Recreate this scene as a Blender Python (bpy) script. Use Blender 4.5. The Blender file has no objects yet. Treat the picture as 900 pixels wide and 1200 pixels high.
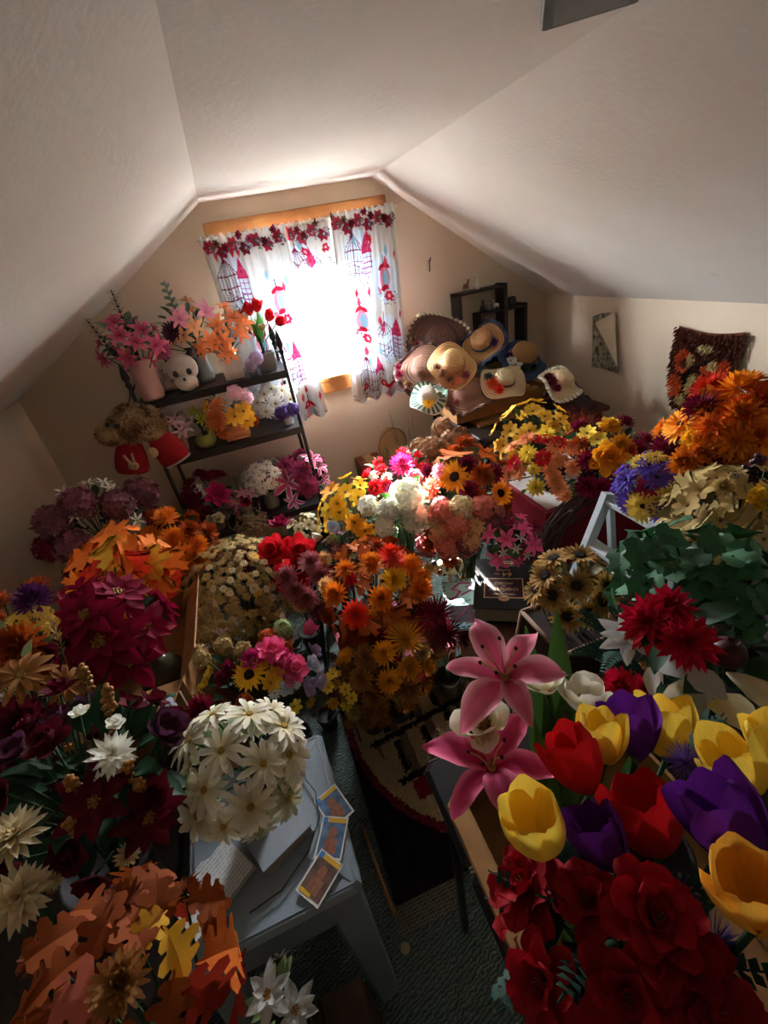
import bpy, math, random
from mathutils import Vector, Matrix, Quaternion, noise

random.seed(7)
SC = bpy.context.scene
COLL = SC.collection
PI = math.pi

# ------------------------------------------------------------------ camera
cam_data = bpy.data.cameras.new('camera')
cam_data.sensor_fit = 'VERTICAL'
cam_data.sensor_height = 36.0
cam_data.lens = 15.775
cam_data.clip_start = 0.01
cam = bpy.data.objects.new('camera', cam_data)
COLL.objects.link(cam)
right = Vector((0.93496987, -0.3171782, -0.15883742))
down = Vector((-0.29242845, -0.43571955, -0.85125441))
fwd = Vector((0.20079078, 0.84234581, -0.50013658))
cam.matrix_world = Matrix(((right.x, -down.x, -fwd.x, 0.0), (right.y, -down.y, -fwd.y, 0.0),
                           (right.z, -down.z, -fwd.z, 1.6), (0, 0, 0, 1)))
SC.camera = cam

# ------------------------------------------------------------------ daylight
world = bpy.data.worlds.new('daylight_sky')
SC.world = world
world.use_nodes = True
wb = world.node_tree.nodes['Background']
wn = world.node_tree.nodes; wl = world.node_tree.links
wtc = wn.new('ShaderNodeTexCoord'); wsp = wn.new('ShaderNodeSeparateXYZ'); wl.new(wtc.outputs['Generated'], wsp.inputs[0])
wmr = wn.new('ShaderNodeMapRange'); wmr.inputs[1].default_value = -.12; wmr.inputs[2].default_value = .02; wl.new(wsp.outputs['Z'], wmr.inputs[0])
wmx = wn.new('ShaderNodeMix'); wmx.data_type = 'RGBA'
wmx.inputs[6].default_value = (0.26, 0.25, 0.23, 1)      # ground outside
wmx.inputs[7].default_value = (0.97, 0.98, 1.0, 1)       # bright overcast sky
wl.new(wmr.outputs[0], wmx.inputs[0]); wl.new(wmx.outputs[2], wb.inputs['Color'])
wb.inputs['Strength'].default_value = 52.0

sun_data = bpy.data.lights.new('sun_offscreen', 'SUN')
sun_data.energy = 40.0
sun_data.angle = math.radians(1.0)
sun_data.color = (1.0, 0.93, 0.82)
sun = bpy.data.objects.new('sun_offscreen', sun_data)
COLL.objects.link(sun)
sun.rotation_euler = Vector((-0.01, -1.05, -0.66)).to_track_quat('-Z', 'Y').to_euler()

def portal(name, loc, sx, sy, direction):
    d = bpy.data.lights.new(name, 'AREA')
    d.shape = 'RECTANGLE'; d.size = sx; d.size_y = sy
    d.cycles.is_portal = True
    o = bpy.data.objects.new(name, d); COLL.objects.link(o)
    o.location = loc; o.rotation_euler = Vector(direction).to_track_quat('-Z', 'Y').to_euler()
portal('window_portal', (0.47, 2.73, 1.39), 0.8, 0.75, (0, -1, 0))

SC.view_settings.view_transform = 'Standard'
SC.view_settings.look = 'None'
SC.view_settings.gamma = 1.0
SC.view_settings.use_curve_mapping = False
SC.view_settings.exposure = 2.3

# ------------------------------------------------------------------ materials
def lin(c):
    return c / 12.92 if c <= 0.04045 else ((c + 0.055) / 1.055) ** 2.4
def rgb(h):
    h = h.lstrip('#')
    return tuple(lin(int(h[i:i + 2], 16) / 255) for i in (0, 2, 4)) + (1.0,)
MATS = {}
def new_mat(name):
    m = bpy.data.materials.new(name); m.use_nodes = True
    nt = m.node_tree
    return m, nt, nt.nodes, nt.links, nt.nodes['Principled BSDF']
def solid(name, hexa, rough=.6, noise_amt=.15, scale=30, metal=0.0, spec=.4, bump=0.0, second=None):
    """paint / ceramic / card: colour broken up by noise"""
    if name in MATS: return MATS[name]
    m, nt, N, L, b = new_mat(name)
    c = rgb(hexa); d = rgb(second) if second else tuple(x * (1 - noise_amt * 2) for x in c[:3]) + (1,)
    tc = N.new('ShaderNodeTexCoord'); no = N.new('ShaderNodeTexNoise')
    no.inputs['Scale'].default_value = scale; no.inputs['Detail'].default_value = 5
    L.new(tc.outputs['Object'], no.inputs['Vector'])
    mx = N.new('ShaderNodeMix'); mx.data_type = 'RGBA'
    mx.inputs[6].default_value = d; mx.inputs[7].default_value = c
    rp = N.new('ShaderNodeMapRange'); rp.inputs[1].default_value = .3; rp.inputs[2].default_value = .65
    L.new(no.outputs['Fac'], rp.inputs[0]); L.new(rp.outputs[0], mx.inputs[0])
    L.new(mx.outputs[2], b.inputs['Base Color'])
    b.inputs['Roughness'].default_value = rough; b.inputs['Metallic'].default_value = metal
    b.inputs['Specular IOR Level'].default_value = spec
    if bump:
        bp = N.new('ShaderNodeBump'); bp.inputs['Strength'].default_value = bump; bp.inputs['Distance'].default_value = .01
        L.new(no.outputs['Fac'], bp.inputs['Height']); L.new(bp.outputs[0], b.inputs['Normal'])
    MATS[name] = m
    return m
def fabric(name, base, tip=None, edge=None, trans=.22, var=.22, rough=.75, two_tone=False):
    """silk petal / leaf: colour runs from the base (v=0) to the tip (v=1) of each petal"""
    if name in MATS: return MATS[name]
    m, nt, N, L, b = new_mat(name)
    cb = rgb(base); ct = rgb(tip or base)
    if not two_tone: cb = tuple(a * .3 + b * .7 for a, b in zip(cb, ct))      # dyed in one colour
    uv = N.new('ShaderNodeUVMap'); uv.uv_map = 'uv'
    sp = N.new('ShaderNodeSeparateXYZ'); L.new(uv.outputs[0], sp.inputs[0])
    mx = N.new('ShaderNodeMix'); mx.data_type = 'RGBA'
    mx.inputs[6].default_value = cb; mx.inputs[7].default_value = ct
    L.new(sp.outputs['Y'], mx.inputs[0])
    col = mx.outputs[2]
    if edge:
        a = N.new('ShaderNodeMath'); a.operation = 'SUBTRACT'; a.inputs[1].default_value = .5; L.new(sp.outputs['X'], a.inputs[0])
        a2 = N.new('ShaderNodeMath'); a2.operation = 'ABSOLUTE'; L.new(a.outputs[0], a2.inputs[0])
        mr = N.new('ShaderNodeMapRange'); mr.inputs[1].default_value = .22; mr.inputs[2].default_value = .48; L.new(a2.outputs[0], mr.inputs[0])
        m2 = N.new('ShaderNodeMix'); m2.data_type = 'RGBA'; m2.inputs[7].default_value = rgb(edge)
        L.new(col, m2.inputs[6]); L.new(mr.outputs[0], m2.inputs[0]); col = m2.outputs[2]
    # fibres running along the petal and a different tone for every bloom
    mp = N.new('ShaderNodeMapping'); mp.inputs['Scale'].default_value = (14, 2, 1); L.new(uv.outputs[0], mp.inputs[0])
    no = N.new('ShaderNodeTexNoise'); no.inputs['Scale'].default_value = 1.5; no.inputs['Detail'].default_value = 3; L.new(mp.outputs[0], no.inputs['Vector'])
    oi = N.new('ShaderNodeObjectInfo')
    ad = N.new('ShaderNodeMath'); ad.operation = 'ADD'; L.new(no.outputs['Fac'], ad.inputs[0]); L.new(oi.outputs['Random'], ad.inputs[1])
    mr2 = N.new('ShaderNodeMapRange'); mr2.inputs[1].default_value = .2; mr2.inputs[2].default_value = 1.7
    mr2.inputs[3].default_value = 1 - var * .9; mr2.inputs[4].default_value = 1 + var * 1.3; L.new(ad.outputs[0], mr2.inputs[0])
    hs = N.new('ShaderNodeHueSaturation'); L.new(col, hs.inputs['Color']); L.new(mr2.outputs[0], hs.inputs['Value'])
    L.new(hs.outputs[0], b.inputs['Base Color'])
    b.inputs['Roughness'].default_value = rough; b.inputs['Specular IOR Level'].default_value = .2
    bp = N.new('ShaderNodeBump'); bp.inputs['Strength'].default_value = .25; bp.inputs['Distance'].default_value = .002
    L.new(no.outputs['Fac'], bp.inputs['Height']); L.new(bp.outputs[0], b.inputs['Normal'])
    if trans:
        tr = N.new('ShaderNodeBsdfTranslucent'); L.new(hs.outputs[0], tr.inputs[0])
        ms = N.new('ShaderNodeMixShader'); ms.inputs[0].default_value = trans
        L.new(b.outputs[0], ms.inputs[1]); L.new(tr.outputs[0], ms.inputs[2])
        L.new(ms.outputs[0], N['Material Output'].inputs['Surface'])
    MATS[name] = m
    return m

# petal colours: (base, tip, edge)
COL = {
 'mauve': ('5c3640', '8a5660'), 'wine': ('5a0f2a', '86193c'), 'white': ('dfe0c8', 'f6f4ee'), 'ivory': ('c9bd86', 'f3eee0'), 'cream': ('d5bd7c', 'f0e4c2'),
 'orange': ('b8480e', 'ea8a24'), 'rust': ('7a2a10', 'b5521c'), 'amber': ('e0901c', 'f0bc3c'), 'flame': ('d8421a', 'f5862e'), 'scarlet': ('b81616', 'ee4326'),
 'crimson': ('50041a', '8a0c30'), 'plum': ('36103a', '5c2458'), 'butter': ('d8a830', 'f0d468'), 'gold': ('b87810', 'e0a830'), 'bronze': ('6a3c1c', 'a8743e'),
 'maroon': ('3e0812', '641422'), 'plumdark': ('38182c', '5e3048'), 'tan': ('8a6e40', 'b89c66'), 'goldberry': ('8a5a20', 'd8a45a'), 'pink': ('d05078', 'f0a0b4'),
 'iceblue': ('b8c8e0', 'e6ecf6'), 'orangeleaf': ('a03e10', 'd06a22'), 'salmonleaf': ('b85040', 'd87862'), 'redleaf': ('7c1c12', 'a83420'), 'brownleaf': ('6a2a0c', '96481a'),
 'silver': ('948e84', 'd0ccc4'), 'goldstraw': ('b8822a', 'e8bc54'), 'straw': ('94743c', 'cdb070'), 'red': ('9c0c14', 'd82430'), 'dustyrose': ('70303a', 'b2666a'),
 'wheatpeach': ('c07a34', 'ecc088'), 'yolk': ('e09810', 'f8c832'), 'rustleaf': ('7a2c12', 'c8682c'), 'goldmum': ('a86408', 'e8a424'), 'yellow': ('d8a81c', 'f4d850'),
 'hotpink': ('c01c54', 'f06a98'), 'magenta': ('8c1044', 'd03078'), 'paleblue': ('b8c4dc', 'eef2fa'), 'lavender': ('8a7098', 'c8b4d4'), 'sage': ('5c7048', '9cac74'),
 'sagecream': ('a8a070', 'e4dcb8'), 'amberflower': ('cc6808', 'f8a828'), 'orchid': ('8c2a94', 'd070d8'), 'driedbrown': ('5c3c28', '9c7656'), 'salmon': ('b84438', 'e88a74'),
 'peach': ('cc7a40', 'f0b884'), 'peachorange': ('c85a28', 'f09a62'), 'goldflower': ('b07410', 'e4b03a'), 'redorange': ('a82410', 'e05a24'), 'violetblue': ('30206c', '6a50b8'),
 'magentadark': ('6c1030', 'a82850'), 'strawleaf': ('7c6438', 'c0a668'), 'grape': ('2c1828', '5c3c54'), 'ivy': ('17321c', '3c6a44'), 'crimsonred': ('7c0418', 'c41434'),
 'frost': ('b4b4b0', 'f0f2f6'), 'pomegranate': ('30080e', '4c141c'), 'antique': ('5c3410', 'cfa45a'), 'lilypink': ('c02858', 'f082a0', 'f6b0bc'), 'lilydeep': ('a81448', 'dc4c7c', 'ea7a9a'),
 'tulipred': ('900810', 'cc1a20'), 'tulipyellow': ('c89a18', 'f2d050'), 'tulippurple': ('30084c', '6c2488'), 'tulipamber': ('b87414', 'ecb040'), 'deepred': ('64030c', 'a00c1a'),
 'violetdark': ('2c1848', '5c4484'), 'fuchsia': ('a82c54', 'e87c98'), 'eucalypt': ('2c3430', '4c5a50'), 'orchidpink': ('a8386c', 'd878a0'), 'orangelily': ('c85818', 'f0905c'),
 'palepink': ('b88494', 'ecc8d4'), 'orangedusk': ('b05024', 'e08a50'), 'stargazer': ('a02850', 'c85080', 'f4e0e4'), 'burgmauve': ('5c1030', '9c3c60'), 'yellowgreen': ('6c7424', 'a8a848'),
 'rustdark': ('4a1c0a', '7c3814'), 'green': ('24441c', '4c7434'), 'dkgreen': ('14281a', '2f4c30'), 'olivedry': ('4c4424', '7c7040'), 'greygreen': ('3c4c40', '78887a'), 'brightgreen': ('2c7424', '64b048'), 'pine': ('10241c', '2a483a'),
}
def petal_mat(col):
    c = COL[col]
    leafy = col in ('green', 'dkgreen', 'olivedry', 'greygreen', 'ivy', 'pine', 'brightgreen')
    return fabric('silk_' + col, c[0], c[1], c[2] if len(c) > 2 else None, trans=.12 if leafy else .25, rough=.55 if leafy else .78,
                  two_tone=col in ('ivory', 'cream', 'white', 'lilypink', 'lilydeep', 'stargazer', 'antique', 'sagecream', 'paleblue', 'frost', 'fuchsia'))

POTM = {
 'dark': ('2a2422', .6), 'wicker': ('8a6236', .8), 'terracotta': ('8a4a2c', .8), 'glassdark': ('2c3430', .15), 'glass': ('a8b0b0', .12), 'whiteceramic': ('dcd8cc', .3),
 'greyceramic': ('8c8880', .4), 'pinkceramic': ('c89a92', .35), 'peachceramic': ('d89a6c', .35), 'silvercup': ('b4b4b4', .25), 'greenceramic': ('8c9a4c', .3), 'green': ('2c5424', .6),
}
def pot_mat(k): return solid('pot_' + k, POTM[k][0], rough=POTM[k][1], scale=18, noise_amt=.1)

# ------------------------------------------------------------------ mesh helpers
class MB:
    def __init__(s): s.v = []; s.f = []; s.uv = []; s.m = []
    def add(s, verts, faces, uvs=None, mi=0, mat=None):
        o = len(s.v)
        if mat is not None: verts = [mat @ Vector(p) for p in verts]
        s.v += [tuple(p) for p in verts]; s.uv += uvs if uvs else [(0.5, 0.5)] * len(verts)
        s.f += [tuple(i + o for i in f) for f in faces]; s.m += [mi] * len(faces)
        return s
    def mesh(s, name, mats, smooth=True):
        me = bpy.data.meshes.new(name); me.from_pydata(s.v, [], s.f)
        ul = me.uv_layers.new(name='uv')
        buf = [0.0] * (2 * len(me.loops)); vi = [0] * len(me.loops); me.loops.foreach_get('vertex_index', vi)
        for k, i in enumerate(vi): buf[2 * k], buf[2 * k + 1] = s.uv[i]
        ul.data.foreach_set('uv', buf)
        for mt in mats: me.materials.append(mt)
        me.polygons.foreach_set('material_index', s.m)
        me.polygons.foreach_set('use_smooth', [smooth] * len(s.f))
        me.update(); return me
    def obj(s, name, mats, parent=None, loc=(0, 0, 0), smooth=True):
        return link(name, s.mesh(name, mats if isinstance(mats, (list, tuple)) else [mats], smooth), parent, loc)
def link(name, me, parent=None, loc=(0, 0, 0), rot=None, scale=None):
    o = bpy.data.objects.new(name, me); COLL.objects.link(o); o.parent = parent; o.location = loc
    if rot is not None: o.rotation_mode = 'QUATERNION'; o.rotation_quaternion = rot
    if scale is not None: o.scale = (scale,) * 3 if not isinstance(scale, (tuple, list)) else scale
    return o
def tag(o, label, cat, group=None):
    o['label'] = label; o['category'] = cat
    if group: o['group'] = group
    return o
def struct(o): o['kind'] = 'structure'; return o
def stuff(o): o['kind'] = 'stuff'; return o
def empty(name, loc, label, cat, group=None, rz=0.0):
    o = bpy.data.objects.new(name, None); COLL.objects.link(o); o.location = loc; o.empty_display_size = .05
    o.rotation_euler = (0, 0, rz)
    return tag(o, label, cat, group)

def box(mb, c, s, mi=0, mat=None, bevel=0.0):
    x, y, z = c; a, b, d = s[0] / 2, s[1] / 2, s[2] / 2
    if bevel <= 0:
        v = [(x + i * a, y + j * b, z + k * d) for i in (-1, 1) for j in (-1, 1) for k in (-1, 1)]
        f = [(0, 1, 3, 2), (4, 6, 7, 5), (0, 4, 5, 1), (2, 3, 7, 6), (0, 2, 6, 4), (1, 5, 7, 3)]
        mb.add(v, f, None, mi, mat); return mb
    # chamfered box: an octagonal profile in plan, chamfered top and bottom
    e = min(bevel, a * .9, b * .9, d * .9)
    def ring(in_, zz):
        A, B = a - in_, b - in_
        return [(x + px, y + py, zz) for px, py in ((A, -B + e), (A, B - e), (A - e, B), (-A + e, B), (-A, B - e), (-A, -B + e), (-A + e, -B), (A - e, -B))]
    rs = [ring(e * .7, z - d), ring(0, z - d + e), ring(0, z + d - e), ring(e * .7, z + d)]
    v = [p for r in rs for p in r]; f = [tuple(range(7, -1, -1)), tuple(range(24, 32))]
    for r in range(3):
        for i in range(8): f.append((r * 8 + i, r * 8 + (i + 1) % 8, r * 8 + 8 + (i + 1) % 8, r * 8 + 8 + i))
    mb.add(v, f, None, mi, mat); return mb
def tube(mb, pts, rad, sides=6, mi=0, mat=None, caps=True):
    pts = [Vector(p) for p in pts]; n = len(pts)
    rads = rad if isinstance(rad, (list, tuple)) else [rad] * n
    v = []; u = []
    ref = None
    for i, p in enumerate(pts):
        d = (pts[min(i + 1, n - 1)] - pts[max(i - 1, 0)])
        d = d.normalized() if d.length > 1e-9 else Vector((0, 0, 1))
        if ref is None: ref = d.orthogonal().normalized()
        ref = (ref - d * ref.dot(d)); ref = ref.normalized() if ref.length > 1e-6 else d.orthogonal().normalized()
        b = d.cross(ref)
        for k in range(sides):
            a = 2 * PI * k / sides
            v.append(p + (ref * math.cos(a) + b * math.sin(a)) * rads[i]); u.append((k / sides, i / max(1, n - 1)))
    f = [(i * sides + k, i * sides + (k + 1) % sides, (i + 1) * sides + (k + 1) % sides, (i + 1) * sides + k) for i in range(n - 1) for k in range(sides)]
    if caps: f += [tuple(range(sides - 1, -1, -1)), tuple((n - 1) * sides + k for k in range(sides))]
    return mb.add(v, f, u, mi, mat)
def lathe(mb, prof, seg=20, mi=0, mat=None, wave=None, uvk=None):
    """prof: (radius, z) from bottom to top; wave(angle, radius, z) -> (dr, dz)"""
    v = []; u = []
    for j, (r, z) in enumerate(prof):
        for k in range(seg):
            a = 2 * PI * k / seg; dr, dz = wave(a, r, z) if wave else (0, 0)
            v.append(((r + dr) * math.cos(a), (r + dr) * math.sin(a), z + dz)); u.append((k / seg, j / (len(prof) - 1)))
    f = [(j * seg + k, j * seg + (k + 1) % seg, (j + 1) * seg + (k + 1) % seg, (j + 1) * seg + k) for j in range(len(prof) - 1) for k in range(seg)]
    return mb.add(v, f, u, mi, mat)
def ball(mb, c, r, mi=0, mat=None, seg=8, rings=6, wob=0.0):
    rr = r if isinstance(r, (tuple, list)) else (r, r, r)
    v = [(c[0], c[1], c[2] - rr[2])]; u = [(.5, 0)]
    for j in range(1, rings):
        t = -PI / 2 + PI * j / rings
        for k in range(seg):
            a = 2 * PI * k / seg; w = 1 + wob * (random.random() - .5)
            v.append((c[0] + rr[0] * math.cos(t) * math.cos(a) * w, c[1] + rr[1] * math.cos(t) * math.sin(a) * w, c[2] + rr[2] * math.sin(t) * w)); u.append((k / seg, j / rings))
    v.append((c[0], c[1], c[2] + rr[2])); u.append((.5, 1)); T = len(v) - 1
    f = [(0, 1 + (k + 1) % seg, 1 + k) for k in range(seg)] + [(T, 1 + (rings - 2) * seg + k, 1 + (rings - 2) * seg + (k + 1) % seg) for k in range(seg)]
    f += [(1 + j * seg + k, 1 + j * seg + (k + 1) % seg, 1 + (j + 1) * seg + (k + 1) % seg, 1 + (j + 1) * seg + k) for j in range(rings - 2) for k in range(seg)]
    return mb.add(v, f, u, mi, mat)
def zrot(n, spin=0.0):
    return Vector((0, 0, 1)).rotation_difference(Vector(n).normalized()) @ Quaternion((0, 0, 1), spin)

# ------------------------------------------------------------------ petals, leaves and blooms
SHAPE = {
 'strap': [(0, .35), (.2, .62), (.6, 1), (.85, .88), (1, .3)], 'round': [(0, .25), (.3, .7), (.65, 1), (.88, .85), (1, .4)], 'point': [(0, .3), (.3, .85), (.5, 1), (.8, .55), (1, .03)],
 'lance': [(0, .3), (.25, .75), (.45, 1), (.65, .92), (.85, .5), (1, .03)], 'needle': [(0, .6), (.5, 1), (.9, .75), (1, .2)], 'oval': [(0, .1), (.25, .8), (.5, 1), (.8, .6), (1, .03)], 'blade': [(0, .7), (.3, 1), (.7, .8), (1, .04)],
 'tulip': [(0, .3), (.25, .85), (.55, 1), (.8, .8), (1, .12)], 'cup': [(0, .3), (.22, .82), (.5, 1), (.78, .92), (.93, .62), (1, .22)],
}
def interp(tab, v):
    for (a, x), (b, y) in zip(tab, tab[1:]):
        if v <= b: return x + (y - x) * (v - a) / (b - a)
    return tab[-1][1]
def petal(L, W, shape, a0, a1, cup=0.0, nu=2, nv=4, ruffle=0.0, r0=0.0, z0=0.0, ph=0.0, edge_curl=0.0):
    """grid petal: leaves the axis at r0, starts at slope a0 and bends by a1 towards its tip"""
    v = []; u = []; x = r0; z = z0; pa = a0; pw = .5 if shape in ('tulip', 'cup') else 1.0
    for j in range(nv + 1):
        t = j / nv
        if j:
            am = a0 + a1 * ((t - .5 / nv) ** pw); x += math.cos(am) * L / nv; z += math.sin(am) * L / nv
        pa = a0 + a1 * t ** pw; w = W * .5 * interp(SHAPE[shape], t)
        nx, nz = -math.sin(pa), math.cos(pa)
        for i in range(nu + 1):
            s = 2 * i / nu - 1
            h = cup * w * s * s + ruffle * L * abs(s) * math.sin(t * 9 + s * 2 + ph) * t + edge_curl * w * abs(s) ** 3
            v.append((x + nx * h, s * w, z + nz * h)); u.append(((s + 1) / 2, t))
    f = [(j * (nu + 1) + i, j * (nu + 1) + i + 1, (j + 1) * (nu + 1) + i + 1, (j + 1) * (nu + 1) + i) for j in range(nv) for i in range(nu)]
    return v, f, u
def R3(a): return Matrix.Rotation(a, 4, 'Z')
# ring: (count, r0, length, width, shape, a0, a1, cup, nu, nv, ruffle, z0)
RINGS = {
 'daisy': [(12, .08, .92, .26, 'strap', .12, -.55, .3, 2, 4, .015, .0), (10, .07, .78, .25, 'strap', .42, -.7, .3, 2, 4, .015, .03)],
 'gerbera': [(20, .14, .86, .21, 'strap', .1, -.2, .3, 2, 3, 0, 0), (18, .12, .74, .2, 'strap', .36, -.3, .3, 2, 3, 0, .03), (14, .1, .5, .16, 'strap', .8, -.3, .2, 1, 2, 0, .05)],
 'sunflower': [(18, .2, .8, .23, 'point', .1, -.1, .3, 2, 3, 0, 0), (17, .2, .68, .22, 'point', .4, -.3, .3, 2, 3, 0, .03)],
 'mum': [(17, .1, .86, .2, 'strap', -.35, .7, .5, 1, 3, 0, 0), (19, .1, .88, .2, 'strap', .0, .75, .5, 1, 3, 0, .05), (18, .1, .82, .2, 'strap', .28, .8, .5, 1, 3, 0, .1), (16, .08, .75, .2, 'strap', .52, .85, .5, 1, 3, 0, .14), (13, .06, .66, .19, 'strap', .76, .9, .5, 1, 3, 0, .17), (10, .05, .58, .18, 'strap', 1.0, .85, .5, 1, 3, 0, .19), (6, .02, .52, .16, 'strap', 1.25, .6, .5, 1, 3, 0, .2)],
 'spider': [(24, .08, .92, .07, 'needle', .0, .25, .3, 1, 3, 0, 0), (24, .08, .88, .07, 'needle', .3, .25, .3, 1, 3, 0, .04), (20, .06, .8, .07, 'needle', .6, .3, .3, 1, 3, 0, .08), (14, .05, .66, .07, 'needle', .9, .3, .3, 1, 3, 0, .1), (8, .03, .5, .07, 'needle', 1.2, .3, .3, 1, 3, 0, .12)],
 'dahlia': [(13, .08, .92, .31, 'point', -.2, .2, .5, 2, 3, 0, 0), (13, .08, .9, .3, 'point', .08, .25, .5, 2, 3, 0, .05), (12, .08, .8, .29, 'point', .32, .3, .5, 2, 3, 0, .08), (10, .07, .66, .27, 'point', .6, .35, .5, 2, 3, 0, .12), (7, .05, .52, .24, 'point', .85, .3, .5, 2, 3, 0, .14), (5, .03, .38, .2, 'point', 1.15, .3, .5, 2, 2, 0, .18)],
 'zinnia': [(12, .12, .86, .34, 'round', .05, -.1, .2, 2, 3, .0, 0), (10, .1, .62, .3, 'round', .35, -.1, .2, 2, 3, 0, .08), (7, .08, .4, .24, 'round', .65, -.1, .2, 2, 2, 0, .14)],
 'peony': [(7, .05, .95, .62, 'round', .05, .5, .35, 3, 4, .05, 0), (7, .05, .85, .58, 'round', .4, .6, .4, 3, 4, .07, .04), (6, .04, .74, .5, 'round', .75, .7, .45, 3, 4, .08, .08), (5, .03, .62, .44, 'round', 1.05, .7, .5, 3, 4, .09, .1), (4, .02, .5, .36, 'round', 1.3, .5, .5, 3, 3, .09, .12)],
 'rose': [(5, .04, .9, .8, 'round', .1, .5, .4, 3, 4, .02, 0), (5, .04, .78, .72, 'round', .55, .9, .5, 3, 4, .02, .03), (5, .03, .68, .6, 'round', .9, .9, .6, 3, 4, .02, .05), (4, .02, .58, .5, 'round', 1.2, .7, .7, 3, 4, .02, .06)],
 'lily': [(3, .05, 1.05, .44, 'lance', .95, -1.3, .25, 2, 5, .03, 0), (3, .05, 1.0, .36, 'lance', .9, -1.35, .25, 2, 5, .03, .01)],
 'biglily': [(3, .06, 1.1, .5, 'lance', 1.0, -1.6, .3, 8, 16, .055, 0), (3, .06, 1.05, .4, 'lance', .95, -1.65, .3, 8, 16, .055, .01)],
 'tulip': [(3, .03, 1.5, 1.0, 'tulip', .2, 1.5, .55, 4, 6, 0, 0), (3, .02, 1.45, .95, 'tulip', .3, 1.4, .55, 4, 6, 0, .02)],
 'bigtulip': [(3, .05, 1.9, 1.2, 'cup', .1, 1.55, .5, 8, 12, .03, -.8), (3, .04, 1.8, 1.15, 'cup', .22, 1.5, .5, 8, 12, .02, -.78)],
 'star': [(6, .06, .94, .3, 'point', .3, -.35, .3, 2, 3, 0, 0)],
 'poinsettia': [(6, .05, .98, .46, 'point', .0, .05, .25, 4, 6, .025, 0), (5, .05, .78, .4, 'point', .25, -.1, .25, 4, 6, .025, .05), (5, .04, .5, .28, 'point', .55, -.2, .25, 3, 4, .02, .08)],
 'cosmos': [(7, .08, .92, .6, 'round', .28, -.2, .12, 2, 3, .03, 0)],
 'magnolia': [(4, .05, 1.0, .8, 'round', .35, .65, .5, 6, 8, .02, 0), (4, .05, .92, .74, 'round', .6, .75, .55, 6, 8, .02, .02)],
 'amaryllis': [(5, .05, 1.0, .7, 'round', .3, -.3, .2, 8, 10, .10, 0), (5, .05, .9, .66, 'round', .65, -.4, .25, 8, 10, .12, .02), (5, .04, .72, .56, 'round', 1.0, -.3, .3, 8, 8, .13, .03), (4, .03, .5, .45, 'round', 1.25, -.1, .4, 6, 6, .14, .04)],
 'rosette': [(8, .05, .9, .3, 'point', .35, .4, .5, 2, 3, 0, 0), (6, .04, .6, .26, 'point', .8, .4, .5, 2, 3, 0, .05)],
}
CENTRE = {  # radius, height, colour
 'daisy': (.14, .1, 'daisycore'), 'gerbera': (.16, .1, 'darkcore'), 'sunflower': (.29, .14, 'seedcore'), 'zinnia': (.14, .2, 'yellowcore'), 'cosmos': (.14, .1, 'ochrecore'), 'star': (.1, .08, 'yellowcore'),
}
solid('daisycore', '#b8923c', .9, bump=.5, scale=200); solid('darkcore', '#2c1a12', .9, bump=.5, scale=200); solid('seedcore', '#3c2a1a', .95, bump=.8, scale=260)
solid('yellowcore', '#c89a28', .9, bump=.5, scale=200); solid('ochrecore', '#9a6a24', .9, bump=.5, scale=200); solid('greencore', '#5a6a38', .8)
solid('goldberry', '#b8823c', .35, second='#7c4c1c', scale=60); solid('stamen', '#d8b470', .7); solid('anther', '#3a1c14', .8); solid('greycore', '#6a5c40', .95, bump=.6, scale=220)
BARE = {'maple', 'oak', 'ivy', 'bigleaf', 'eucalyptus', 'berries', 'spike', 'wheat', 'hydrangea', 'fruit'}

def outline_leaf(pts, bend=.25, fold=.12):
    """flat outline (x along the leaf 0..1, y across) meshed as strips from the midrib, then bent"""
    xs = [i / 14 for i in range(15)]
    v = []; u = []; f = []
    up = pts
    n = len(up)
    for side in (1, -1):
        o = len(v)
        for (x, y) in up:
            mx = x * .86 + .05
            for q in (0, .5, 1):
                X = mx + (x - mx) * q; Y = y * q * side
                v.append((X, Y, fold * abs(Y) - bend * X * X + .05 * math.sin(X * 12) * abs(Y))); u.append((.5 + Y * .5, X))
        for i in range(n - 1):
            for q in range(2):
                a = o + i * 3 + q; b = o + (i + 1) * 3 + q
                f.append((a, b, b + 1, a + 1) if side < 0 else (a, a + 1, b + 1, b))
    return v, f, u
MAPLE = [(0, 0), (.02, .03), (.06, .2), (.0, .32), (.14, .36), (.1, .46), (.26, .42), (.34, .3), (.38, .36), (.42, .58), (.52, .5), (.62, .56), (.58, .38), (.54, .22), (.62, .2), (.7, .3), (.76, .2), (.88, .16), (.9, .06), (1, 0)]
OAK = [(0, 0), (.04, .02), (.14, .03), (.15, .2), (.22, .3), (.31, .27), (.33, .16), (.38, .17), (.39, .36), (.47, .46), (.57, .4), (.59, .22), (.64, .2), (.68, .34), (.76, .36), (.81, .26), (.82, .17), (.88, .17), (.95, .14), (1, 0)]
IVY = [(0, 0), (-.06, .1), (-.1, .26), (.04, .4), (.2, .46), (.3, .34), (.42, .32), (.56, .4), (.64, .28), (.74, .16), (.88, .08), (1, 0)]
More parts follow.
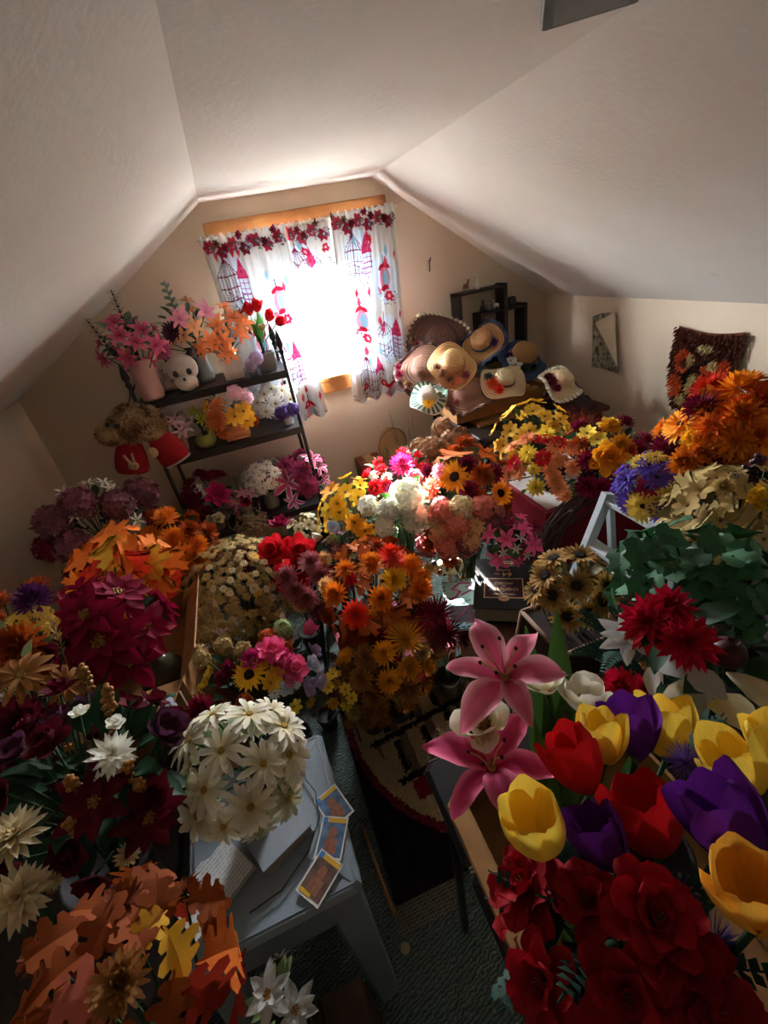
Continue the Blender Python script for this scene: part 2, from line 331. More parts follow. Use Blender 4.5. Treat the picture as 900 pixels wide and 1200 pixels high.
def leaf_geo(kind):
    if kind == 'maple': return outline_leaf(MAPLE)
    if kind == 'oak': return outline_leaf(OAK, .4, .3)
    if kind == 'ivy': return outline_leaf(IVY, .3, .18)
    if kind == 'bigleaf': return petal(1.0, .62, 'oval', .25, -.7, .25, 6, 8, .02)
    if kind == 'oval': return petal(1.0, .5, 'oval', .35, -.9, .3, 2, 4, .02)
    if kind == 'blade': return petal(1.0, .14, 'blade', 1.1, -1.5, .4, 2, 6)
    if kind == 'bigblade': return petal(1.0, .2, 'blade', .9, -.6, .5, 4, 8)
    if kind == 'fern':
        mb = MB(); n = 9
        for k in range(n):
            t = .15 + .8 * k / n
            for s in (-1, 1):
                pv, pf, pu = petal(.34 * (1.1 - t), .09, 'lance', .1, -.3, .2, 1, 2)
                mb.add(pv, pf, pu, 0, Matrix.Translation((t, 0, .25 * t - .35 * t * t)) @ R3(s * .95))
        tube(mb, [(0, 0, 0), (.5, 0, .04), (1, 0, -.1)], .012, 4)
        return mb.v, mb.f, mb.uv
MESH = {}
def leaf_mesh(kind, col):
    k = ('leaf', kind, col)
    if k not in MESH:
        v, f, u = leaf_geo(kind); mb = MB(); mb.add(v, f, u)
        MESH[k] = mb.mesh(kind + '_leaf', [petal_mat(col)])
    return MESH[k]
def core_mesh(kind, col, split):
    """centre of a bloom: seed disc, stamens or berries"""
    k = ('core', kind, col if kind in ('sunflower',) else 0, split)
    if k in MESH: return MESH[k]
    mb = MB(); mats = []
    rnd = random.Random(3)
    if kind in CENTRE:
        r, h, mname = CENTRE[kind]
        if kind == 'sunflower' and col == 'antique': mname = 'darkcore'
        lathe(mb, [(r, -.02), (r, h * .5), (r * .8, h), (r * .45, h * 1.1), (.01, h * .9)], 12); mats = [MATS[mname]]
        for q in range(26 if split or kind == 'sunflower' else 10):
            a = rnd.random() * 2 * PI; d = r * math.sqrt(rnd.random()) * .9; ball(mb, (d * math.cos(a), d * math.sin(a), h * .95), r * .12, 0, seg=4, rings=3)
    elif kind in ('poinsettia',):
        mats = [MATS['goldberry']]
        for q in range(13):
            a = q * 2.4; d = .035 * math.sqrt(q) * 1.25; ball(mb, (d * math.cos(a), d * math.sin(a), .13 + .03 * rnd.random()), .042, seg=7, rings=5)
        lathe(mb, [(.08, -.02), (.1, .06), (.06, .13), (.01, .13)], 8)
    elif kind in ('lily', 'biglily'):
        mats = [MATS['stamen'], MATS['anther']]
        big = kind != 'lily'
        lathe(mb, [(.03, -.2), (.06, -.02), (.07, .06), (.02, .1)], 8)
        for q in range(6):
            a = q * PI / 3 + .5; e = Vector((.28 * math.cos(a), .28 * math.sin(a), .62 + .08 * rnd.random()))
            tube(mb, [(0.02 * math.cos(a), .02 * math.sin(a), .05), e * .55 + Vector((0, 0, .1)), e], .012 if big else .016, 5)
            ball(mb, e, (.03, .03, .045), 1, seg=6, rings=4)
    elif kind == 'amaryllis':
        mats = [MATS['ochrecore']]; lathe(mb, [(.03, -.2), (.08, 0), (.06, .2), (.01, .3)], 8)
        for q in range(5): tube(mb, [(0, 0, .15), (.08 * math.cos(q * 1.26), .08 * math.sin(q * 1.26), .42)], .014, 5)
    elif kind == 'magnolia':
        mats = [MATS['ochrecore']]
        lathe(mb, [(.1, 0), (.16, .1), (.12, .25), (.02, .32)], 10)
        for q in range(30):
            a = rnd.random() * 6.28; tube(mb, [(.1 * math.cos(a), .1 * math.sin(a), .1), (.22 * math.cos(a), .22 * math.sin(a), .2 + .15 * rnd.random())], .012, 4)
    elif kind in ('bigtulip', 'tulip'):
        mats = [MATS['greencore']]; z = -.82 if kind == 'bigtulip' else -.02
        lathe(mb, [(.05, z - .1), (.14, z), (.1, z + .12), (.06, z + .5), (.02, z + .55)], 8)
    else:
        mats = [petal_mat(col)]; lathe(mb, [(.05, -.06), (.12, 0), (.1, .14), (.03, .2)], 8)
        MESH[('core', kind, col, split)] = m = mb.mesh('flower_center', mats); return m
    MESH[k] = mb.mesh('flower_center', mats)
    return MESH[k]
def ring_petal(kind, i):
    n, r0, L, W, sh, a0, a1, cup, nu, nv, ruf, z0 = RINGS[kind][i]
    return petal(L, W, sh, a0, a1, cup, nu, nv, ruf, r0, z0, ph=i * 1.7)
def flower_mesh(kind, col, var):
    k = (kind, col, var)
    if k in MESH: return MESH[k]
    rnd = random.Random(hash(kind) % 1 + var * 17 + len(kind)); mb = MB(); mats = [petal_mat(col)]
    if kind in RINGS:
        for i, rg in enumerate(RINGS[kind]):
            n = rg[0]
            for q in range(n):
                pv, pf, pu = ring_petal(kind, i)
                j = rnd.uniform(-.1, .1)
                mt = R3(2 * PI * (q + (i % 2) * .5) / n + j * .6) @ Matrix.Rotation(rnd.uniform(-.12, .12), 4, 'Y') @ Matrix.Scale(rnd.uniform(.88, 1.06), 4)
                mb.add(pv, pf, pu, 0, mt)
    elif kind == 'hydrangea':
        pv, pf, pu = petal(.27, .24, 'round', .3, -.3, .15, 2, 3, 0, .01)
        n = 58
        for q in range(n):
            z = 1 - 1.6 * (q + .5) / n; a = q * 2.39996; s = math.sqrt(max(0, 1 - z * z)); d = Vector((s * math.cos(a), s * math.sin(a), z))
            M = Matrix.Translation(d * (.66 + .24 * rnd.random())) @ zrot(d + Vector((rnd.uniform(-.3, .3), rnd.uniform(-.3, .3), rnd.uniform(-.3, .3))), rnd.random() * 6).to_matrix().to_4x4()
            for p in range(4): mb.add(pv, pf, pu, 0, M @ R3(p * PI / 2))
        ball(mb, (0, 0, 0), .58, 0, seg=10, rings=8)
    elif kind == 'berries':
        mats = [MATS['goldberry'] if col == 'goldberry' else solid('berry_' + col, '#' + COL[col][1], .3, second='#' + COL[col][0])]
        for q in range(22):
            t = q / 22; a = q * 2.4; ball(mb, (.28 * (1 - .5 * t) * math.cos(a) + .1 * math.sin(t * 4), .28 * (1 - .5 * t) * math.sin(a), t * 1.7 - .6), .15, seg=7, rings=5)
        tube(mb, [(0, 0, -1.2), (0, 0, 1)], .04, 4)
    elif kind == 'spike':
        pv, pf, pu = petal(.22, .2, 'round', .5, .3, .3, 2, 2)
        for q in range(60):
            t = q / 60; a = q * 2.4; d = Vector((math.cos(a), math.sin(a), .5)).normalized()
            M = Matrix.Translation((.3 * (1 - .7 * t) * math.cos(a), .3 * (1 - .7 * t) * math.sin(a), t * 2 - 1)) @ zrot(d).to_matrix().to_4x4()
            for p in range(3): mb.add(pv, pf, pu, 0, M @ R3(p * 2.1))
        tube(mb, [(0, 0, -1.2), (0, 0, 1)], .12, 5)
    elif kind == 'wheat':
        pv, pf, pu = petal(.3, .1, 'point', 1.0, -.2, .4, 1, 2)
        for q in range(34):
            t = q / 34; a = q * 2.4
            mb.add(pv, pf, pu, 0, Matrix.Translation((.05 * math.cos(a), .05 * math.sin(a), t * 1.8 - .8)) @ R3(a))
        tube(mb, [(0, 0, -1.6), (0, 0, 1)], .04, 4)
    elif kind == 'eucalyptus':
        pv, pf, pu = petal(.3, .24, 'round', .4, -.3, .2, 2, 3)
        for q in range(18):
            t = q / 18; c = Vector((.25 * t * t, 0, t * 2 - 1))
            for s in (0, PI): mb.add(pv, pf, pu, 0, Matrix.Translation(c) @ R3(q * 1.57 + s) @ Matrix.Scale(1.15 - .55 * t, 4))
        tube(mb, [(0, 0, -1.6), (0.0, 0, -1), (.06, 0, 0), (.25, 0, 1)], .025, 4)
    elif kind == 'fruit':
        mats = [solid('fruit_' + col, '#' + COL[col][1], .55, second='#' + COL[col][0], scale=25)]
        ball(mb, (0, 0, 0), (1, 1, .92), seg=18, rings=12)
        for q in range(6):
            pv, pf, pu = petal(.4, .3, 'point', 1.2, -.8, .2, 2, 3, 0, .12, .85); mb.add(pv, pf, pu, 0, R3(q * PI / 3))
    elif kind in ('maple', 'oak', 'ivy', 'bigleaf'):
        return leaf_mesh(kind, col)
    MESH[k] = mb.mesh(kind + '_flower', mats)
    return MESH[k]
def petal_mesh(kind, i, col):
    k = ('petal', kind, i, col)
    if k not in MESH:
        pv, pf, pu = ring_petal(kind, i); mb = MB(); mb.add(pv, pf, pu); MESH[k] = mb.mesh('petal', [petal_mat(col)])
    return MESH[k]
FNAME = {'mum': 'mum_flower', 'spider': 'spider_mum_flower', 'maple': 'maple_leaf', 'oak': 'oak_leaf', 'ivy': 'ivy_leaf', 'bigleaf': 'large_leaf', 'eucalyptus': 'eucalyptus_stem', 'berries': 'berry_cluster', 'spike': 'flower_spike',
         'wheat': 'wheat_ear', 'hydrangea': 'hydrangea_head', 'fruit': 'pomegranate', 'biglily': 'lily_flower', 'bigtulip': 'tulip_flower', 'rosette': 'succulent_rosette'}
def bloom(kind, col, parent, loc, n, s, split, rnd):
    name = FNAME.get(kind, kind + '_flower')
    q = zrot(n, rnd.random() * 6.28)
    if kind in ('maple', 'oak', 'ivy', 'bigleaf'):
        # the leaf blade is centred on the spot and lies in the dome's surface, tip outwards
        n = (n + Vector((rnd.uniform(-.45, .45), rnd.uniform(-.45, .45), rnd.uniform(-.2, .3)))).normalized()
        x = Vector((rnd.uniform(-1, 1), rnd.uniform(-1, 1), -.6)); x = (x - n * x.dot(n)).normalized(); y = n.cross(x)
        q = Matrix((x, y, n)).transposed().to_quaternion()
        return link(name, leaf_mesh(kind, col), parent, loc - x * s * .95, q, s * 2.0)
    if split and kind in RINGS:
        o = link(name, core_mesh(kind, col, True), parent, loc, q, s)
        for i, rg in enumerate(RINGS[kind]):
            me = petal_mesh(kind, i, col)
            for k in range(rg[0]):
                rot = Quaternion((0, 0, 1), 2 * PI * (k + (i % 2) * .5) / rg[0] + rnd.uniform(-.08, .08)) @ Quaternion((0, 1, 0), rnd.uniform(-.13, .13)) @ Quaternion((1, 0, 0), rnd.uniform(-.1, .1))
                link('petal', me, o, (0, 0, 0), rot, rnd.uniform(.9, 1.05))
        return o
    o = link(name, flower_mesh(kind, col, rnd.randint(0, 1)), parent, loc, q, s)
    if kind in CENTRE and s > .018:
        link('flower_center', core_mesh(kind, col, False), o)
    return o
# ------------------------------------------------------------------ pots and bouquets
def make_pot(kind, mk, r, h, parent):
    mb = MB(); m = pot_mat(mk)
    if kind == 'stemonly': return None
    if kind in ('pot',):
        lathe(mb, [(.001, .004), (r * .72, 0), (r * .78, .004), (r * .95, h * .85), (r * 1.04, h * .86), (r * 1.04, h), (r * .93, h), (r * .9, h * .85), (.001, h * .82)], 20)
    elif kind == 'vase':
        lathe(mb, [(.001, .003), (r * .8, 0), (r * .95, h * .15), (r, h * .4), (r * .75, h * .75), (r * .7, h * .9), (r * .85, h), (r * .75, h), (r * .6, h * .85), (.001, h * .8)], 20)
    elif kind == 'round':
        lathe(mb, [(.001, .002), (r * .6, 0), (r * .95, h * .3), (r, h * .55), (r * .8, h * .9), (r * .7, h), (r * .62, h * .95), (.001, h * .85)], 20)
    elif kind == 'square':
        for a, b, z0, z1 in ((r * .85, r, 0, h),):
            v = [(-a, -a, z0), (a, -a, z0), (a, a, z0), (-a, a, z0), (-b, -b, z1), (b, -b, z1), (b, b, z1), (-b, b, z1), (-b * .85, -b * .85, z1), (b * .85, -b * .85, z1), (b * .85, b * .85, z1), (-b * .85, b * .85, z1),
                 (-b * .8, -b * .8, z1 * .85), (b * .8, -b * .8, z1 * .85), (b * .8, b * .8, z1 * .85), (-b * .8, b * .8, z1 * .85)]
            f = [(3, 2, 1, 0), (12, 13, 14, 15)] + [(o + k, o + (k + 1) % 4, o + 4 + (k + 1) % 4, o + 4 + k) for o in (0, 4, 8) for k in range(4)]
            mb.add(v, f)
        return mb.obj('planter', m, parent, smooth=False)
    elif kind == 'log':
        M = Matrix.Rotation(PI / 2, 4, 'Y')
        lathe(mb, [(.001, -r), (h * .42, -r), (h * .5, -r * .8), (h * .46, -r * .2), (h * .5, r * .4), (h * .45, r), (h * .3, r * 1.03), (.001, r * .96)], 18, 0, Matrix.Translation((0, 0, h * .5)) @ M, wave=lambda a, rr, z: (.003 * math.sin(a * 7), 0))
        lathe(mb, [(h * .3, 0), (h * .34, h * .5), (h * .24, h * .52), (.001, h * .35)], 14, 0, Matrix.Translation((0, 0, h * .5)))
        box(mb, (0, 0, h * .06), (r * 1.9, h * .8, h * .12))
    elif kind == 'swan':
        lathe(mb, [(.001, .002), (r * .6, 0), (r, h * .5), (r * .95, h), (r * .85, h), (r * .8, h * .6), (.001, h * .6)], 18)
        tube(mb, [(r * .8, -.01, h * .3), (r * 1.45, -.015, h * .35), (r * 1.75, -.015, h * .75), (r * 1.5, -.015, h * 1.15), (r * 1.2, -.015, h * 1.0)], [.008, .009, .008, .007, .004], 8)
        ball(mb, (r * 1.35, -.015, h * 1.15), (.012, .009, .009))
    elif kind == 'basket':
        lathe(mb, [(.001, .004), (r * .7, 0), (r * .9, h * .5), (r, h), (r * .9, h), (r * .8, h * .6), (.001, h * .6)], 24)
        for k in range(9):
            t = k / 8; rr = r * (.7 + .3 * t) + .002
            tube(mb, [(rr * math.cos(a * PI / 12), rr * math.sin(a * PI / 12), h * (.1 + .9 * t) + (.004 if (a + k) % 2 else -.004)) for a in range(25)], h * .055, 5)
        return mb.obj('basket', m, parent)
    return mb.obj('vase' if kind == 'vase' else 'flower_pot', m, parent)

ROOTS = {}
# what already stands in the room, so that filler blooms and leaves grow only where there is room
from mathutils.bvhtree import BVHTree
TAKEN = []; CELLS = {}; CS = .12
def world_of(o):
    m = o.matrix_basis.copy(); p = o.parent
    while p: m = p.matrix_basis @ m; p = p.parent
    return m
def shape_of(o):
    vs = []; fs = []
    for p in [o] + list(o.children_recursive):
        if p.type != 'MESH': continue
        m = world_of(p); k = len(vs); vs += [m @ v.co for v in p.data.vertices]; fs += [[i + k for i in f.vertices] for f in p.data.polygons]
    lo = [min(v[i] for v in vs) for i in range(3)]; hi = [max(v[i] for v in vs) for i in range(3)]
    return BVHTree.FromPolygons(vs, fs), lo, hi
def cells(lo, hi):
    r = [range(int(math.floor(lo[i] / CS)), int(math.floor(hi[i] / CS)) + 1) for i in range(3)]
    return [(x, y, z) for x in r[0] for y in r[1] for z in r[2]]
def take(sh, owner):
    TAKEN.append(sh + (owner,)); k = len(TAKEN) - 1
    for c in cells(sh[1], sh[2]): CELLS.setdefault(c, []).append(k)
def is_free(sh, owner):
    b, lo, hi = sh
    if lo[0] < -1.045 or hi[0] > 1.88 or hi[1] > 2.595 or lo[2] < 0: return False
    seen = set()
    for c in cells(lo, hi):
        for k in CELLS.get(c, ()):
            if k in seen: continue
            seen.add(k); t = TAKEN[k]
            if t[3] == owner or any(lo[i] > t[2][i] or hi[i] < t[1][i] for i in range(3)): continue
            if b.overlap(t[0]): return False
    return True
def drop(o):
    for c in list(o.children_recursive): bpy.data.objects.remove(c)
    bpy.data.objects.remove(o)

def bouquet_start(spec):
    """root, pot and the blooms whose places are known"""
    name, label, cat, group, C, r, rows, fills, leaf, pot, base, flat, low, up, ax, off = spec
    rnd = random.Random(label)
    C = Vector(C); B0 = Vector((C.x + off[0], C.y + off[1], base))
    root = empty(name, B0, label, cat, group); ROOTS[label] = root
    c = C - B0
    ph = pot[3] if pot else .02
    if pot:
        p = make_pot(*pot, root)
        if p: take(shape_of(p), label)
    spots = []
    for kind, col, opt, pts in rows:
        for (x, y, z, s) in pts:
            p = Vector((x, y, z)) - B0
            n = (p - c); n = n.normalized() if n.length > 1e-5 else Vector((0, -.3, 1))
            if ax: n = Vector(ax)
            n = (n + Vector((0, 0, up)) + Vector((rnd.uniform(-.15, .15), rnd.uniform(-.15, .15), 0))).normalized()
            if kind in ('eucalyptus', 'wheat', 'berries', 'spike'):
                n = ((p - Vector((0, 0, ph))).normalized() + Vector((0, 0, .35))).normalized()
            take(shape_of(bloom(kind, col, root, p, n, s, opt == 'split', rnd)), label)
            spots.append((p, s, kind, n))
    return spec, root, c, ph, spots, rnd, []
def add_stems(state, chosen, main):
    spec, root, c, ph, spots, rnd, mbs = state
    label, r, pot = spec[1], spec[5], spec[9]; W0 = Vector(root.location); single = pot and pot[0] == 'stemonly'
    t0 = Vector((0, 0, ph * .75 if pot and not single else 0.0)); thick = .0035 if single else .0022
    def shp(m): vs = [Vector(v) + W0 for v in m.v]; return BVHTree.FromPolygons(vs, m.f), [min(v[i] for v in vs) for i in range(3)], [max(v[i] for v in vs) for i in range(3)]
    if main and spots and not single:
        for k in range(7):      # the thick stem, bent aside where something stands in its way
            m = MB(); s_ = Vector((math.cos(k * 2.2), math.sin(k * 2.2), 0)) * (.03 * ((k + 1) // 2)); kk = Vector((.12, .12, .75)) if k % 2 else Vector((.45, .45, .45)); tube(m, [(0, 0, ph * .5), Vector((c.x * kk.x, c.y * kk.y, c.z * kk.z)) + s_ + Vector((0, 0, ph * .3)), c * .95], .006, 5); sh = shp(m)
            if is_free(sh, label) or k == 6: mbs.append(m); take(sh, label); break
    for p, s, kind, n in chosen:
        e = p - n * s * (.8 if kind == 'bigtulip' else .1); mid = t0.lerp(e, .55) * .5 + Vector((c.x * .7, c.y * .7, (t0.z + e.z) / 2)) * .5
        jt = Vector((rnd.uniform(-.01, .01), rnd.uniform(-.01, .01), -ph * .3)) if t0.z > 0 else Vector((0, 0, 0)); hub = c * .9
        ways = [[t0 + jt, mid, e]] + [[t0 + jt, mid + Vector((math.cos(q), math.sin(q), 0)) * .04, e] for q in (0, 1.57, 3.14, 4.71)] + ([] if single else [[hub, hub.lerp(e, .6), e]])
        for w in ways:
            m = MB(); tube(m, w, thick, 4); sh = shp(m)
            if is_free(sh, label): mbs.append(m); take(sh, label); break
        else:
            if single: m = MB(); tube(m, ways[0], thick, 4); mbs.append(m)
def state_n(state): return sum(len(r[3]) for r in state[0][6])
def bouquet_finish(state):
    """filler blooms, leaves and stems"""
    spec, root, c, ph, spots, rnd, mbs = state
    name, label, cat, group, C, r, rows, fills, leaf, pot, base, flat, low, up, ax, off = spec
    for row in fills:
        kind, col, s, count = row
        placed = 0; tries = 0
        while placed < count and tries < count * 14:
            tries += 1
            zz = rnd.uniform(low - .15, 1.0); a = rnd.uniform(0, 2 * PI); q = math.sqrt(max(0, 1 - zz * zz))
            n = Vector((q * math.cos(a), q * math.sin(a), zz)); k = rnd.uniform(.82, .98)
            p = c + Vector((n.x * r, n.y * r, n.z * r * flat)) * k
            if any((p - o[0]).length < .72 * (s + o[1]) for o in spots): continue
            n = (n + Vector((0, 0, up)) + Vector((rnd.uniform(-.25, .25), rnd.uniform(-.25, .25), 0))).normalized()
            o = bloom(kind, col, root, p, n, s * rnd.uniform(.85, 1.12), False, rnd); sh = shape_of(o)
            if not is_free(sh, label): drop(o); continue
            take(sh, label); spots.append((p, s, kind, n)); placed += 1
    if leaf:
        kind, col, s, count = leaf; me = leaf_mesh(kind, col)
        for k in range(int(count * 1.9)):
            zz = rnd.uniform(-.6, .85); a = rnd.uniform(0, 2 * PI); q = math.sqrt(1 - zz * zz); d = Vector((q * math.cos(a), q * math.sin(a), zz))
            x = (d + Vector((0, 0, .2 + (1.0 if kind == 'blade' else 0)))).normalized()
            b = c + d * max(r * .95 - s * .8, r * .35)
            if kind in ('blade', 'bigblade'): b = c * .55 + Vector((0, 0, ph * .5)) + d * r * .15
            z = Vector((0, 0, 1)) + Vector((rnd.uniform(-.5, .5), rnd.uniform(-.5, .5), 0)); z = (z - x * z.dot(x)).normalized(); y = z.cross(x)
            o = link('leaf', me, root, b, Matrix((x, y, z)).transposed().to_quaternion(), s * rnd.uniform(.75, 1.2)); sh = shape_of(o)
            if is_free(sh, label): take(sh, label)
            else: drop(o)
    extra = [q for q in spots[state_n(state):] if q[2] not in ('maple', 'oak', 'ivy', 'bigleaf')]
    add_stems(state, extra[:14], False)
    mb = MB()      # stems gathered in the pot
    for m in mbs: mb.add(m.v, m.f, m.uv)
    if mb.f: mb.obj('stems', petal_mat('dkgreen'), root)
    if pot and pot[0] == 'stemonly':
        me = leaf_mesh('bigblade', 'green')
        for k in range(6):
            a = rnd.uniform(0, 6.28); x = Vector((math.cos(a) * .25, math.sin(a) * .25, 1)).normalized(); y = Vector((-math.sin(a), math.cos(a), 0)); z = x.cross(y)
            o = link('leaf', me, root, c * .15, Matrix((x, y, z)).transposed().to_quaternion(), .13); sh = shape_of(o)
            if is_free(sh, label): take(sh, label); break
            drop(o)
    return root
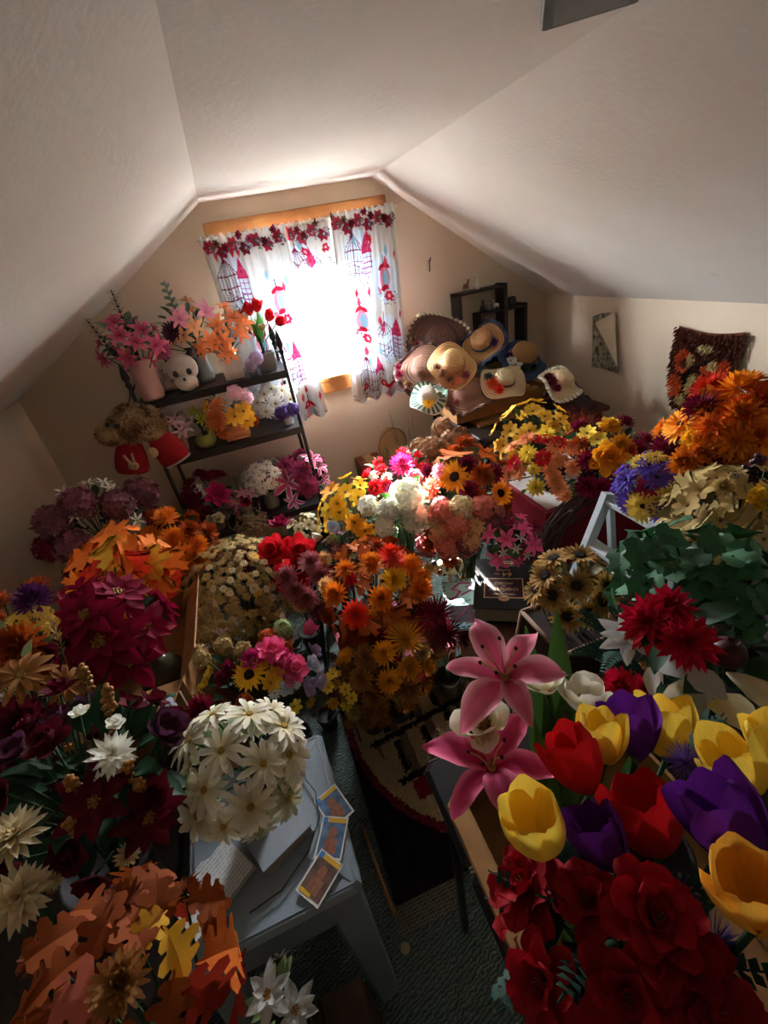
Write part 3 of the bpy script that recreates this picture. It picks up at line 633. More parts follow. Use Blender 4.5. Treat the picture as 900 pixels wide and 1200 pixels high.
# flower arrangements: name, label, category, group, centre, radius, blooms, fillers, leaf, pot, base, flatness, low, up, axis, offset
BOUQUETS = [
 ('hydrangea_arrangement', 'mauve hydrangea heads with white star flowers, standing in the wall corner', 'flowers', None, (-0.753, 1.921, 0.8), 0.22, [('hydrangea', 'mauve', '', [(-0.72, 1.786, 0.971, 0.0701), (-0.608, 1.804, 0.917, 0.0728), (-0.819, 1.761, 0.936, 0.0691), (-0.552, 1.941, 0.889, 0.0786), (-0.781, 1.708, 0.846, 0.0694)]), ('star', 'white', '', [(-0.799, 1.781, 0.963, 0.0378), (-0.738, 1.753, 0.941, 0.0378), (-0.622, 1.862, 0.967, 0.0402), (-0.579, 1.826, 0.896, 0.0405), (-0.816, 1.744, 0.914, 0.0376), (-0.643, 1.889, 0.988, 0.0404), (-0.572, 1.801, 0.835, 0.0407), (-0.769, 1.847, 1.006, 0.0387)])], [('hydrangea', 'wine', 0.0639, 4), ('star', 'white', 0.0391, 6)], ('oval', 'dkgreen', 0.07, 22), ('basket', 'wicker', 0.09, 0.14), 0.5, 1.0, -0.3, 0.3, None, (0.0, 0.0)),
 ('mum_bunch', 'burnt-orange pompom mums bunched in front of the black shelf', 'flowers', None, (-0.464, 1.75, 0.7), 0.153, [('mum', 'orange', '', [(-0.444, 1.71, 0.846, 0.0559), (-0.502, 1.654, 0.813, 0.0545), (-0.433, 1.632, 0.793, 0.0547), (-0.372, 1.634, 0.737, 0.056), (-0.383, 1.621, 0.687, 0.0564), (-0.434, 1.6, 0.693, 0.0554)]), ('mum', 'rust', '', [(-0.375, 1.665, 0.792, 0.0494), (-0.353, 1.645, 0.689, 0.0505)])], [('mum', 'rust', 0.0522, 9)], ('oval', 'dkgreen', 0.06, 10), ('pot', 'terracotta', 0.07, 0.12), 0.4, 1.0, -0.3, 0.3, None, (-0.041, -0.043)),
 ('maple_leaf_bunch', 'bright orange and yellow artificial maple leaves above the burgundy poinsettia', 'leaves', None, (-0.587, 1.506, 0.78), 0.178, [('maple', 'amber', '', [(-0.545, 1.402, 0.918, 0.0591), (-0.596, 1.346, 0.859, 0.0579), (-0.468, 1.395, 0.852, 0.0609), (-0.514, 1.345, 0.801, 0.0435)]), ('maple', 'flame', '', [(-0.493, 1.403, 0.891, 0.0656), (-0.437, 1.415, 0.812, 0.0684), (-0.477, 1.366, 0.787, 0.0667), (-0.694, 1.388, 0.859, 0.0479), (-0.695, 1.371, 0.824, 0.064), (-0.536, 1.357, 0.864, 0.0641)]), ('maple', 'scarlet', '', [(-0.457, 1.391, 0.742, 0.0631), (-0.517, 1.37, 0.871, 0.0592), (-0.626, 1.375, 0.895, 0.0422), (-0.435, 1.414, 0.767, 0.0636)])], [('maple', 'flame', 0.0594, 13), ('maple', 'scarlet', 0.0594, 9)], None, ('pot', 'dark', 0.07, 0.12), 0.4, 1.0, -0.3, 0.3, None, (-0.019, 0.088)),
 ('poinsettia_bunch', 'large velvety burgundy poinsettias with gold berry centres above a cardboard flap', 'flowers', None, (-0.543, 1.126, 0.82), 0.15, [('poinsettia', 'crimson', 'split', [(-0.472, 1.099, 0.949, 0.088), (-0.511, 0.989, 0.903, 0.1149), (-0.433, 1.038, 0.87, 0.0921), (-0.481, 0.99, 0.827, 0.0983), (-0.521, 1.013, 0.97, 0.081)])], [('poinsettia', 'crimson', 0.0889, 6)], ('oval', 'dkgreen', 0.08, 6), ('pot', 'dark', 0.08, 0.14), 0.53, 1.0, -0.3, 0.3, None, (-0.06, 0.2)),
 ('mixed_mum_bouquet', 'bouquet of purple mum, yellow daisies and rust mum against the left wall', 'flowers', None, (-0.674, 1.1, 0.92), 0.125, [('mum', 'plum', '', [(-0.622, 1.06, 1.026, 0.0481)]), ('gerbera', 'butter', '', [(-0.611, 1.037, 1.008, 0.0259), (-0.649, 1.017, 1.01, 0.0253), (-0.597, 1.028, 0.968, 0.0343), (-0.634, 1.004, 0.988, 0.0234)]), ('mum', 'rust', '', [(-0.657, 0.986, 0.967, 0.0618)]), ('rose', 'crimson', '', [(-0.579, 1.097, 0.965, 0.0429)]), ('mum', 'wine', '', [(-0.62, 0.987, 0.922, 0.0298), (-0.606, 1.038, 0.903, 0.0314)])], [('mum', 'rust', 0.0387, 6), ('gerbera', 'gold', 0.0258, 4)], ('fern', 'sage', 0.09, 9), ('pot', 'dark', 0.07, 0.12), 0.4, 1.0, -0.3, 0.3, None, (-0.15, -0.2)),
 ('brown_gerbera_bouquet', 'faded brown gerberas and dark red mum with a wheat stem', 'flowers', None, (-0.63, 0.883, 0.9), 0.11, [('daisy', 'bronze', 'split', [(-0.589, 0.837, 0.992, 0.061)]), ('daisy', 'bronze', 'split', [(-0.537, 0.837, 0.937, 0.0459)]), ('mum', 'maroon', '', [(-0.603, 0.78, 0.931, 0.0563)]), ('mum', 'maroon', '', [(-0.565, 0.794, 0.898, 0.0414)]), ('wheat', 'tan', '', [(-0.561, 0.951, 0.975, 0.0495)])], [('mum', 'maroon', 0.0405, 6)], ('oval', 'sage', 0.06, 12), ('pot', 'dark', 0.07, 0.12), 0.4, 1.0, -0.3, 0.3, None, (-0.028, -0.026)),
 ('burgundy_rose_arrangement', 'dark burgundy roses and magnolias with gold berry sprigs and one white mum', 'flowers', None, (-0.482, 0.657, 0.84), 0.159, [('dahlia', 'white', '', [(-0.391, 0.594, 0.955, 0.0411)]), ('rose', 'maroon', '', [(-0.473, 0.626, 0.996, 0.0447)]), ('rose', 'white', '', [(-0.442, 0.673, 0.993, 0.0208)]), ('rose', 'white', '', [(-0.389, 0.644, 0.969, 0.0208)]), ('poinsettia', 'maroon', 'split', [(-0.419, 0.543, 0.931, 0.0619), (-0.372, 0.542, 0.849, 0.0663)]), ('magnolia', 'plumdark', 'split', [(-0.337, 0.643, 0.906, 0.0531)]), ('rose', 'maroon', '', [(-0.359, 0.561, 0.873, 0.0349), (-0.502, 0.759, 0.982, 0.0387)]), ('berries', 'goldberry', '', [(-0.465, 0.775, 0.973, 0.0365), (-0.407, 0.701, 0.974, 0.0344), (-0.375, 0.575, 0.925, 0.0312), (-0.369, 0.56, 0.896, 0.0314), (-0.44, 0.56, 0.959, 0.0294), (-0.451, 0.522, 0.918, 0.0289)]), ('dahlia', 'cream', '', [(-0.414, 0.516, 0.812, 0.0241), (-0.513, 0.507, 0.84, 0.0188)])], [('rose', 'maroon', 0.0382, 18), ('magnolia', 'plumdark', 0.0382, 10), ('berries', 'goldberry', 0.0255, 4)], ('oval', 'dkgreen', 0.08, 36), ('pot', 'dark', 0.09, 0.15), 0.4, 1.0, -0.3, 0.3, None, (-0.12, 0.037)),
 ('rosebud_sprig', 'pink rosebud and two pale blue rosebuds beside the cardboard flap', 'flowers', None, (-0.406, 0.802, 0.8), 0.045, [('rose', 'pink', '', [(-0.403, 0.796, 0.845, 0.0202)]), ('rose', 'iceblue', '', [(-0.37, 0.788, 0.824, 0.0223), (-0.372, 0.772, 0.795, 0.0186)])], [], ('oval', 'dkgreen', 0.04, 6), ('pot', 'dark', 0.035, 0.07), 0.4, 1.0, -0.3, 0.3, None, (-0.14, 0.12)),
 ('white_peony_pair', 'two big cream-white peonies by the oak leaves', 'flowers', None, (-0.583, 0.548, 0.84), 0.083, [('dahlia', 'cream', 'split', [(-0.547, 0.548, 0.914, 0.0502), (-0.533, 0.476, 0.879, 0.0473)])], [], ('oval', 'dkgreen', 0.08, 6), ('pot', 'dark', 0.06, 0.1), 0.4, 1.0, -0.3, 0.3, None, (-0.052, -0.012)),
 ('oak_leaf_garland', 'autumn garland of yellow, orange and salmon oak leaves with a bronze mum', 'leaves', None, (-0.352, 0.302, 0.88), 0.129, [('oak', 'amber', '', [(-0.258, 0.284, 0.967, 0.0326)]), ('oak', 'orangeleaf', '', [(-0.225, 0.29, 0.903, 0.0479)]), ('oak', 'salmonleaf', '', [(-0.341, 0.265, 1.003, 0.0379)]), ('oak', 'redleaf', '', [(-0.228, 0.272, 0.833, 0.0474), (-0.243, 0.25, 0.926, 0.0417)]), ('mum', 'bronze', '', [(-0.306, 0.266, 0.995, 0.0318)]), ('oak', 'brownleaf', '', [(-0.332, 0.316, 1.007, 0.0321), (-0.392, 0.332, 0.999, 0.0324), (-0.365, 0.297, 1.008, 0.0306), (-0.295, 0.31, 0.996, 0.0326), (-0.401, 0.293, 0.999, 0.0302), (-0.267, 0.242, 0.957, 0.0305), (-0.28, 0.339, 0.981, 0.0307), (-0.241, 0.338, 0.936, 0.0281)]), ('oak', 'amber', '', [(-0.281, 0.309, 0.988, 0.0233)])], [('oak', 'brownleaf', 0.0331, 39), ('oak', 'redleaf', 0.031, 12), ('mum', 'rustdark', 0.0269, 9)], None, ('pot', 'dark', 0.06, 0.13), 0.27, 1.0, -0.3, 0.3, None, (0.0, -0.1)),
 ('silver_poinsettia', 'silver-white artificial poinsettia beside the dark wooden board', 'flowers', None, (-0.289, 0.382, 0.4), 0.062, [('poinsettia', 'silver', 'split', [(-0.255, 0.348, 0.44, 0.0469)]), ('poinsettia', 'silver', 'split', [(-0.293, 0.377, 0.462, 0.0504)])], [('star', 'silver', 0.0263, 3)], ('oval', 'sage', 0.04, 6), ('pot', 'dark', 0.05, 0.1), 0.27, 1.0, -0.3, 0.3, None, (0.0, -0.05)),
 ('white_daisy_bouquet', 'bouquet of creamy white daisies in a glass vase standing on the plastic stool', 'flowers', None, (-0.251, 0.667, 0.7), 0.132, [('daisy', 'ivory', 'split', [(-0.253, 0.627, 0.825, 0.0543), (-0.187, 0.594, 0.788, 0.0545), (-0.226, 0.548, 0.749, 0.0576), (-0.168, 0.565, 0.7, 0.0509), (-0.296, 0.586, 0.793, 0.0526), (-0.325, 0.696, 0.805, 0.0576), (-0.198, 0.691, 0.818, 0.0586), (-0.274, 0.73, 0.814, 0.0507), (-0.141, 0.668, 0.773, 0.0595), (-0.143, 0.615, 0.754, 0.0573), (-0.322, 0.57, 0.753, 0.0527), (-0.282, 0.544, 0.732, 0.0445), (-0.162, 0.712, 0.786, 0.0482)])], [('daisy', 'ivory', 0.0512, 21)], ('oval', 'sage', 0.06, 22), ('vase', 'glassdark', 0.045, 0.13), 0.452, 1.0, -0.3, 0.3, None, (0.0, 0.1)),
 ('dried_daisy_basket', 'wicker basket packed with tiny dried tan daisies', 'flowers', None, (-0.259, 1.519, 0.56), 0.219, [('daisy', 'cream', '', [(-0.13, 1.416, 0.711, 0.0153), (-0.167, 1.376, 0.699, 0.015), (-0.124, 1.397, 0.683, 0.0153), (-0.15, 1.348, 0.643, 0.0151), (-0.186, 1.34, 0.665, 0.0208), (-0.264, 1.336, 0.681, 0.0146), (-0.281, 1.35, 0.698, 0.0146), (-0.312, 1.425, 0.751, 0.0149), (-0.239, 1.388, 0.735, 0.0148), (-0.198, 1.405, 0.738, 0.015), (-0.314, 1.362, 0.703, 0.0146), (-0.138, 1.341, 0.603, 0.0152), (-0.155, 1.423, 0.728, 0.0153), (-0.252, 1.363, 0.714, 0.0146)]), ('daisy', 'goldstraw', '', [(-0.179, 1.335, 0.65, 0.0208), (-0.158, 1.432, 0.735, 0.0214)])], [('daisy', 'straw', 0.0199, 135), ('daisy', 'tan', 0.0183, 165)], ('oval', 'olivedry', 0.035, 60), ('basket', 'wicker', 0.1, 0.13), 0.26, 0.95, -0.25, 0.3, None, (0.0, 0.0)),
 ('red_peony_bunch', 'deep red ruffled peonies behind the tan dried daisies', 'flowers', None, (-0.062, 1.562, 0.6), 0.137, [('peony', 'red', '', [(-0.089, 1.476, 0.696, 0.0766), (-0.006, 1.463, 0.671, 0.0773), (-0.06, 1.443, 0.608, 0.0776), (-0.007, 1.443, 0.616, 0.0779)])], [('peony', 'wine', 0.0686, 4)], ('oval', 'dkgreen', 0.06, 6), ('pot', 'dark', 0.06, 0.12), 0, 1.0, -0.3, 0.3, None, (0.0, 0.1)),
 ('dusty_mum_bunch', 'dusty mauve and tan dried mums left of the orange wreath flowers', 'flowers', None, (0.017, 1.432, 0.56), 0.138, [('mum', 'dustyrose', '', [(0.023, 1.357, 0.682, 0.0519), (-0.065, 1.348, 0.662, 0.0514), (0.041, 1.322, 0.641, 0.0518), (-0.054, 1.323, 0.613, 0.0516), (-0.024, 1.302, 0.584, 0.0517)]), ('mum', 'wheatpeach', '', [(0.07, 1.366, 0.669, 0.0372), (-0.051, 1.312, 0.556, 0.0369)])], [('mum', 'dustyrose', 0.0493, 7)], ('oval', 'dkgreen', 0.05, 6), ('pot', 'dark', 0.06, 0.12), 0, 1.0, -0.3, 0.3, None, (-0.06, 0.0)),
 ('autumn_mum_arrangement', 'round arrangement of orange, yellow and scarlet mums with rust leaves', 'flowers', None, (0.203, 1.233, 0.56), 0.201, [('mum', 'scarlet', '', [(0.268, 1.162, 0.736, 0.0557), (0.109, 1.073, 0.636, 0.0535)]), ('mum', 'yolk', '', [(0.253, 1.096, 0.698, 0.0488)]), ('mum', 'orange', '', [(0.324, 1.143, 0.692, 0.0507), (0.068, 1.144, 0.68, 0.0492), (0.192, 1.065, 0.67, 0.048), (0.203, 1.149, 0.743, 0.0492), (0.326, 1.093, 0.633, 0.0503)]), ('mum', 'wheatpeach', '', [(0.052, 1.192, 0.686, 0.0364), (0.401, 1.203, 0.604, 0.0394)]), ('peony', 'red', '', [(0.126, 1.138, 0.72, 0.0244)]), ('maple', 'rustleaf', '', [(0.132, 1.047, 0.592, 0.0376), (0.053, 1.1, 0.582, 0.0385), (0.201, 1.041, 0.62, 0.0375), (0.285, 1.066, 0.635, 0.0383), (0.154, 1.11, 0.711, 0.0376), (0.202, 1.192, 0.757, 0.039), (0.24, 1.039, 0.597, 0.0379)]), ('dahlia', 'orange', '', [(0.12, 1.179, 0.735, 0.0414), (0.362, 1.14, 0.639, 0.0432)])], [('mum', 'rust', 0.0456, 12), ('maple', 'rustleaf', 0.0395, 18), ('mum', 'wheatpeach', 0.0335, 6), ('dahlia', 'wine', 0.0365, 6)], ('oval', 'olivedry', 0.05, 8), ('basket', 'wicker', 0.09, 0.14), 0.19, 1.0, -0.3, 0.3, None, (0.0, 0.1)),
 ('gold_spider_mums', 'golden spider mums spilling over the red box with a white label', 'flowers', None, (0.177, 1.068, 0.42), 0.157, [('spider', 'goldmum', '', [(0.225, 0.988, 0.546, 0.0695)]), ('mum', 'goldmum', '', [(0.15, 0.971, 0.54, 0.0446), (0.211, 0.931, 0.488, 0.0447), (0.14, 0.926, 0.475, 0.0443)]), ('mum', 'straw', '', [(0.265, 0.962, 0.495, 0.035)]), ('mum', 'bronze', '', [(0.098, 0.991, 0.531, 0.0476), (0.066, 0.958, 0.487, 0.0471)]), ('mum', 'goldmum', '', [(0.047, 1.05, 0.505, 0.0302)])], [('mum', 'bronze', 0.0493, 24), ('mum', 'goldmum', 0.0377, 9)], ('oval', 'olivedry', 0.05, 22), ('pot', 'dark', 0.05, 0.06), 0.012, 1.0, -0.95, 0.3, None, (0.004, 0.06)),
 ('yellow_blossom_sprig', 'thin sprig of small yellow blossoms beside the rug', 'flowers', None, (-0.01, 1.111, 0.28), 0.085, [('cosmos', 'yellow', '', [(-0.044, 1.049, 0.434, 0.0222), (-0.017, 1.064, 0.435, 0.0225), (0.007, 0.982, 0.441, 0.0215), (0.017, 0.958, 0.422, 0.0213), (-0.005, 1.011, 0.335, 0.0226), (-0.042, 1.022, 0.43, 0.0219)])], [('cosmos', 'gold', 0.0212, 7)], ('oval', 'olivedry', 0.03, 8), ('pot', 'dark', 0.04, 0.08), 0, 1.0, -0.3, 0.3, None, (-0.08, 0.1)),
 ('dried_mum_clump', 'clump of dull bronze dried mums at the rug edge below the gold mums', 'flowers', None, (0.077, 1.126, 0.24), 0.125, [('mum', 'bronze', '', [(0.081, 1.011, 0.44, 0.0386), (0.017, 0.998, 0.399, 0.0385), (0.114, 1.028, 0.308, 0.0409), (0.061, 0.997, 0.295, 0.04)]), ('mum', 'straw', '', [(0.154, 1.054, 0.308, 0.0327), (0.012, 1.005, 0.293, 0.0314)])], [('mum', 'bronze', 0.0407, 21), ('mum', 'rustdark', 0.0375, 15)], ('oval', 'olivedry', 0.045, 22), ('pot', 'dark', 0.05, 0.06), 0.012, 1.0, -0.9, 0.3, None, (-0.004, -0.0)),
 ('maroon_tinsel_flower', 'dark maroon fringe flower between the gold mums and the teal booklet', 'flowers', None, (0.388, 1.118, 0.42), 0.104, [('spider', 'wine', '', [(0.355, 1.043, 0.542, 0.0787)]), ('spider', 'maroon', '', [(0.354, 0.966, 0.534, 0.0647)])], [('spider', 'maroon', 0.0612, 6)], ('oval', 'dkgreen', 0.05, 4), ('pot', 'dark', 0.05, 0.1), 0.012, 1.0, -0.3, 0.3, None, (0.02, 0.02)),
 ('azalea_sunflower_bouquet', 'mixed bouquet with hot-pink azaleas, one yellow sunflower and lilac blooms', 'flowers', None, (-0.236, 1.13, 0.46), 0.18, [('sunflower', 'yolk', '', [(-0.244, 1.021, 0.602, 0.0548)]), ('peony', 'hotpink', '', [(-0.17, 1.065, 0.614, 0.0567), (-0.128, 1.025, 0.557, 0.0569)]), ('tulip', 'hotpink', '', [(-0.068, 1.194, 0.519, 0.0408)]), ('peony', 'magenta', '', [(-0.225, 1.057, 0.624, 0.038), (-0.147, 1.048, 0.592, 0.0387)]), ('cosmos', 'gold', '', [(-0.191, 0.995, 0.569, 0.03), (-0.176, 1.011, 0.58, 0.0303), (-0.206, 1.045, 0.615, 0.0304)]), ('rose', 'paleblue', '', [(-0.073, 1.071, 0.507, 0.0355), (-0.157, 0.989, 0.537, 0.033)]), ('rose', 'lavender', '', [(-0.061, 1.151, 0.471, 0.0405), (-0.102, 1.013, 0.479, 0.0371), (-0.068, 1.03, 0.468, 0.0378)]), ('hydrangea', 'sage', '', [(-0.125, 1.166, 0.597, 0.0361)]), ('mum', 'crimson', '', [(-0.373, 0.957, 0.608, 0.0467)]), ('cosmos', 'yellow', '', [(-0.378, 1.105, 0.567, 0.0261), (-0.399, 1.078, 0.558, 0.0257), (-0.36, 1.112, 0.588, 0.0261)]), ('daisy', 'white', '', [(-0.19, 0.978, 0.542, 0.0225), (-0.129, 1.002, 0.526, 0.0232)]), ('cosmos', 'yellow', '', [(-0.153, 0.972, 0.465, 0.0258), (-0.176, 0.961, 0.451, 0.0257)]), ('hydrangea', 'tan', '', [(-0.31, 1.154, 0.622, 0.0319), (-0.247, 1.093, 0.635, 0.0309), (-0.346, 1.041, 0.703, 0.0287)]), ('peony', 'wine', '', [(-0.294, 1.056, 0.613, 0.0327), (-0.32, 1.05, 0.597, 0.0327)])], [('hydrangea', 'rust', 0.0337, 6), ('cosmos', 'gold', 0.0252, 6)], ('oval', 'dkgreen', 0.05, 26), ('pot', 'dark', 0.08, 0.14), 0, 1.0, -0.3, 0.3, None, (0.0, 0.0)),
 ('dried_weed_bunch', 'small bunch of dried tan and grey-lilac seed heads beside the dried daisy basket', 'flowers', None, (-0.374, 1.327, 0.44), 0.093, [('hydrangea', 'tan', '', [(-0.341, 1.298, 0.521, 0.0327), (-0.382, 1.282, 0.586, 0.0316), (-0.382, 1.24, 0.503, 0.0317), (-0.382, 1.148, 0.638, 0.0287)]), ('hydrangea', 'driedbrown', '', [(-0.33, 1.26, 0.486, 0.0295), (-0.475, 1.298, 0.449, 0.0299)]), ('star', 'lavender', '', [(-0.35, 1.34, 0.529, 0.0243), (-0.389, 1.297, 0.526, 0.0236), (-0.328, 1.284, 0.508, 0.0238)])], [('hydrangea', 'olivedry', 0.0278, 12), ('star', 'lavender', 0.0216, 9)], ('oval', 'olivedry', 0.04, 16), ('pot', 'dark', 0.04, 0.08), 0, 1.0, -0.3, 0.3, None, (0.06, -0.06)),
 ('lily_pansy_bunch', 'mauve and cream small flowers in front of the yellow pansies', 'flowers', None, (0.142, 1.472, 0.6), 0.094, [('star', 'mauve', '', [(0.13, 1.42, 0.678, 0.0288), (0.176, 1.413, 0.665, 0.029), (0.095, 1.409, 0.651, 0.0288), (0.152, 1.384, 0.633, 0.0288)]), ('cosmos', 'sagecream', '', [(0.177, 1.396, 0.643, 0.0289), (0.216, 1.429, 0.64, 0.0296)])], [('star', 'mauve', 0.0269, 12)], ('oval', 'dkgreen', 0.05, 12), ('pot', 'dark', 0.05, 0.1), 0.19, 1.0, -0.3, 0.3, None, (-0.049, 0.0)),
 ('pale_tulip_pair', 'pair of pale blue-white tulips in the patch of sunlight', 'flowers', None, (0.174, 1.546, 0.66), 0.062, [('tulip', 'paleblue', '', [(0.153, 1.501, 0.697, 0.0432), (0.214, 1.526, 0.674, 0.0443)]), ('tulip', 'ivory', '', [(0.102, 1.549, 0.656, 0.0342)])], [], ('oval', 'sage', 0.06, 4), ('pot', 'dark', 0.04, 0.1), 0, 1.0, -0.3, 0.3, None, (-0.004, 0.077)),
 ('yellow_pansy_bouquet', 'yellow and amber pansies under the window, beside the white hydrangeas', 'flowers', None, (0.264, 1.637, 0.68), 0.151, [('cosmos', 'yolk', '', [(0.235, 1.564, 0.809, 0.0435), (0.193, 1.548, 0.78, 0.0433), (0.277, 1.545, 0.781, 0.0437), (0.189, 1.528, 0.753, 0.0499)]), ('cosmos', 'amberflower', '', [(0.329, 1.518, 0.718, 0.0442), (0.264, 1.482, 0.664, 0.0438), (0.229, 1.476, 0.719, 0.0427), (0.187, 1.616, 0.809, 0.0444)]), ('cosmos', 'yellow', '', [(0.153, 1.566, 0.754, 0.0405), (0.114, 1.642, 0.671, 0.0427)])], [('cosmos', 'yolk', 0.0396, 12)], ('oval', 'green', 0.05, 16), ('pot', 'dark', 0.07, 0.12), 0, 1.0, -0.3, 0.3, None, (0.004, 0.053)),
 ('white_hydrangea_bouquet', 'bright white hydrangea heads with dark green leaves in the sunlight', 'flowers', None, (0.431, 1.493, 0.68), 0.151, [('hydrangea', 'white', '', [(0.429, 1.403, 0.806, 0.0728), (0.443, 1.37, 0.725, 0.0672), (0.328, 1.388, 0.717, 0.0478), (0.296, 1.473, 0.771, 0.0456), (0.354, 1.399, 0.77, 0.0506)])], [], ('oval', 'green', 0.09, 26), ('pot', 'dark', 0.07, 0.12), 0.19, 1.0, -0.3, 0.3, None, (-0.035, -0.007)),
 ('magenta_mum_bouquet', 'magenta and pink mums with red carnations and small white daisies by the wall', 'flowers', None, (0.494, 1.717, 0.72), 0.159, [('mum', 'magenta', '', [(0.492, 1.604, 0.831, 0.0593)]), ('peony', 'pink', '', [(0.522, 1.573, 0.78, 0.0455)]), ('mum', 'wine', '', [(0.595, 1.605, 0.768, 0.0431)]), ('peony', 'red', '', [(0.37, 1.625, 0.758, 0.0425), (0.411, 1.632, 0.825, 0.0316), (0.407, 1.594, 0.768, 0.042)]), ('daisy', 'white', '', [(0.379, 1.649, 0.805, 0.0283), (0.42, 1.604, 0.803, 0.0279)]), ('peony', 'orchid', '', [(0.42, 1.582, 0.757, 0.035)])], [('peony', 'red', 0.0378, 7)], ('oval', 'dkgreen', 0.05, 12), ('pot', 'dark', 0.06, 0.12), 0, 1.0, -0.3, 0.3, None, (0.0, 0.0)),
 ('brown_hydrangea_bunch', 'dried brown hydrangea against the wall under the hat box', 'flowers', None, (0.807, 1.93, 0.7), 0.128, [('hydrangea', 'driedbrown', '', [(0.73, 1.847, 0.759, 0.0646), (0.814, 1.826, 0.773, 0.0644), (0.765, 1.81, 0.705, 0.0647), (0.698, 1.863, 0.696, 0.0658), (0.83, 1.805, 0.714, 0.0648)])], [('hydrangea', 'driedbrown', 0.0596, 6)], ('oval', 'olivedry', 0.05, 8), ('pot', 'dark', 0.06, 0.12), 0, 1.0, -0.3, 0.3, None, (0.0, 0.0)),
 ('sunflower_arrangement', 'autumn arrangement with a large orange sunflower and rust dahlias', 'flowers', None, (0.716, 1.478, 0.72), 0.188, [('sunflower', 'amberflower', '', [(0.616, 1.372, 0.838, 0.0695), (0.759, 1.299, 0.757, 0.0571)]), ('dahlia', 'salmon', '', [(0.548, 1.435, 0.785, 0.0591)]), ('dahlia', 'rust', '', [(0.707, 1.332, 0.837, 0.0532), (0.672, 1.309, 0.755, 0.0536)]), ('dahlia', 'wine', '', [(0.672, 1.373, 0.87, 0.0441), (0.751, 1.329, 0.829, 0.0441), (0.646, 1.321, 0.794, 0.0438)]), ('dahlia', 'pink', '', [(0.584, 1.436, 0.847, 0.0389)]), ('mum', 'bronze', '', [(0.718, 1.321, 0.824, 0.0376)])], [('dahlia', 'rust', 0.0487, 9), ('maple', 'rustleaf', 0.0556, 9)], ('oval', 'dkgreen', 0.05, 8), ('basket', 'wicker', 0.08, 0.14), 0, 1.0, -0.3, 0.3, None, (0.025, 0.068)),
 ('hydrangea_mix_bouquet', 'full bouquet of dusty pink, cream and tan hydrangeas behind the panda', 'flowers', None, (0.621, 1.331, 0.62), 0.185, [('hydrangea', 'cream', '', [(0.573, 1.249, 0.778, 0.054)]), ('hydrangea', 'salmon', '', [(0.537, 1.211, 0.733, 0.0535), (0.644, 1.214, 0.771, 0.0536), (0.493, 1.208, 0.671, 0.0541), (0.509, 1.269, 0.768, 0.0543)]), ('zinnia', 'wheatpeach', '', [(0.596, 1.187, 0.732, 0.0384)]), ('hydrangea', 'sagecream', '', [(0.49, 1.269, 0.746, 0.0394)]), ('hydrangea', 'peach', '', [(0.484, 1.244, 0.708, 0.0454), (0.558, 1.171, 0.687, 0.0444)]), ('hydrangea', 'dustyrose', '', [(0.542, 1.173, 0.674, 0.0475), (0.677, 1.199, 0.736, 0.048)]), ('dahlia', 'rust', '', [(0.452, 1.267, 0.662, 0.0402), (0.493, 1.197, 0.621, 0.0395)])], [('hydrangea', 'dustyrose', 0.0495, 9)], ('oval', 'dkgreen', 0.06, 14), ('pot', 'dark', 0.08, 0.14), 0, 1.0, -0.3, 0.3, None, (0.021, 0.071)),
 ('pink_lily_bunch', 'small bright pink and white lilies directly behind the thick black book', 'flowers', None, (0.702, 1.133, 0.66), 0.092, [('lily', 'hotpink', '', [(0.624, 1.134, 0.71, 0.0435), (0.652, 1.078, 0.715, 0.0423), (0.707, 1.077, 0.733, 0.0423), (0.718, 1.046, 0.686, 0.0423), (0.624, 1.088, 0.642, 0.0434)]), ('star', 'white', '', [(0.668, 1.053, 0.69, 0.0225), (0.633, 1.074, 0.673, 0.0227), (0.702, 1.041, 0.66, 0.0226), (0.691, 1.063, 0.72, 0.0224)]), ('lily', 'wine', '', [(0.759, 1.091, 0.72, 0.0374), (0.687, 1.107, 0.747, 0.037)])], [('lily', 'hotpink', 0.0327, 9), ('star', 'white', 0.0208, 7)], ('oval', 'green', 0.05, 14), ('pot', 'dark', 0.06, 0.12), 0, 1.0, -0.3, 0.3, None, (0.034, 0.151)),
 ('cream_twig_flowers', 'small cream dried flowers at the foot of the black shelf', 'flowers', None, (0.052, 1.746, 0.6), 0.075, [('cosmos', 'sagecream', '', [(0.023, 1.69, 0.642, 0.029), (0.069, 1.69, 0.647, 0.0291), (0.089, 1.682, 0.614, 0.0293), (0.029, 1.674, 0.605, 0.0291)])], [('cosmos', 'sagecream', 0.0264, 7)], ('oval', 'olivedry', 0.04, 8), ('pot', 'dark', 0.04, 0.1), 0, 1.0, -0.3, 0.3, None, (0.0, 0.0)),
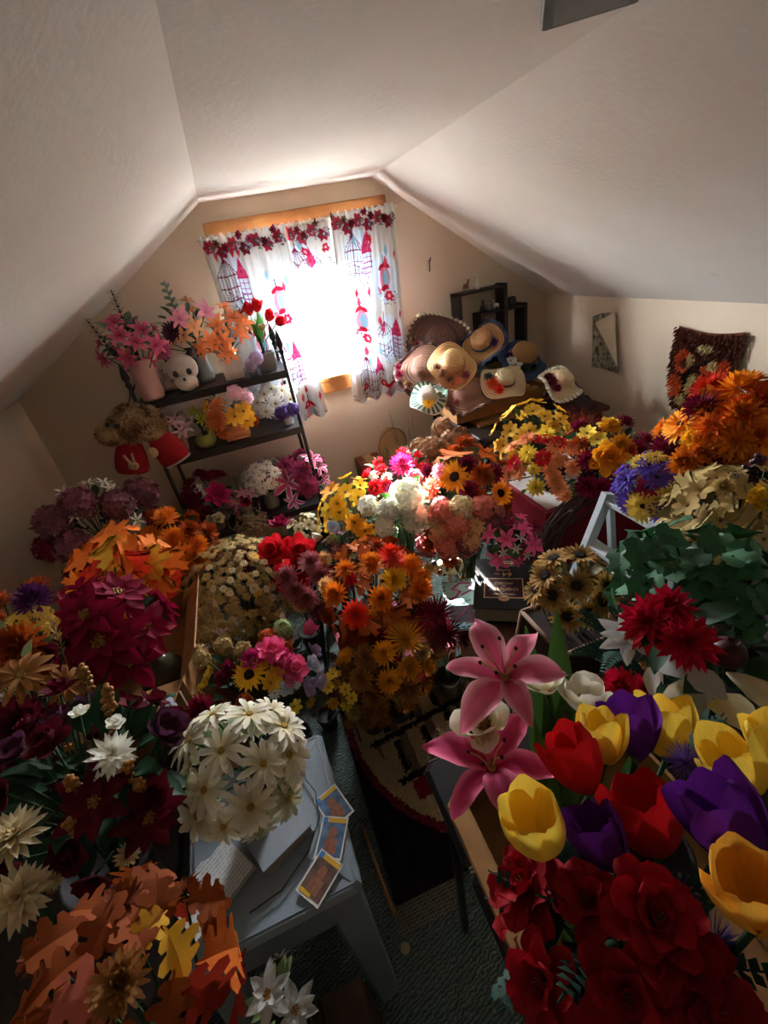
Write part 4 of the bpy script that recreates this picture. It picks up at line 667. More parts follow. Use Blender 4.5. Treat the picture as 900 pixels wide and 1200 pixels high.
 ('zinnia_pot', 'pot of small yellow, red and orange zinnias standing on the red box', 'flowers', None, (0.954, 1.306, 0.8), 0.167, [('zinnia', 'yellow', '', [(0.843, 1.251, 0.912, 0.0358), (0.836, 1.189, 0.806, 0.0357), (0.926, 1.262, 0.959, 0.0358), (0.839, 1.205, 0.868, 0.0265)]), ('zinnia', 'red', '', [(0.873, 1.201, 0.901, 0.0351), (0.807, 1.276, 0.873, 0.0365), (0.904, 1.246, 0.948, 0.0355), (0.942, 1.213, 0.938, 0.0352)]), ('zinnia', 'peachorange', '', [(0.879, 1.171, 0.863, 0.0349), (0.806, 1.248, 0.851, 0.0362), (0.953, 1.151, 0.861, 0.0349), (0.887, 1.157, 0.833, 0.0351), (0.871, 1.293, 0.945, 0.0363), (0.919, 1.205, 0.928, 0.035), (0.968, 1.188, 0.917, 0.0351), (0.905, 1.175, 0.892, 0.0348), (0.899, 1.148, 0.8, 0.0353), (1.004, 1.169, 0.881, 0.0353)])], [('zinnia', 'peachorange', 0.0354, 12)], ('oval', 'green', 0.045, 24), ('pot', 'dark', 0.07, 0.11), 0.65, 1.0, -0.3, 0.3, None, (0.1, 0.1)),
 ('golden_cosmos_bunch', 'golden yellow cosmos flowers behind the zinnia pot', 'flowers', None, (0.999, 1.47, 0.86), 0.151, [('cosmos', 'goldflower', '', [(0.879, 1.415, 0.935, 0.0356), (0.855, 1.426, 0.878, 0.0363), (0.996, 1.37, 0.974, 0.0349), (1.059, 1.364, 0.949, 0.0353), (0.968, 1.403, 0.992, 0.0352), (0.926, 1.363, 0.938, 0.0348), (0.888, 1.373, 0.894, 0.0353), (0.878, 1.38, 0.849, 0.0359), (1.013, 1.341, 0.938, 0.0348), (1.087, 1.353, 0.897, 0.0358)]), ('cosmos', 'yolk', '', [(0.98, 1.336, 0.928, 0.0315), (1.106, 1.431, 0.957, 0.0333)])], [('cosmos', 'goldflower', 0.0344, 15)], ('oval', 'dkgreen', 0.045, 14), ('pot', 'dark', 0.06, 0.12), 0.65, 1.0, -0.3, 0.3, None, (0.12, 0.08)),
 ('gold_peony_mums', 'gold and rust peony mums with burgundy blooms next to the small pumpkin', 'flowers', None, (1.086, 1.153, 0.84), 0.161, [('peony', 'goldmum', '', [(1.0, 1.042, 0.919, 0.0648), (1.039, 1.006, 0.886, 0.0645)]), ('cosmos', 'yellow', '', [(0.998, 1.145, 0.975, 0.0337), (1.001, 1.101, 0.967, 0.033), (1.059, 1.126, 0.997, 0.0334)]), ('dahlia', 'goldmum', '', [(1.058, 1.11, 0.993, 0.0414), (1.047, 1.049, 0.956, 0.0404)]), ('dahlia', 'wine', '', [(0.959, 1.084, 0.91, 0.0441), (0.948, 1.071, 0.825, 0.045), (0.976, 1.037, 0.825, 0.0443)]), ('dahlia', 'rust', '', [(0.968, 1.139, 0.949, 0.0394), (1.052, 1.027, 0.934, 0.0375)])], [('dahlia', 'wine', 0.0418, 9)], ('oval', 'dkgreen', 0.05, 8), ('pot', 'dark', 0.07, 0.12), 0.65, 1.0, -0.3, 0.3, None, (0.1, 0.16)),
 ('orange_dahlia_arrangement', 'large arrangement of orange and flame dahlias and leaves below the owl rug', 'flowers', None, (1.088, 0.728, 1.04), 0.169, [('dahlia', 'flame', '', [(0.953, 0.702, 1.139, 0.0501)]), ('dahlia', 'scarlet', '', [(1.038, 0.791, 1.189, 0.0534)]), ('dahlia', 'wine', '', [(0.976, 0.755, 1.164, 0.0479)]), ('gerbera', 'amberflower', '', [(0.95, 0.778, 1.125, 0.0536)]), ('mum', 'yolk', '', [(0.933, 0.721, 1.108, 0.0336)]), ('mum', 'wine', '', [(0.946, 0.793, 1.058, 0.0473)]), ('dahlia', 'orange', '', [(0.991, 0.665, 1.164, 0.0521), (0.96, 0.649, 1.118, 0.0522)]), ('mum', 'amberflower', '', [(1.039, 0.724, 1.202, 0.0465), (0.97, 0.614, 1.083, 0.0443)]), ('gerbera', 'wine', '', [(0.932, 0.666, 1.058, 0.062)]), ('mum', 'orange', '', [(0.93, 0.691, 1.087, 0.0429), (0.902, 0.705, 1.068, 0.0435), (0.991, 0.625, 1.133, 0.0401)]), ('dahlia', 'redorange', '', [(1.03, 0.668, 1.187, 0.0483), (0.994, 0.677, 1.171, 0.0487)]), ('maple', 'orangeleaf', '', [(0.996, 0.727, 1.182, 0.0505), (1.085, 0.734, 1.209, 0.051)]), ('mum', 'goldmum', '', [(0.958, 0.625, 1.072, 0.0374)]), ('maple', 'rustleaf', '', [(1.089, 0.712, 1.208, 0.0424)])], [('dahlia', 'orange', 0.0507, 12), ('maple', 'orangeleaf', 0.0507, 12)], ('oval', 'dkgreen', 0.06, 8), ('pot', 'dark', 0.09, 0.15), 0.6, 1.0, -0.3, 0.3, None, (0.03, -0.019)),
 ('purple_daisy_bouquet', 'bouquet of purple and pale yellow daisies with one magenta daisy', 'flowers', None, (0.921, 0.796, 0.95), 0.103, [('gerbera', 'violetblue', '', [(0.87, 0.776, 1.038, 0.038), (0.927, 0.742, 1.027, 0.0376), (0.83, 0.8, 1.0, 0.039), (0.82, 0.773, 0.953, 0.039), (0.849, 0.706, 0.953, 0.0373), (0.864, 0.745, 1.019, 0.0374)]), ('gerbera', 'butter', '', [(0.873, 0.71, 0.98, 0.0433), (0.824, 0.737, 0.957, 0.0443), (0.87, 0.801, 1.04, 0.0301), (0.887, 0.778, 1.055, 0.0273)]), ('gerbera', 'magentadark', '', [(0.844, 0.747, 0.999, 0.0355)])], [('gerbera', 'violetblue', 0.0337, 7)], ('oval', 'sage', 0.045, 14), ('pot', 'dark', 0.06, 0.12), 0.6, 1.0, -0.3, 0.3, None, (0.06, -0.001)),
 ('dried_leaf_bouquet', 'dry tan and cream leaves and flowers tied with raffia', 'flowers', None, (0.854, 0.558, 1.0), 0.125, [('cosmos', 'straw', '', [(0.759, 0.504, 1.062, 0.0273), (0.749, 0.568, 1.068, 0.0289), (0.772, 0.566, 1.095, 0.0286)]), ('maple', 'strawleaf', '', [(0.732, 0.555, 1.029, 0.0308), (0.739, 0.514, 1.025, 0.0297), (0.764, 0.473, 1.02, 0.0288), (0.785, 0.464, 1.047, 0.0283), (0.73, 0.563, 0.977, 0.0319), (0.772, 0.52, 1.087, 0.0291), (0.774, 0.48, 1.079, 0.0281), (0.743, 0.542, 1.057, 0.03), (0.795, 0.448, 1.014, 0.0284), (0.775, 0.606, 1.086, 0.0316)]), ('cosmos', 'cream', '', [(0.801, 0.45, 1.036, 0.0219), (0.751, 0.506, 1.049, 0.0227)]), ('mum', 'straw', '', [(0.792, 0.536, 1.107, 0.0245)])], [('maple', 'strawleaf', 0.0304, 21), ('cosmos', 'straw', 0.0233, 9)], ('oval', 'olivedry', 0.06, 26), ('pot', 'dark', 0.07, 0.12), 0.6, 1.0, -0.3, 0.3, None, (0.07, -0.054)),
 ('golden_spike_flower', 'golden yellow flower spike among the dry tan leaves', 'flowers', None, (0.836, 0.494, 1.06), 0.042, [('spike', 'yolk', '', [(0.811, 0.484, 1.073, 0.0476)])], [], ('oval', 'sage', 0.05, 4), ('pot', 'dark', 0.04, 0.1), 0.6, 1.0, -0.3, 0.3, None, (-0.014, -0.052)),
 ('purple_berry_sprig', 'sprig of purple-black berries below the orange dahlias', 'flowers', None, (0.956, 0.589, 1.06), 0.047, [('berries', 'grape', '', [(0.921, 0.569, 1.085, 0.0421), (0.909, 0.58, 1.058, 0.043), (0.929, 0.55, 1.057, 0.0421)])], [], ('oval', 'dkgreen', 0.06, 5), ('pot', 'dark', 0.04, 0.1), 0.6, 1.0, -0.3, 0.3, None, (0.06, 0.02)),
 ('ivy_bush', 'trailing dark green ivy in front of the white wooden ladder', 'plant', None, (0.656, 0.449, 0.98), 0.15, [('ivy', 'ivy', 'leaf', [(0.591, 0.518, 1.096, 0.0292), (0.566, 0.467, 1.099, 0.0274), (0.547, 0.488, 1.075, 0.0283), (0.589, 0.457, 1.114, 0.027), (0.582, 0.418, 1.106, 0.0259), (0.612, 0.409, 1.117, 0.0256), (0.529, 0.44, 1.059, 0.027), (0.553, 0.418, 1.084, 0.026), (0.582, 0.386, 1.094, 0.0251), (0.625, 0.384, 1.111, 0.0251), (0.63, 0.357, 1.095, 0.0246), (0.587, 0.359, 1.078, 0.0246), (0.622, 0.332, 1.067, 0.0242), (0.524, 0.416, 1.043, 0.0265), (0.539, 0.382, 1.045, 0.0256), (0.568, 0.35, 1.05, 0.0247), (0.592, 0.328, 1.04, 0.0244), (0.559, 0.519, 1.069, 0.0294), (0.517, 0.452, 1.037, 0.0277), (0.562, 0.379, 1.073, 0.0251), (0.558, 0.44, 1.093, 0.0266), (0.666, 0.368, 1.105, 0.025), (0.536, 0.512, 1.044, 0.0295), (0.581, 0.32, 0.99, 0.025), (0.612, 0.31, 1.012, 0.0245)])], [('ivy', 'ivy', 0.0296, 195)], None, ('pot', 'dark', 0.05, 0.1), 0.735, 0.8, -0.3, 0.3, None, (0.014, -0.02)),
 ('red_dahlia_pair', 'two large red dahlias standing behind the silver magnolia leaves', 'flowers', None, (0.492, 0.358, 1.03), 0.065, [('dahlia', 'crimsonred', 'split', [(0.445, 0.356, 1.075, 0.0471), (0.459, 0.308, 1.076, 0.0444)]), ('dahlia', 'crimsonred', '', [(0.476, 0.355, 1.093, 0.037)])], [], ('oval', 'dkgreen', 0.07, 8), ('pot', 'dark', 0.03, 0.08), 0.735, 1.0, -0.3, 0.3, None, (0.05, -0.02)),
 ('frosted_poinsettia', 'white frosted poinsettia with pine sprigs beside the brown sunflowers', 'flowers', None, (0.468, 0.408, 0.97), 0.049, [('poinsettia', 'frost', 'split', [(0.448, 0.39, 1.011, 0.0488)])], [('berries', 'goldberry', 0.0129, 3)], ('fern', 'pine', 0.07, 8), ('pot', 'dark', 0.03, 0.08), 0.735, 1.0, -0.3, 0.3, None, (0.079, 0.035)),
 ('red_mum_pair', 'pair of bright red mums behind the purple tulip', 'flowers', None, (0.45, 0.364, 0.92), 0.039, [('mum', 'crimsonred', '', [(0.419, 0.361, 0.944, 0.0341), (0.439, 0.336, 0.946, 0.0332)])], [], ('fern', 'pine', 0.07, 6), ('pot', 'dark', 0.03, 0.08), 0.735, 1.0, -0.3, 0.3, None, (0.031, 0.08)),
 ('silver_magnolia_branch', 'branch of silver-white magnolia leaves with a dark red pomegranate', 'leaves', None, (0.51, 0.293, 0.98), 0.078, [('bigleaf', 'silver', 'leaf', [(0.456, 0.316, 1.025, 0.0417), (0.44, 0.278, 1.01, 0.04), (0.439, 0.322, 0.987, 0.0329), (0.458, 0.272, 1.033, 0.0299)]), ('bigleaf', 'cream', 'leaf', [(0.499, 0.236, 1.031, 0.0355), (0.47, 0.234, 1.011, 0.0379)]), ('fruit', 'pomegranate', '', [(0.51, 0.286, 1.052, 0.0223)])], [('bigleaf', 'dkgreen', 0.0326, 6)], ('oval', 'dkgreen', 0.08, 8), ('pot', 'dark', 0.03, 0.08), 0.735, 1.0, -0.3, 0.3, None, (0.03, -0.03)),
 ('brown_sunflower_bouquet', 'bouquet of antique tan-brown sunflowers in a dark square planter', 'flowers', None, (0.563, 0.66, 0.86), 0.095, [('sunflower', 'antique', '', [(0.527, 0.603, 0.927, 0.0416), (0.485, 0.624, 0.901, 0.0426), (0.534, 0.57, 0.874, 0.0416), (0.529, 0.681, 0.946, 0.044), (0.574, 0.653, 0.954, 0.0432), (0.494, 0.662, 0.925, 0.0435), (0.565, 0.57, 0.892, 0.0415), (0.498, 0.591, 0.863, 0.0423), (0.475, 0.665, 0.894, 0.0441), (0.59, 0.584, 0.91, 0.0418)])], [('sunflower', 'antique', 0.0395, 10)], ('oval', 'olivedry', 0.05, 10), None, 0.487, 1.0, -0.3, 0.3, None, (0.0, 0.0)),
 ('pink_lily_bouquet', 'large pink lily blooms with long green leaves at the corner of the black table', 'flowers', None, (0.205, 0.355, 1.08), 0.062, [('biglily', 'lilypink', 'split', [(0.188, 0.324, 1.131, 0.0788)]), ('biglily', 'lilydeep', 'split', [(0.144, 0.287, 1.031, 0.0803)]), ('magnolia', 'ivory', 'split', [(0.156, 0.32, 1.065, 0.0476)])], [], None, ('pot', 'dark', 0.03, 0.06), 0.766, 1.0, -0.3, 0.25, (-0.26, -0.134, 0.956), (0.0, -0.03)),
 ('white_magnolia_pair', 'white magnolia blooms behind the long green lily leaves', 'flowers', None, (0.282, 0.323, 1.02), 0.04, [('magnolia', 'ivory', 'split', [(0.303, 0.319, 1.009, 0.0524)]), ('magnolia', 'ivory', 'split', [(0.259, 0.34, 1.048, 0.0397)])], [], None, ('pot', 'dark', 0.03, 0.06), 0.766, 1.0, -0.3, 0.3, (0.151, 0.316, 0.936), (0.0, 0.0)),
 ('red_tulip', 'red tulip with pointed petals next to the white magnolia', 'tulip', None, (0.218, 0.23, 1.07), 0.011, [('bigtulip', 'tulipred', 'split', [(0.2, 0.212, 1.122, 0.0383)])], [], None, ('stemonly', 'green', 0.01, 0.02), 0.765, 1.0, -0.3, 0.45, (0.005, 0.789, 0.615), (0.0, 0.0)),
 ('yellow_tulip', 'pale yellow tulip half hidden between red and purple tulips', 'tulip', None, (0.279, 0.256, 1.03), 0.01, [('bigtulip', 'tulipyellow', 'split', [(0.255, 0.236, 1.09, 0.0365)])], [], None, ('stemonly', 'green', 0.01, 0.02), 0.765, 1.0, -0.3, 0.45, (0.22, 0.637, 0.739), (0.0, 0.0)),
 ('purple_tulip', 'upright purple tulip between two yellow tulips', 'tulip', None, (0.313, 0.249, 1.04), 0.011, [('bigtulip', 'tulippurple', 'split', [(0.314, 0.251, 1.051, 0.0439)])], [], None, ('stemonly', 'green', 0.01, 0.02), 0.765, 1.0, -0.3, 0.45, (0.263, 0.752, 0.604), (0.0, 0.0)),
 ('yellow_tulip', 'fully opened yellow tulip right beside the upright purple tulip', 'tulip', None, (0.348, 0.233, 1.04), 0.011, [('bigtulip', 'tulipyellow', 'split', [(0.38, 0.256, 1.003, 0.0472)])], [], None, ('stemonly', 'green', 0.01, 0.02), 0.765, 1.0, -0.3, 0.45, (0.296, 0.607, 0.738), (0.0, 0.0)),
 ('yellow_tulip', 'wide yellow tulip above the large purple tulip', 'tulip', None, (0.339, 0.151, 1.1), 0.01, [('bigtulip', 'tulipyellow', 'split', [(0.336, 0.152, 1.115, 0.0382)])], [], None, ('stemonly', 'green', 0.01, 0.02), 0.765, 1.0, -0.3, 0.45, (-0.202, 0.728, 0.655), (0.0, 0.0)),
 ('yellow_tulip', 'yellow tulip cut by the picture edge above the silver leaves', 'tulip', None, (0.409, 0.161, 1.08), 0.009, [('bigtulip', 'tulipyellow', 'split', [(0.409, 0.164, 1.088, 0.0344)])], [], None, ('stemonly', 'green', 0.01, 0.02), 0.765, 1.0, -0.3, 0.45, (0.165, 0.678, 0.716), (0.0, 0.0)),
 ('purple_tulip', 'very large spreading purple tulip over an orange-yellow one', 'tulip', None, (0.265, 0.11, 1.14), 0.011, [('bigtulip', 'tulippurple', 'split', [(0.264, 0.111, 1.15, 0.0438)])], [], None, ('stemonly', 'green', 0.01, 0.02), 0.765, 1.0, -0.3, 0.45, (-0.305, 0.763, 0.57), (0.0, 0.0)),
 ('red_tulip', 'tall open red tulip between two purple tulips', 'tulip', None, (0.224, 0.145, 1.11), 0.011, [('bigtulip', 'tulipred', 'split', [(0.239, 0.156, 1.088, 0.0448)])], [], None, ('stemonly', 'green', 0.01, 0.02), 0.765, 1.0, -0.3, 0.45, (0.013, 0.624, 0.782), (0.0, 0.0)),
 ('purple_tulip', 'small rolled purple tulip beside the open red tulip', 'tulip', None, (0.176, 0.147, 1.11), 0.008, [('bigtulip', 'tulippurple', 'split', [(0.176, 0.147, 1.12, 0.032)])], [], None, ('stemonly', 'green', 0.01, 0.02), 0.765, 1.0, -0.3, 0.45, (-0.288, 0.75, 0.596), (0.0, 0.0)),
 ('yellow_tulip', 'open yellow tulip drooping over the cardboard box edge', 'tulip', None, (0.129, 0.177, 1.11), 0.01, [('bigtulip', 'tulipyellow', 'split', [(0.121, 0.166, 1.152, 0.0384)])], [], None, ('stemonly', 'green', 0.01, 0.02), 0.765, 1.0, -0.3, 0.45, (-0.19, 0.44, 0.878), (0.05, 0.0)),
 ('orange_tulip', 'orange-yellow tulip under the large purple tulip', 'tulip', None, (0.232, 0.067, 1.15), 0.009, [('bigtulip', 'tulipamber', 'split', [(0.221, 0.066, 1.179, 0.033)])], [], None, ('stemonly', 'green', 0.01, 0.02), 0.765, 1.0, -0.3, 0.45, (-0.033, 0.437, 0.899), (0.0, 0.0)),
 ('red_amaryllis_bunch', 'deep red ruffled amaryllis blooms filling the front of the cardboard box', 'flowers', None, (0.16, 0.104, 1.04), 0.093, [('amaryllis', 'deepred', 'split', [(0.107, 0.15, 1.081, 0.0434), (0.082, 0.096, 1.09, 0.0335), (0.169, 0.087, 1.134, 0.0388), (0.173, 0.063, 1.122, 0.0348), (0.127, 0.065, 1.117, 0.0343), (0.134, 0.114, 1.125, 0.0302), (0.176, 0.042, 1.107, 0.0338)])], [('amaryllis', 'deepred', 0.035, 4), ('spider', 'violetdark', 0.0304, 6)], ('fern', 'pine', 0.1, 16), ('pot', 'dark', 0.04, 0.05), 0.766, 0.7, -0.3, 0.3, None, (0.03, 0.03)),
 ('purple_statice_sprig', 'fuzzy dark purple statice between the tulips', 'flowers', None, (0.327, 0.187, 1.07), 0.022, [('spider', 'violetdark', '', [(0.319, 0.183, 1.083, 0.0235)]), ('spider', 'violetdark', '', [(0.231, 0.208, 1.038, 0.021)])], [], ('fern', 'pine', 0.06, 4), ('pot', 'dark', 0.04, 0.1), 0.766, 1.0, -0.3, 0.3, None, (0.0, 0.0)),
 ('fuchsia_vase', 'pink cylinder vase of fuchsia blooms with two dark eucalyptus stems', 'flowers', None, (-0.425, 2.32, 1.431), 0.126, [('lily', 'fuchsia', '', [(-0.526, 2.256, 1.39, 0.0542), (-0.433, 2.198, 1.463, 0.0523), (-0.387, 2.2, 1.43, 0.0531), (-0.379, 2.24, 1.346, 0.0553), (-0.434, 2.203, 1.384, 0.0535), (-0.352, 2.224, 1.468, 0.0533), (-0.433, 2.222, 1.511, 0.0522), (-0.299, 2.086, 1.415, 0.051)]), ('eucalyptus', 'eucalypt', '', [(-0.402, 2.252, 1.535, 0.0985)]), ('eucalyptus', 'eucalypt', '', [(-0.502, 2.224, 1.461, 0.0911)])], [('lily', 'fuchsia', 0.0409, 4)], ('oval', 'greygreen', 0.06, 24), None, 1.19, 1.0, -0.3, 0.3, None, (0.015, -0.05)),
 ('lily_fern_vase', 'clear glass vase of fern, pink lily and dusky blooms', 'flowers', None, (-0.175, 2.38, 1.429), 0.141, [('lily', 'pink', '', [(-0.086, 2.284, 1.48, 0.0636), (-0.187, 2.248, 1.477, 0.062)]), ('lily', 'peach', '', [(-0.144, 2.243, 1.435, 0.0517), (-0.2, 2.243, 1.411, 0.0517)]), ('peony', 'orchidpink', '', [(-0.282, 2.159, 1.392, 0.0568)]), ('mum', 'plumdark', '', [(-0.235, 2.253, 1.435, 0.0515)]), ('eucalyptus', 'greygreen', '', [(-0.203, 2.264, 1.503, 0.1238)])], [('lily', 'peach', 0.0391, 4)], ('oval', 'greygreen', 0.06, 12), ('vase', 'glass', 0.045, 0.12), 1.19, 1.0, -0.3, 0.3, None, (0.0, 0.0)),
 ('orange_lily_planter', 'white square planter of orange lilies with drooping leaves on the top shelf', 'flowers', None, (-0.04, 2.3, 1.372), 0.132, [('lily', 'orangelily', '', [(-0.047, 2.182, 1.431, 0.0546), (0.018, 2.203, 1.441, 0.0553), (-0.091, 2.178, 1.378, 0.055), (-0.041, 2.168, 1.375, 0.0551), (0.028, 2.187, 1.381, 0.0558), (-0.129, 2.204, 1.354, 0.0557), (-0.036, 2.177, 1.323, 0.0561), (0.058, 2.185, 1.417, 0.0554)])], [('lily', 'orangelily', 0.0466, 7)], ('blade', 'greygreen', 0.13, 10), ('square', 'whiteceramic', 0.05, 0.09), 1.19, 1.0, -0.3, 0.3, None, (-0.004, 0.002)),
 ('red_tulip_pot', 'grey pot of red and white tulips in front of the curtain', 'flowers', None, (0.113, 2.3, 1.36), 0.111, [('tulip', 'red', '', [(0.131, 2.236, 1.448, 0.0415), (0.167, 2.216, 1.408, 0.0418), (0.195, 2.169, 1.392, 0.0412), (0.099, 2.239, 1.44, 0.0415), (0.071, 2.247, 1.438, 0.0303)]), ('tulip', 'ivory', '', [(0.13, 2.193, 1.381, 0.0339), (0.077, 2.245, 1.43, 0.0341)])], [], ('blade', 'brightgreen', 0.12, 14), ('square', 'greyceramic', 0.045, 0.08), 1.19, 1.0, -0.3, 0.3, None, (0.003, 0.008)),
 ('lilac_blossom_pot', 'small pot of dusky lilac blossoms between the tulips and orange lilies', 'flowers', None, (0.052, 2.27, 1.246), 0.044, [('hydrangea', 'lavender', '', [(0.039, 2.228, 1.239, 0.0353), (0.071, 2.234, 1.263, 0.0353)])], [], None, ('pot', 'greyceramic', 0.025, 0.04), 1.19, 1.0, -0.3, 0.3, None, (-0.01, -0.01)),
 ('pink_star_vase', 'narrow pink bud vase of pale pink star flowers on the second shelf', 'flowers', None, (-0.382, 2.31, 1.03), 0.082, [('star', 'palepink', '', [(-0.425, 2.318, 1.103, 0.0483), (-0.364, 2.246, 1.077, 0.0475), (-0.336, 2.243, 1.037, 0.048), (-0.394, 2.238, 1.067, 0.0473), (-0.307, 2.293, 1.058, 0.0489), (-0.356, 2.233, 1.024, 0.0479)])], [], ('oval', 'dkgreen', 0.05, 6), ('vase', 'pinkceramic', 0.025, 0.1), 0.912, 1.0, -0.3, 0.3, None, (0.0, 0.0)),
 ('orange_mum_planter', 'peach ceramic log planter of orange mums and golden lilies', 'flowers', None, (-0.118, 2.27, 1.066), 0.115, [('mum', 'orangedusk', '', [(-0.174, 2.168, 1.049, 0.0629), (-0.175, 2.242, 0.972, 0.0495)]), ('cosmos', 'goldflower', '', [(-0.056, 2.174, 1.058, 0.0477), (-0.1, 2.158, 1.048, 0.0473), (-0.051, 2.198, 1.008, 0.0488)]), ('daisy', 'orangedusk', '', [(-0.16, 2.174, 1.113, 0.0466)]), ('hydrangea', 'palepink', '', [(-0.066, 2.159, 1.152, 0.0386), (-0.027, 2.214, 1.107, 0.0401)]), ('dahlia', 'rust', '', [(-0.021, 2.249, 0.986, 0.0418)])], [('cosmos', 'goldflower', 0.0369, 4)], ('oval', 'dkgreen', 0.04, 8), ('log', 'peachceramic', 0.06, 0.075), 0.912, 1.0, -0.3, 0.3, None, (0.0, 0.008)),
 ('white_daisy_planter', 'white swan-handled cup of white daisies at the end of the second shelf', 'flowers', None, (0.113, 2.44, 1.021), 0.117, [('daisy', 'white', '', [(0.103, 2.323, 1.019, 0.0475), (0.048, 2.349, 0.986, 0.048), (0.02, 2.37, 1.033, 0.0478), (0.151, 2.34, 1.07, 0.0474), (0.104, 2.345, 1.089, 0.0471), (0.181, 2.345, 1.017, 0.0482), (0.064, 2.346, 1.072, 0.0471), (0.146, 2.338, 0.973, 0.0352)])], [('daisy', 'white', 0.0405, 9)], ('oval', 'greygreen', 0.04, 8), ('swan', 'whiteceramic', 0.04, 0.06), 0.912, 1.0, -0.3, 0.3, None, (-0.006, -0.008)),
 ('lavender_cup', 'silver-grey cup of lavender beside the shelf post', 'flowers', None, (0.151, 2.29, 0.966), 0.056, [('hydrangea', 'violetdark', '', [(0.138, 2.241, 0.991, 0.038), (0.166, 2.163, 1.012, 0.0368), (0.116, 2.25, 0.985, 0.0381)])], [], None, ('pot', 'silvercup', 0.032, 0.055), 0.912, 1.0, -0.3, 0.3, None, (-0.01, 0.0)),
 ('green_planter', 'round green ceramic planter with succulent leaves on the second shelf', 'plant', None, (-0.269, 2.27, 1.029), 0.065, [('rosette', 'yellowgreen', '', [(-0.25, 2.214, 1.056, 0.0476), (-0.271, 2.237, 1.085, 0.0476), (-0.229, 2.221, 1.015, 0.0483)])], [], ('blade', 'dkgreen', 0.06, 14), ('round', 'greenceramic', 0.05, 0.065), 0.912, 1.0, -0.3, 0.3, None, (0.0, 0.0)),
 ('magenta_peony_pot', 'magenta peonies and small white flowers on the lowest visible shelf', 'flowers', None, (-0.35, 2.28, 0.632), 0.142, [('peony', 'magenta', '', [(-0.302, 2.163, 0.696, 0.0716)]), ('peony', 'wine', '', [(-0.395, 2.158, 0.69, 0.0584), (-0.385, 2.143, 0.626, 0.059), (-0.414, 2.189, 0.72, 0.0586)]), ('cosmos', 'white', '', [(-0.378, 2.193, 0.74, 0.0293), (-0.399, 2.186, 0.726, 0.0293), (-0.37, 2.167, 0.716, 0.0292)])], [('peony', 'wine', 0.0533, 6)], ('oval', 'dkgreen', 0.05, 10), ('pot', 'greyceramic', 0.05, 0.09), 0.472, 1.0, -0.3, 0.3, None, (0.008, 0.074)),
 ('pink_white_pot', 'pink and white striped blossoms in the middle of the low shelf', 'flowers', None, (-0.206, 2.28, 0.568), 0.091, [('star', 'stargazer', '', [(-0.19, 2.226, 0.64, 0.0485), (-0.229, 2.2, 0.604, 0.0482), (-0.161, 2.222, 0.622, 0.0487)]), ('rose', 'crimson', '', [(-0.186, 2.197, 0.601, 0.0396)]), ('cosmos', 'palepink', '', [(-0.21, 2.331, 0.702, 0.0316)])], [('star', 'stargazer', 0.041, 6)], ('oval', 'dkgreen', 0.04, 8), ('pot', 'greyceramic', 0.04, 0.08), 0.472, 1.0, -0.3, 0.3, None, (0.0, 0.0)),
 ('shelf_white_daisies', 'white daisies with a white calla leaf on the low shelf', 'flowers', None, (-0.063, 2.32, 0.65), 0.119, [('daisy', 'white', '', [(-0.081, 2.218, 0.708, 0.0393), (-0.002, 2.211, 0.711, 0.0395), (-0.032, 2.252, 0.743, 0.0397), (-0.115, 2.218, 0.684, 0.0394), (-0.036, 2.204, 0.656, 0.0397), (-0.085, 2.251, 0.745, 0.0395), (0.028, 2.341, 0.716, 0.0414), (-0.084, 2.202, 0.646, 0.0396)])], [('daisy', 'white', 0.0368, 18)], ('oval', 'greygreen', 0.05, 6), ('vase', 'greyceramic', 0.04, 0.1), 0.472, 1.0, -0.3, 0.3, None, (0.0, 0.0)),
 ('stargazer_bouquet', 'burgundy and white striped stargazer lilies by the right shelf post', 'flowers', None, (0.114, 2.36, 0.578), 0.153, [('lily', 'stargazer', '', [(0.049, 2.229, 0.623, 0.0994)]), ('dahlia', 'burgmauve', '', [(0.123, 2.188, 0.687, 0.0708), (0.135, 2.161, 0.605, 0.0713), (0.06, 2.265, 0.695, 0.0721)]), ('lily', 'stargazer', '', [(0.222, 2.273, 0.644, 0.0695), (0.055, 2.231, 0.521, 0.0693), (0.202, 2.291, 0.684, 0.0693)]), ('lily', 'stargazer', '', [(0.232, 2.261, 0.572, 0.0609)])], [('dahlia', 'burgmauve', 0.0623, 7)], ('oval', 'dkgreen', 0.05, 8), ('pot', 'dark', 0.05, 0.09), 0.472, 1.0, -0.3, 0.3, None, (0.0, 0.0)),
 ('white_shell_pot', 'small white ceramic dish of pale dried blooms at the shelf foot', 'flowers', None, (-0.352, 2.12, 0.576), 0.064, [('rose', 'sagecream', '', [(-0.355, 2.068, 0.614, 0.0371), (-0.324, 2.075, 0.61, 0.0373)])], [], None, ('pot', 'greyceramic', 0.04, 0.06), 0.472, 1.0, -0.3, 0.3, None, (-0.008, 0.137)),
]
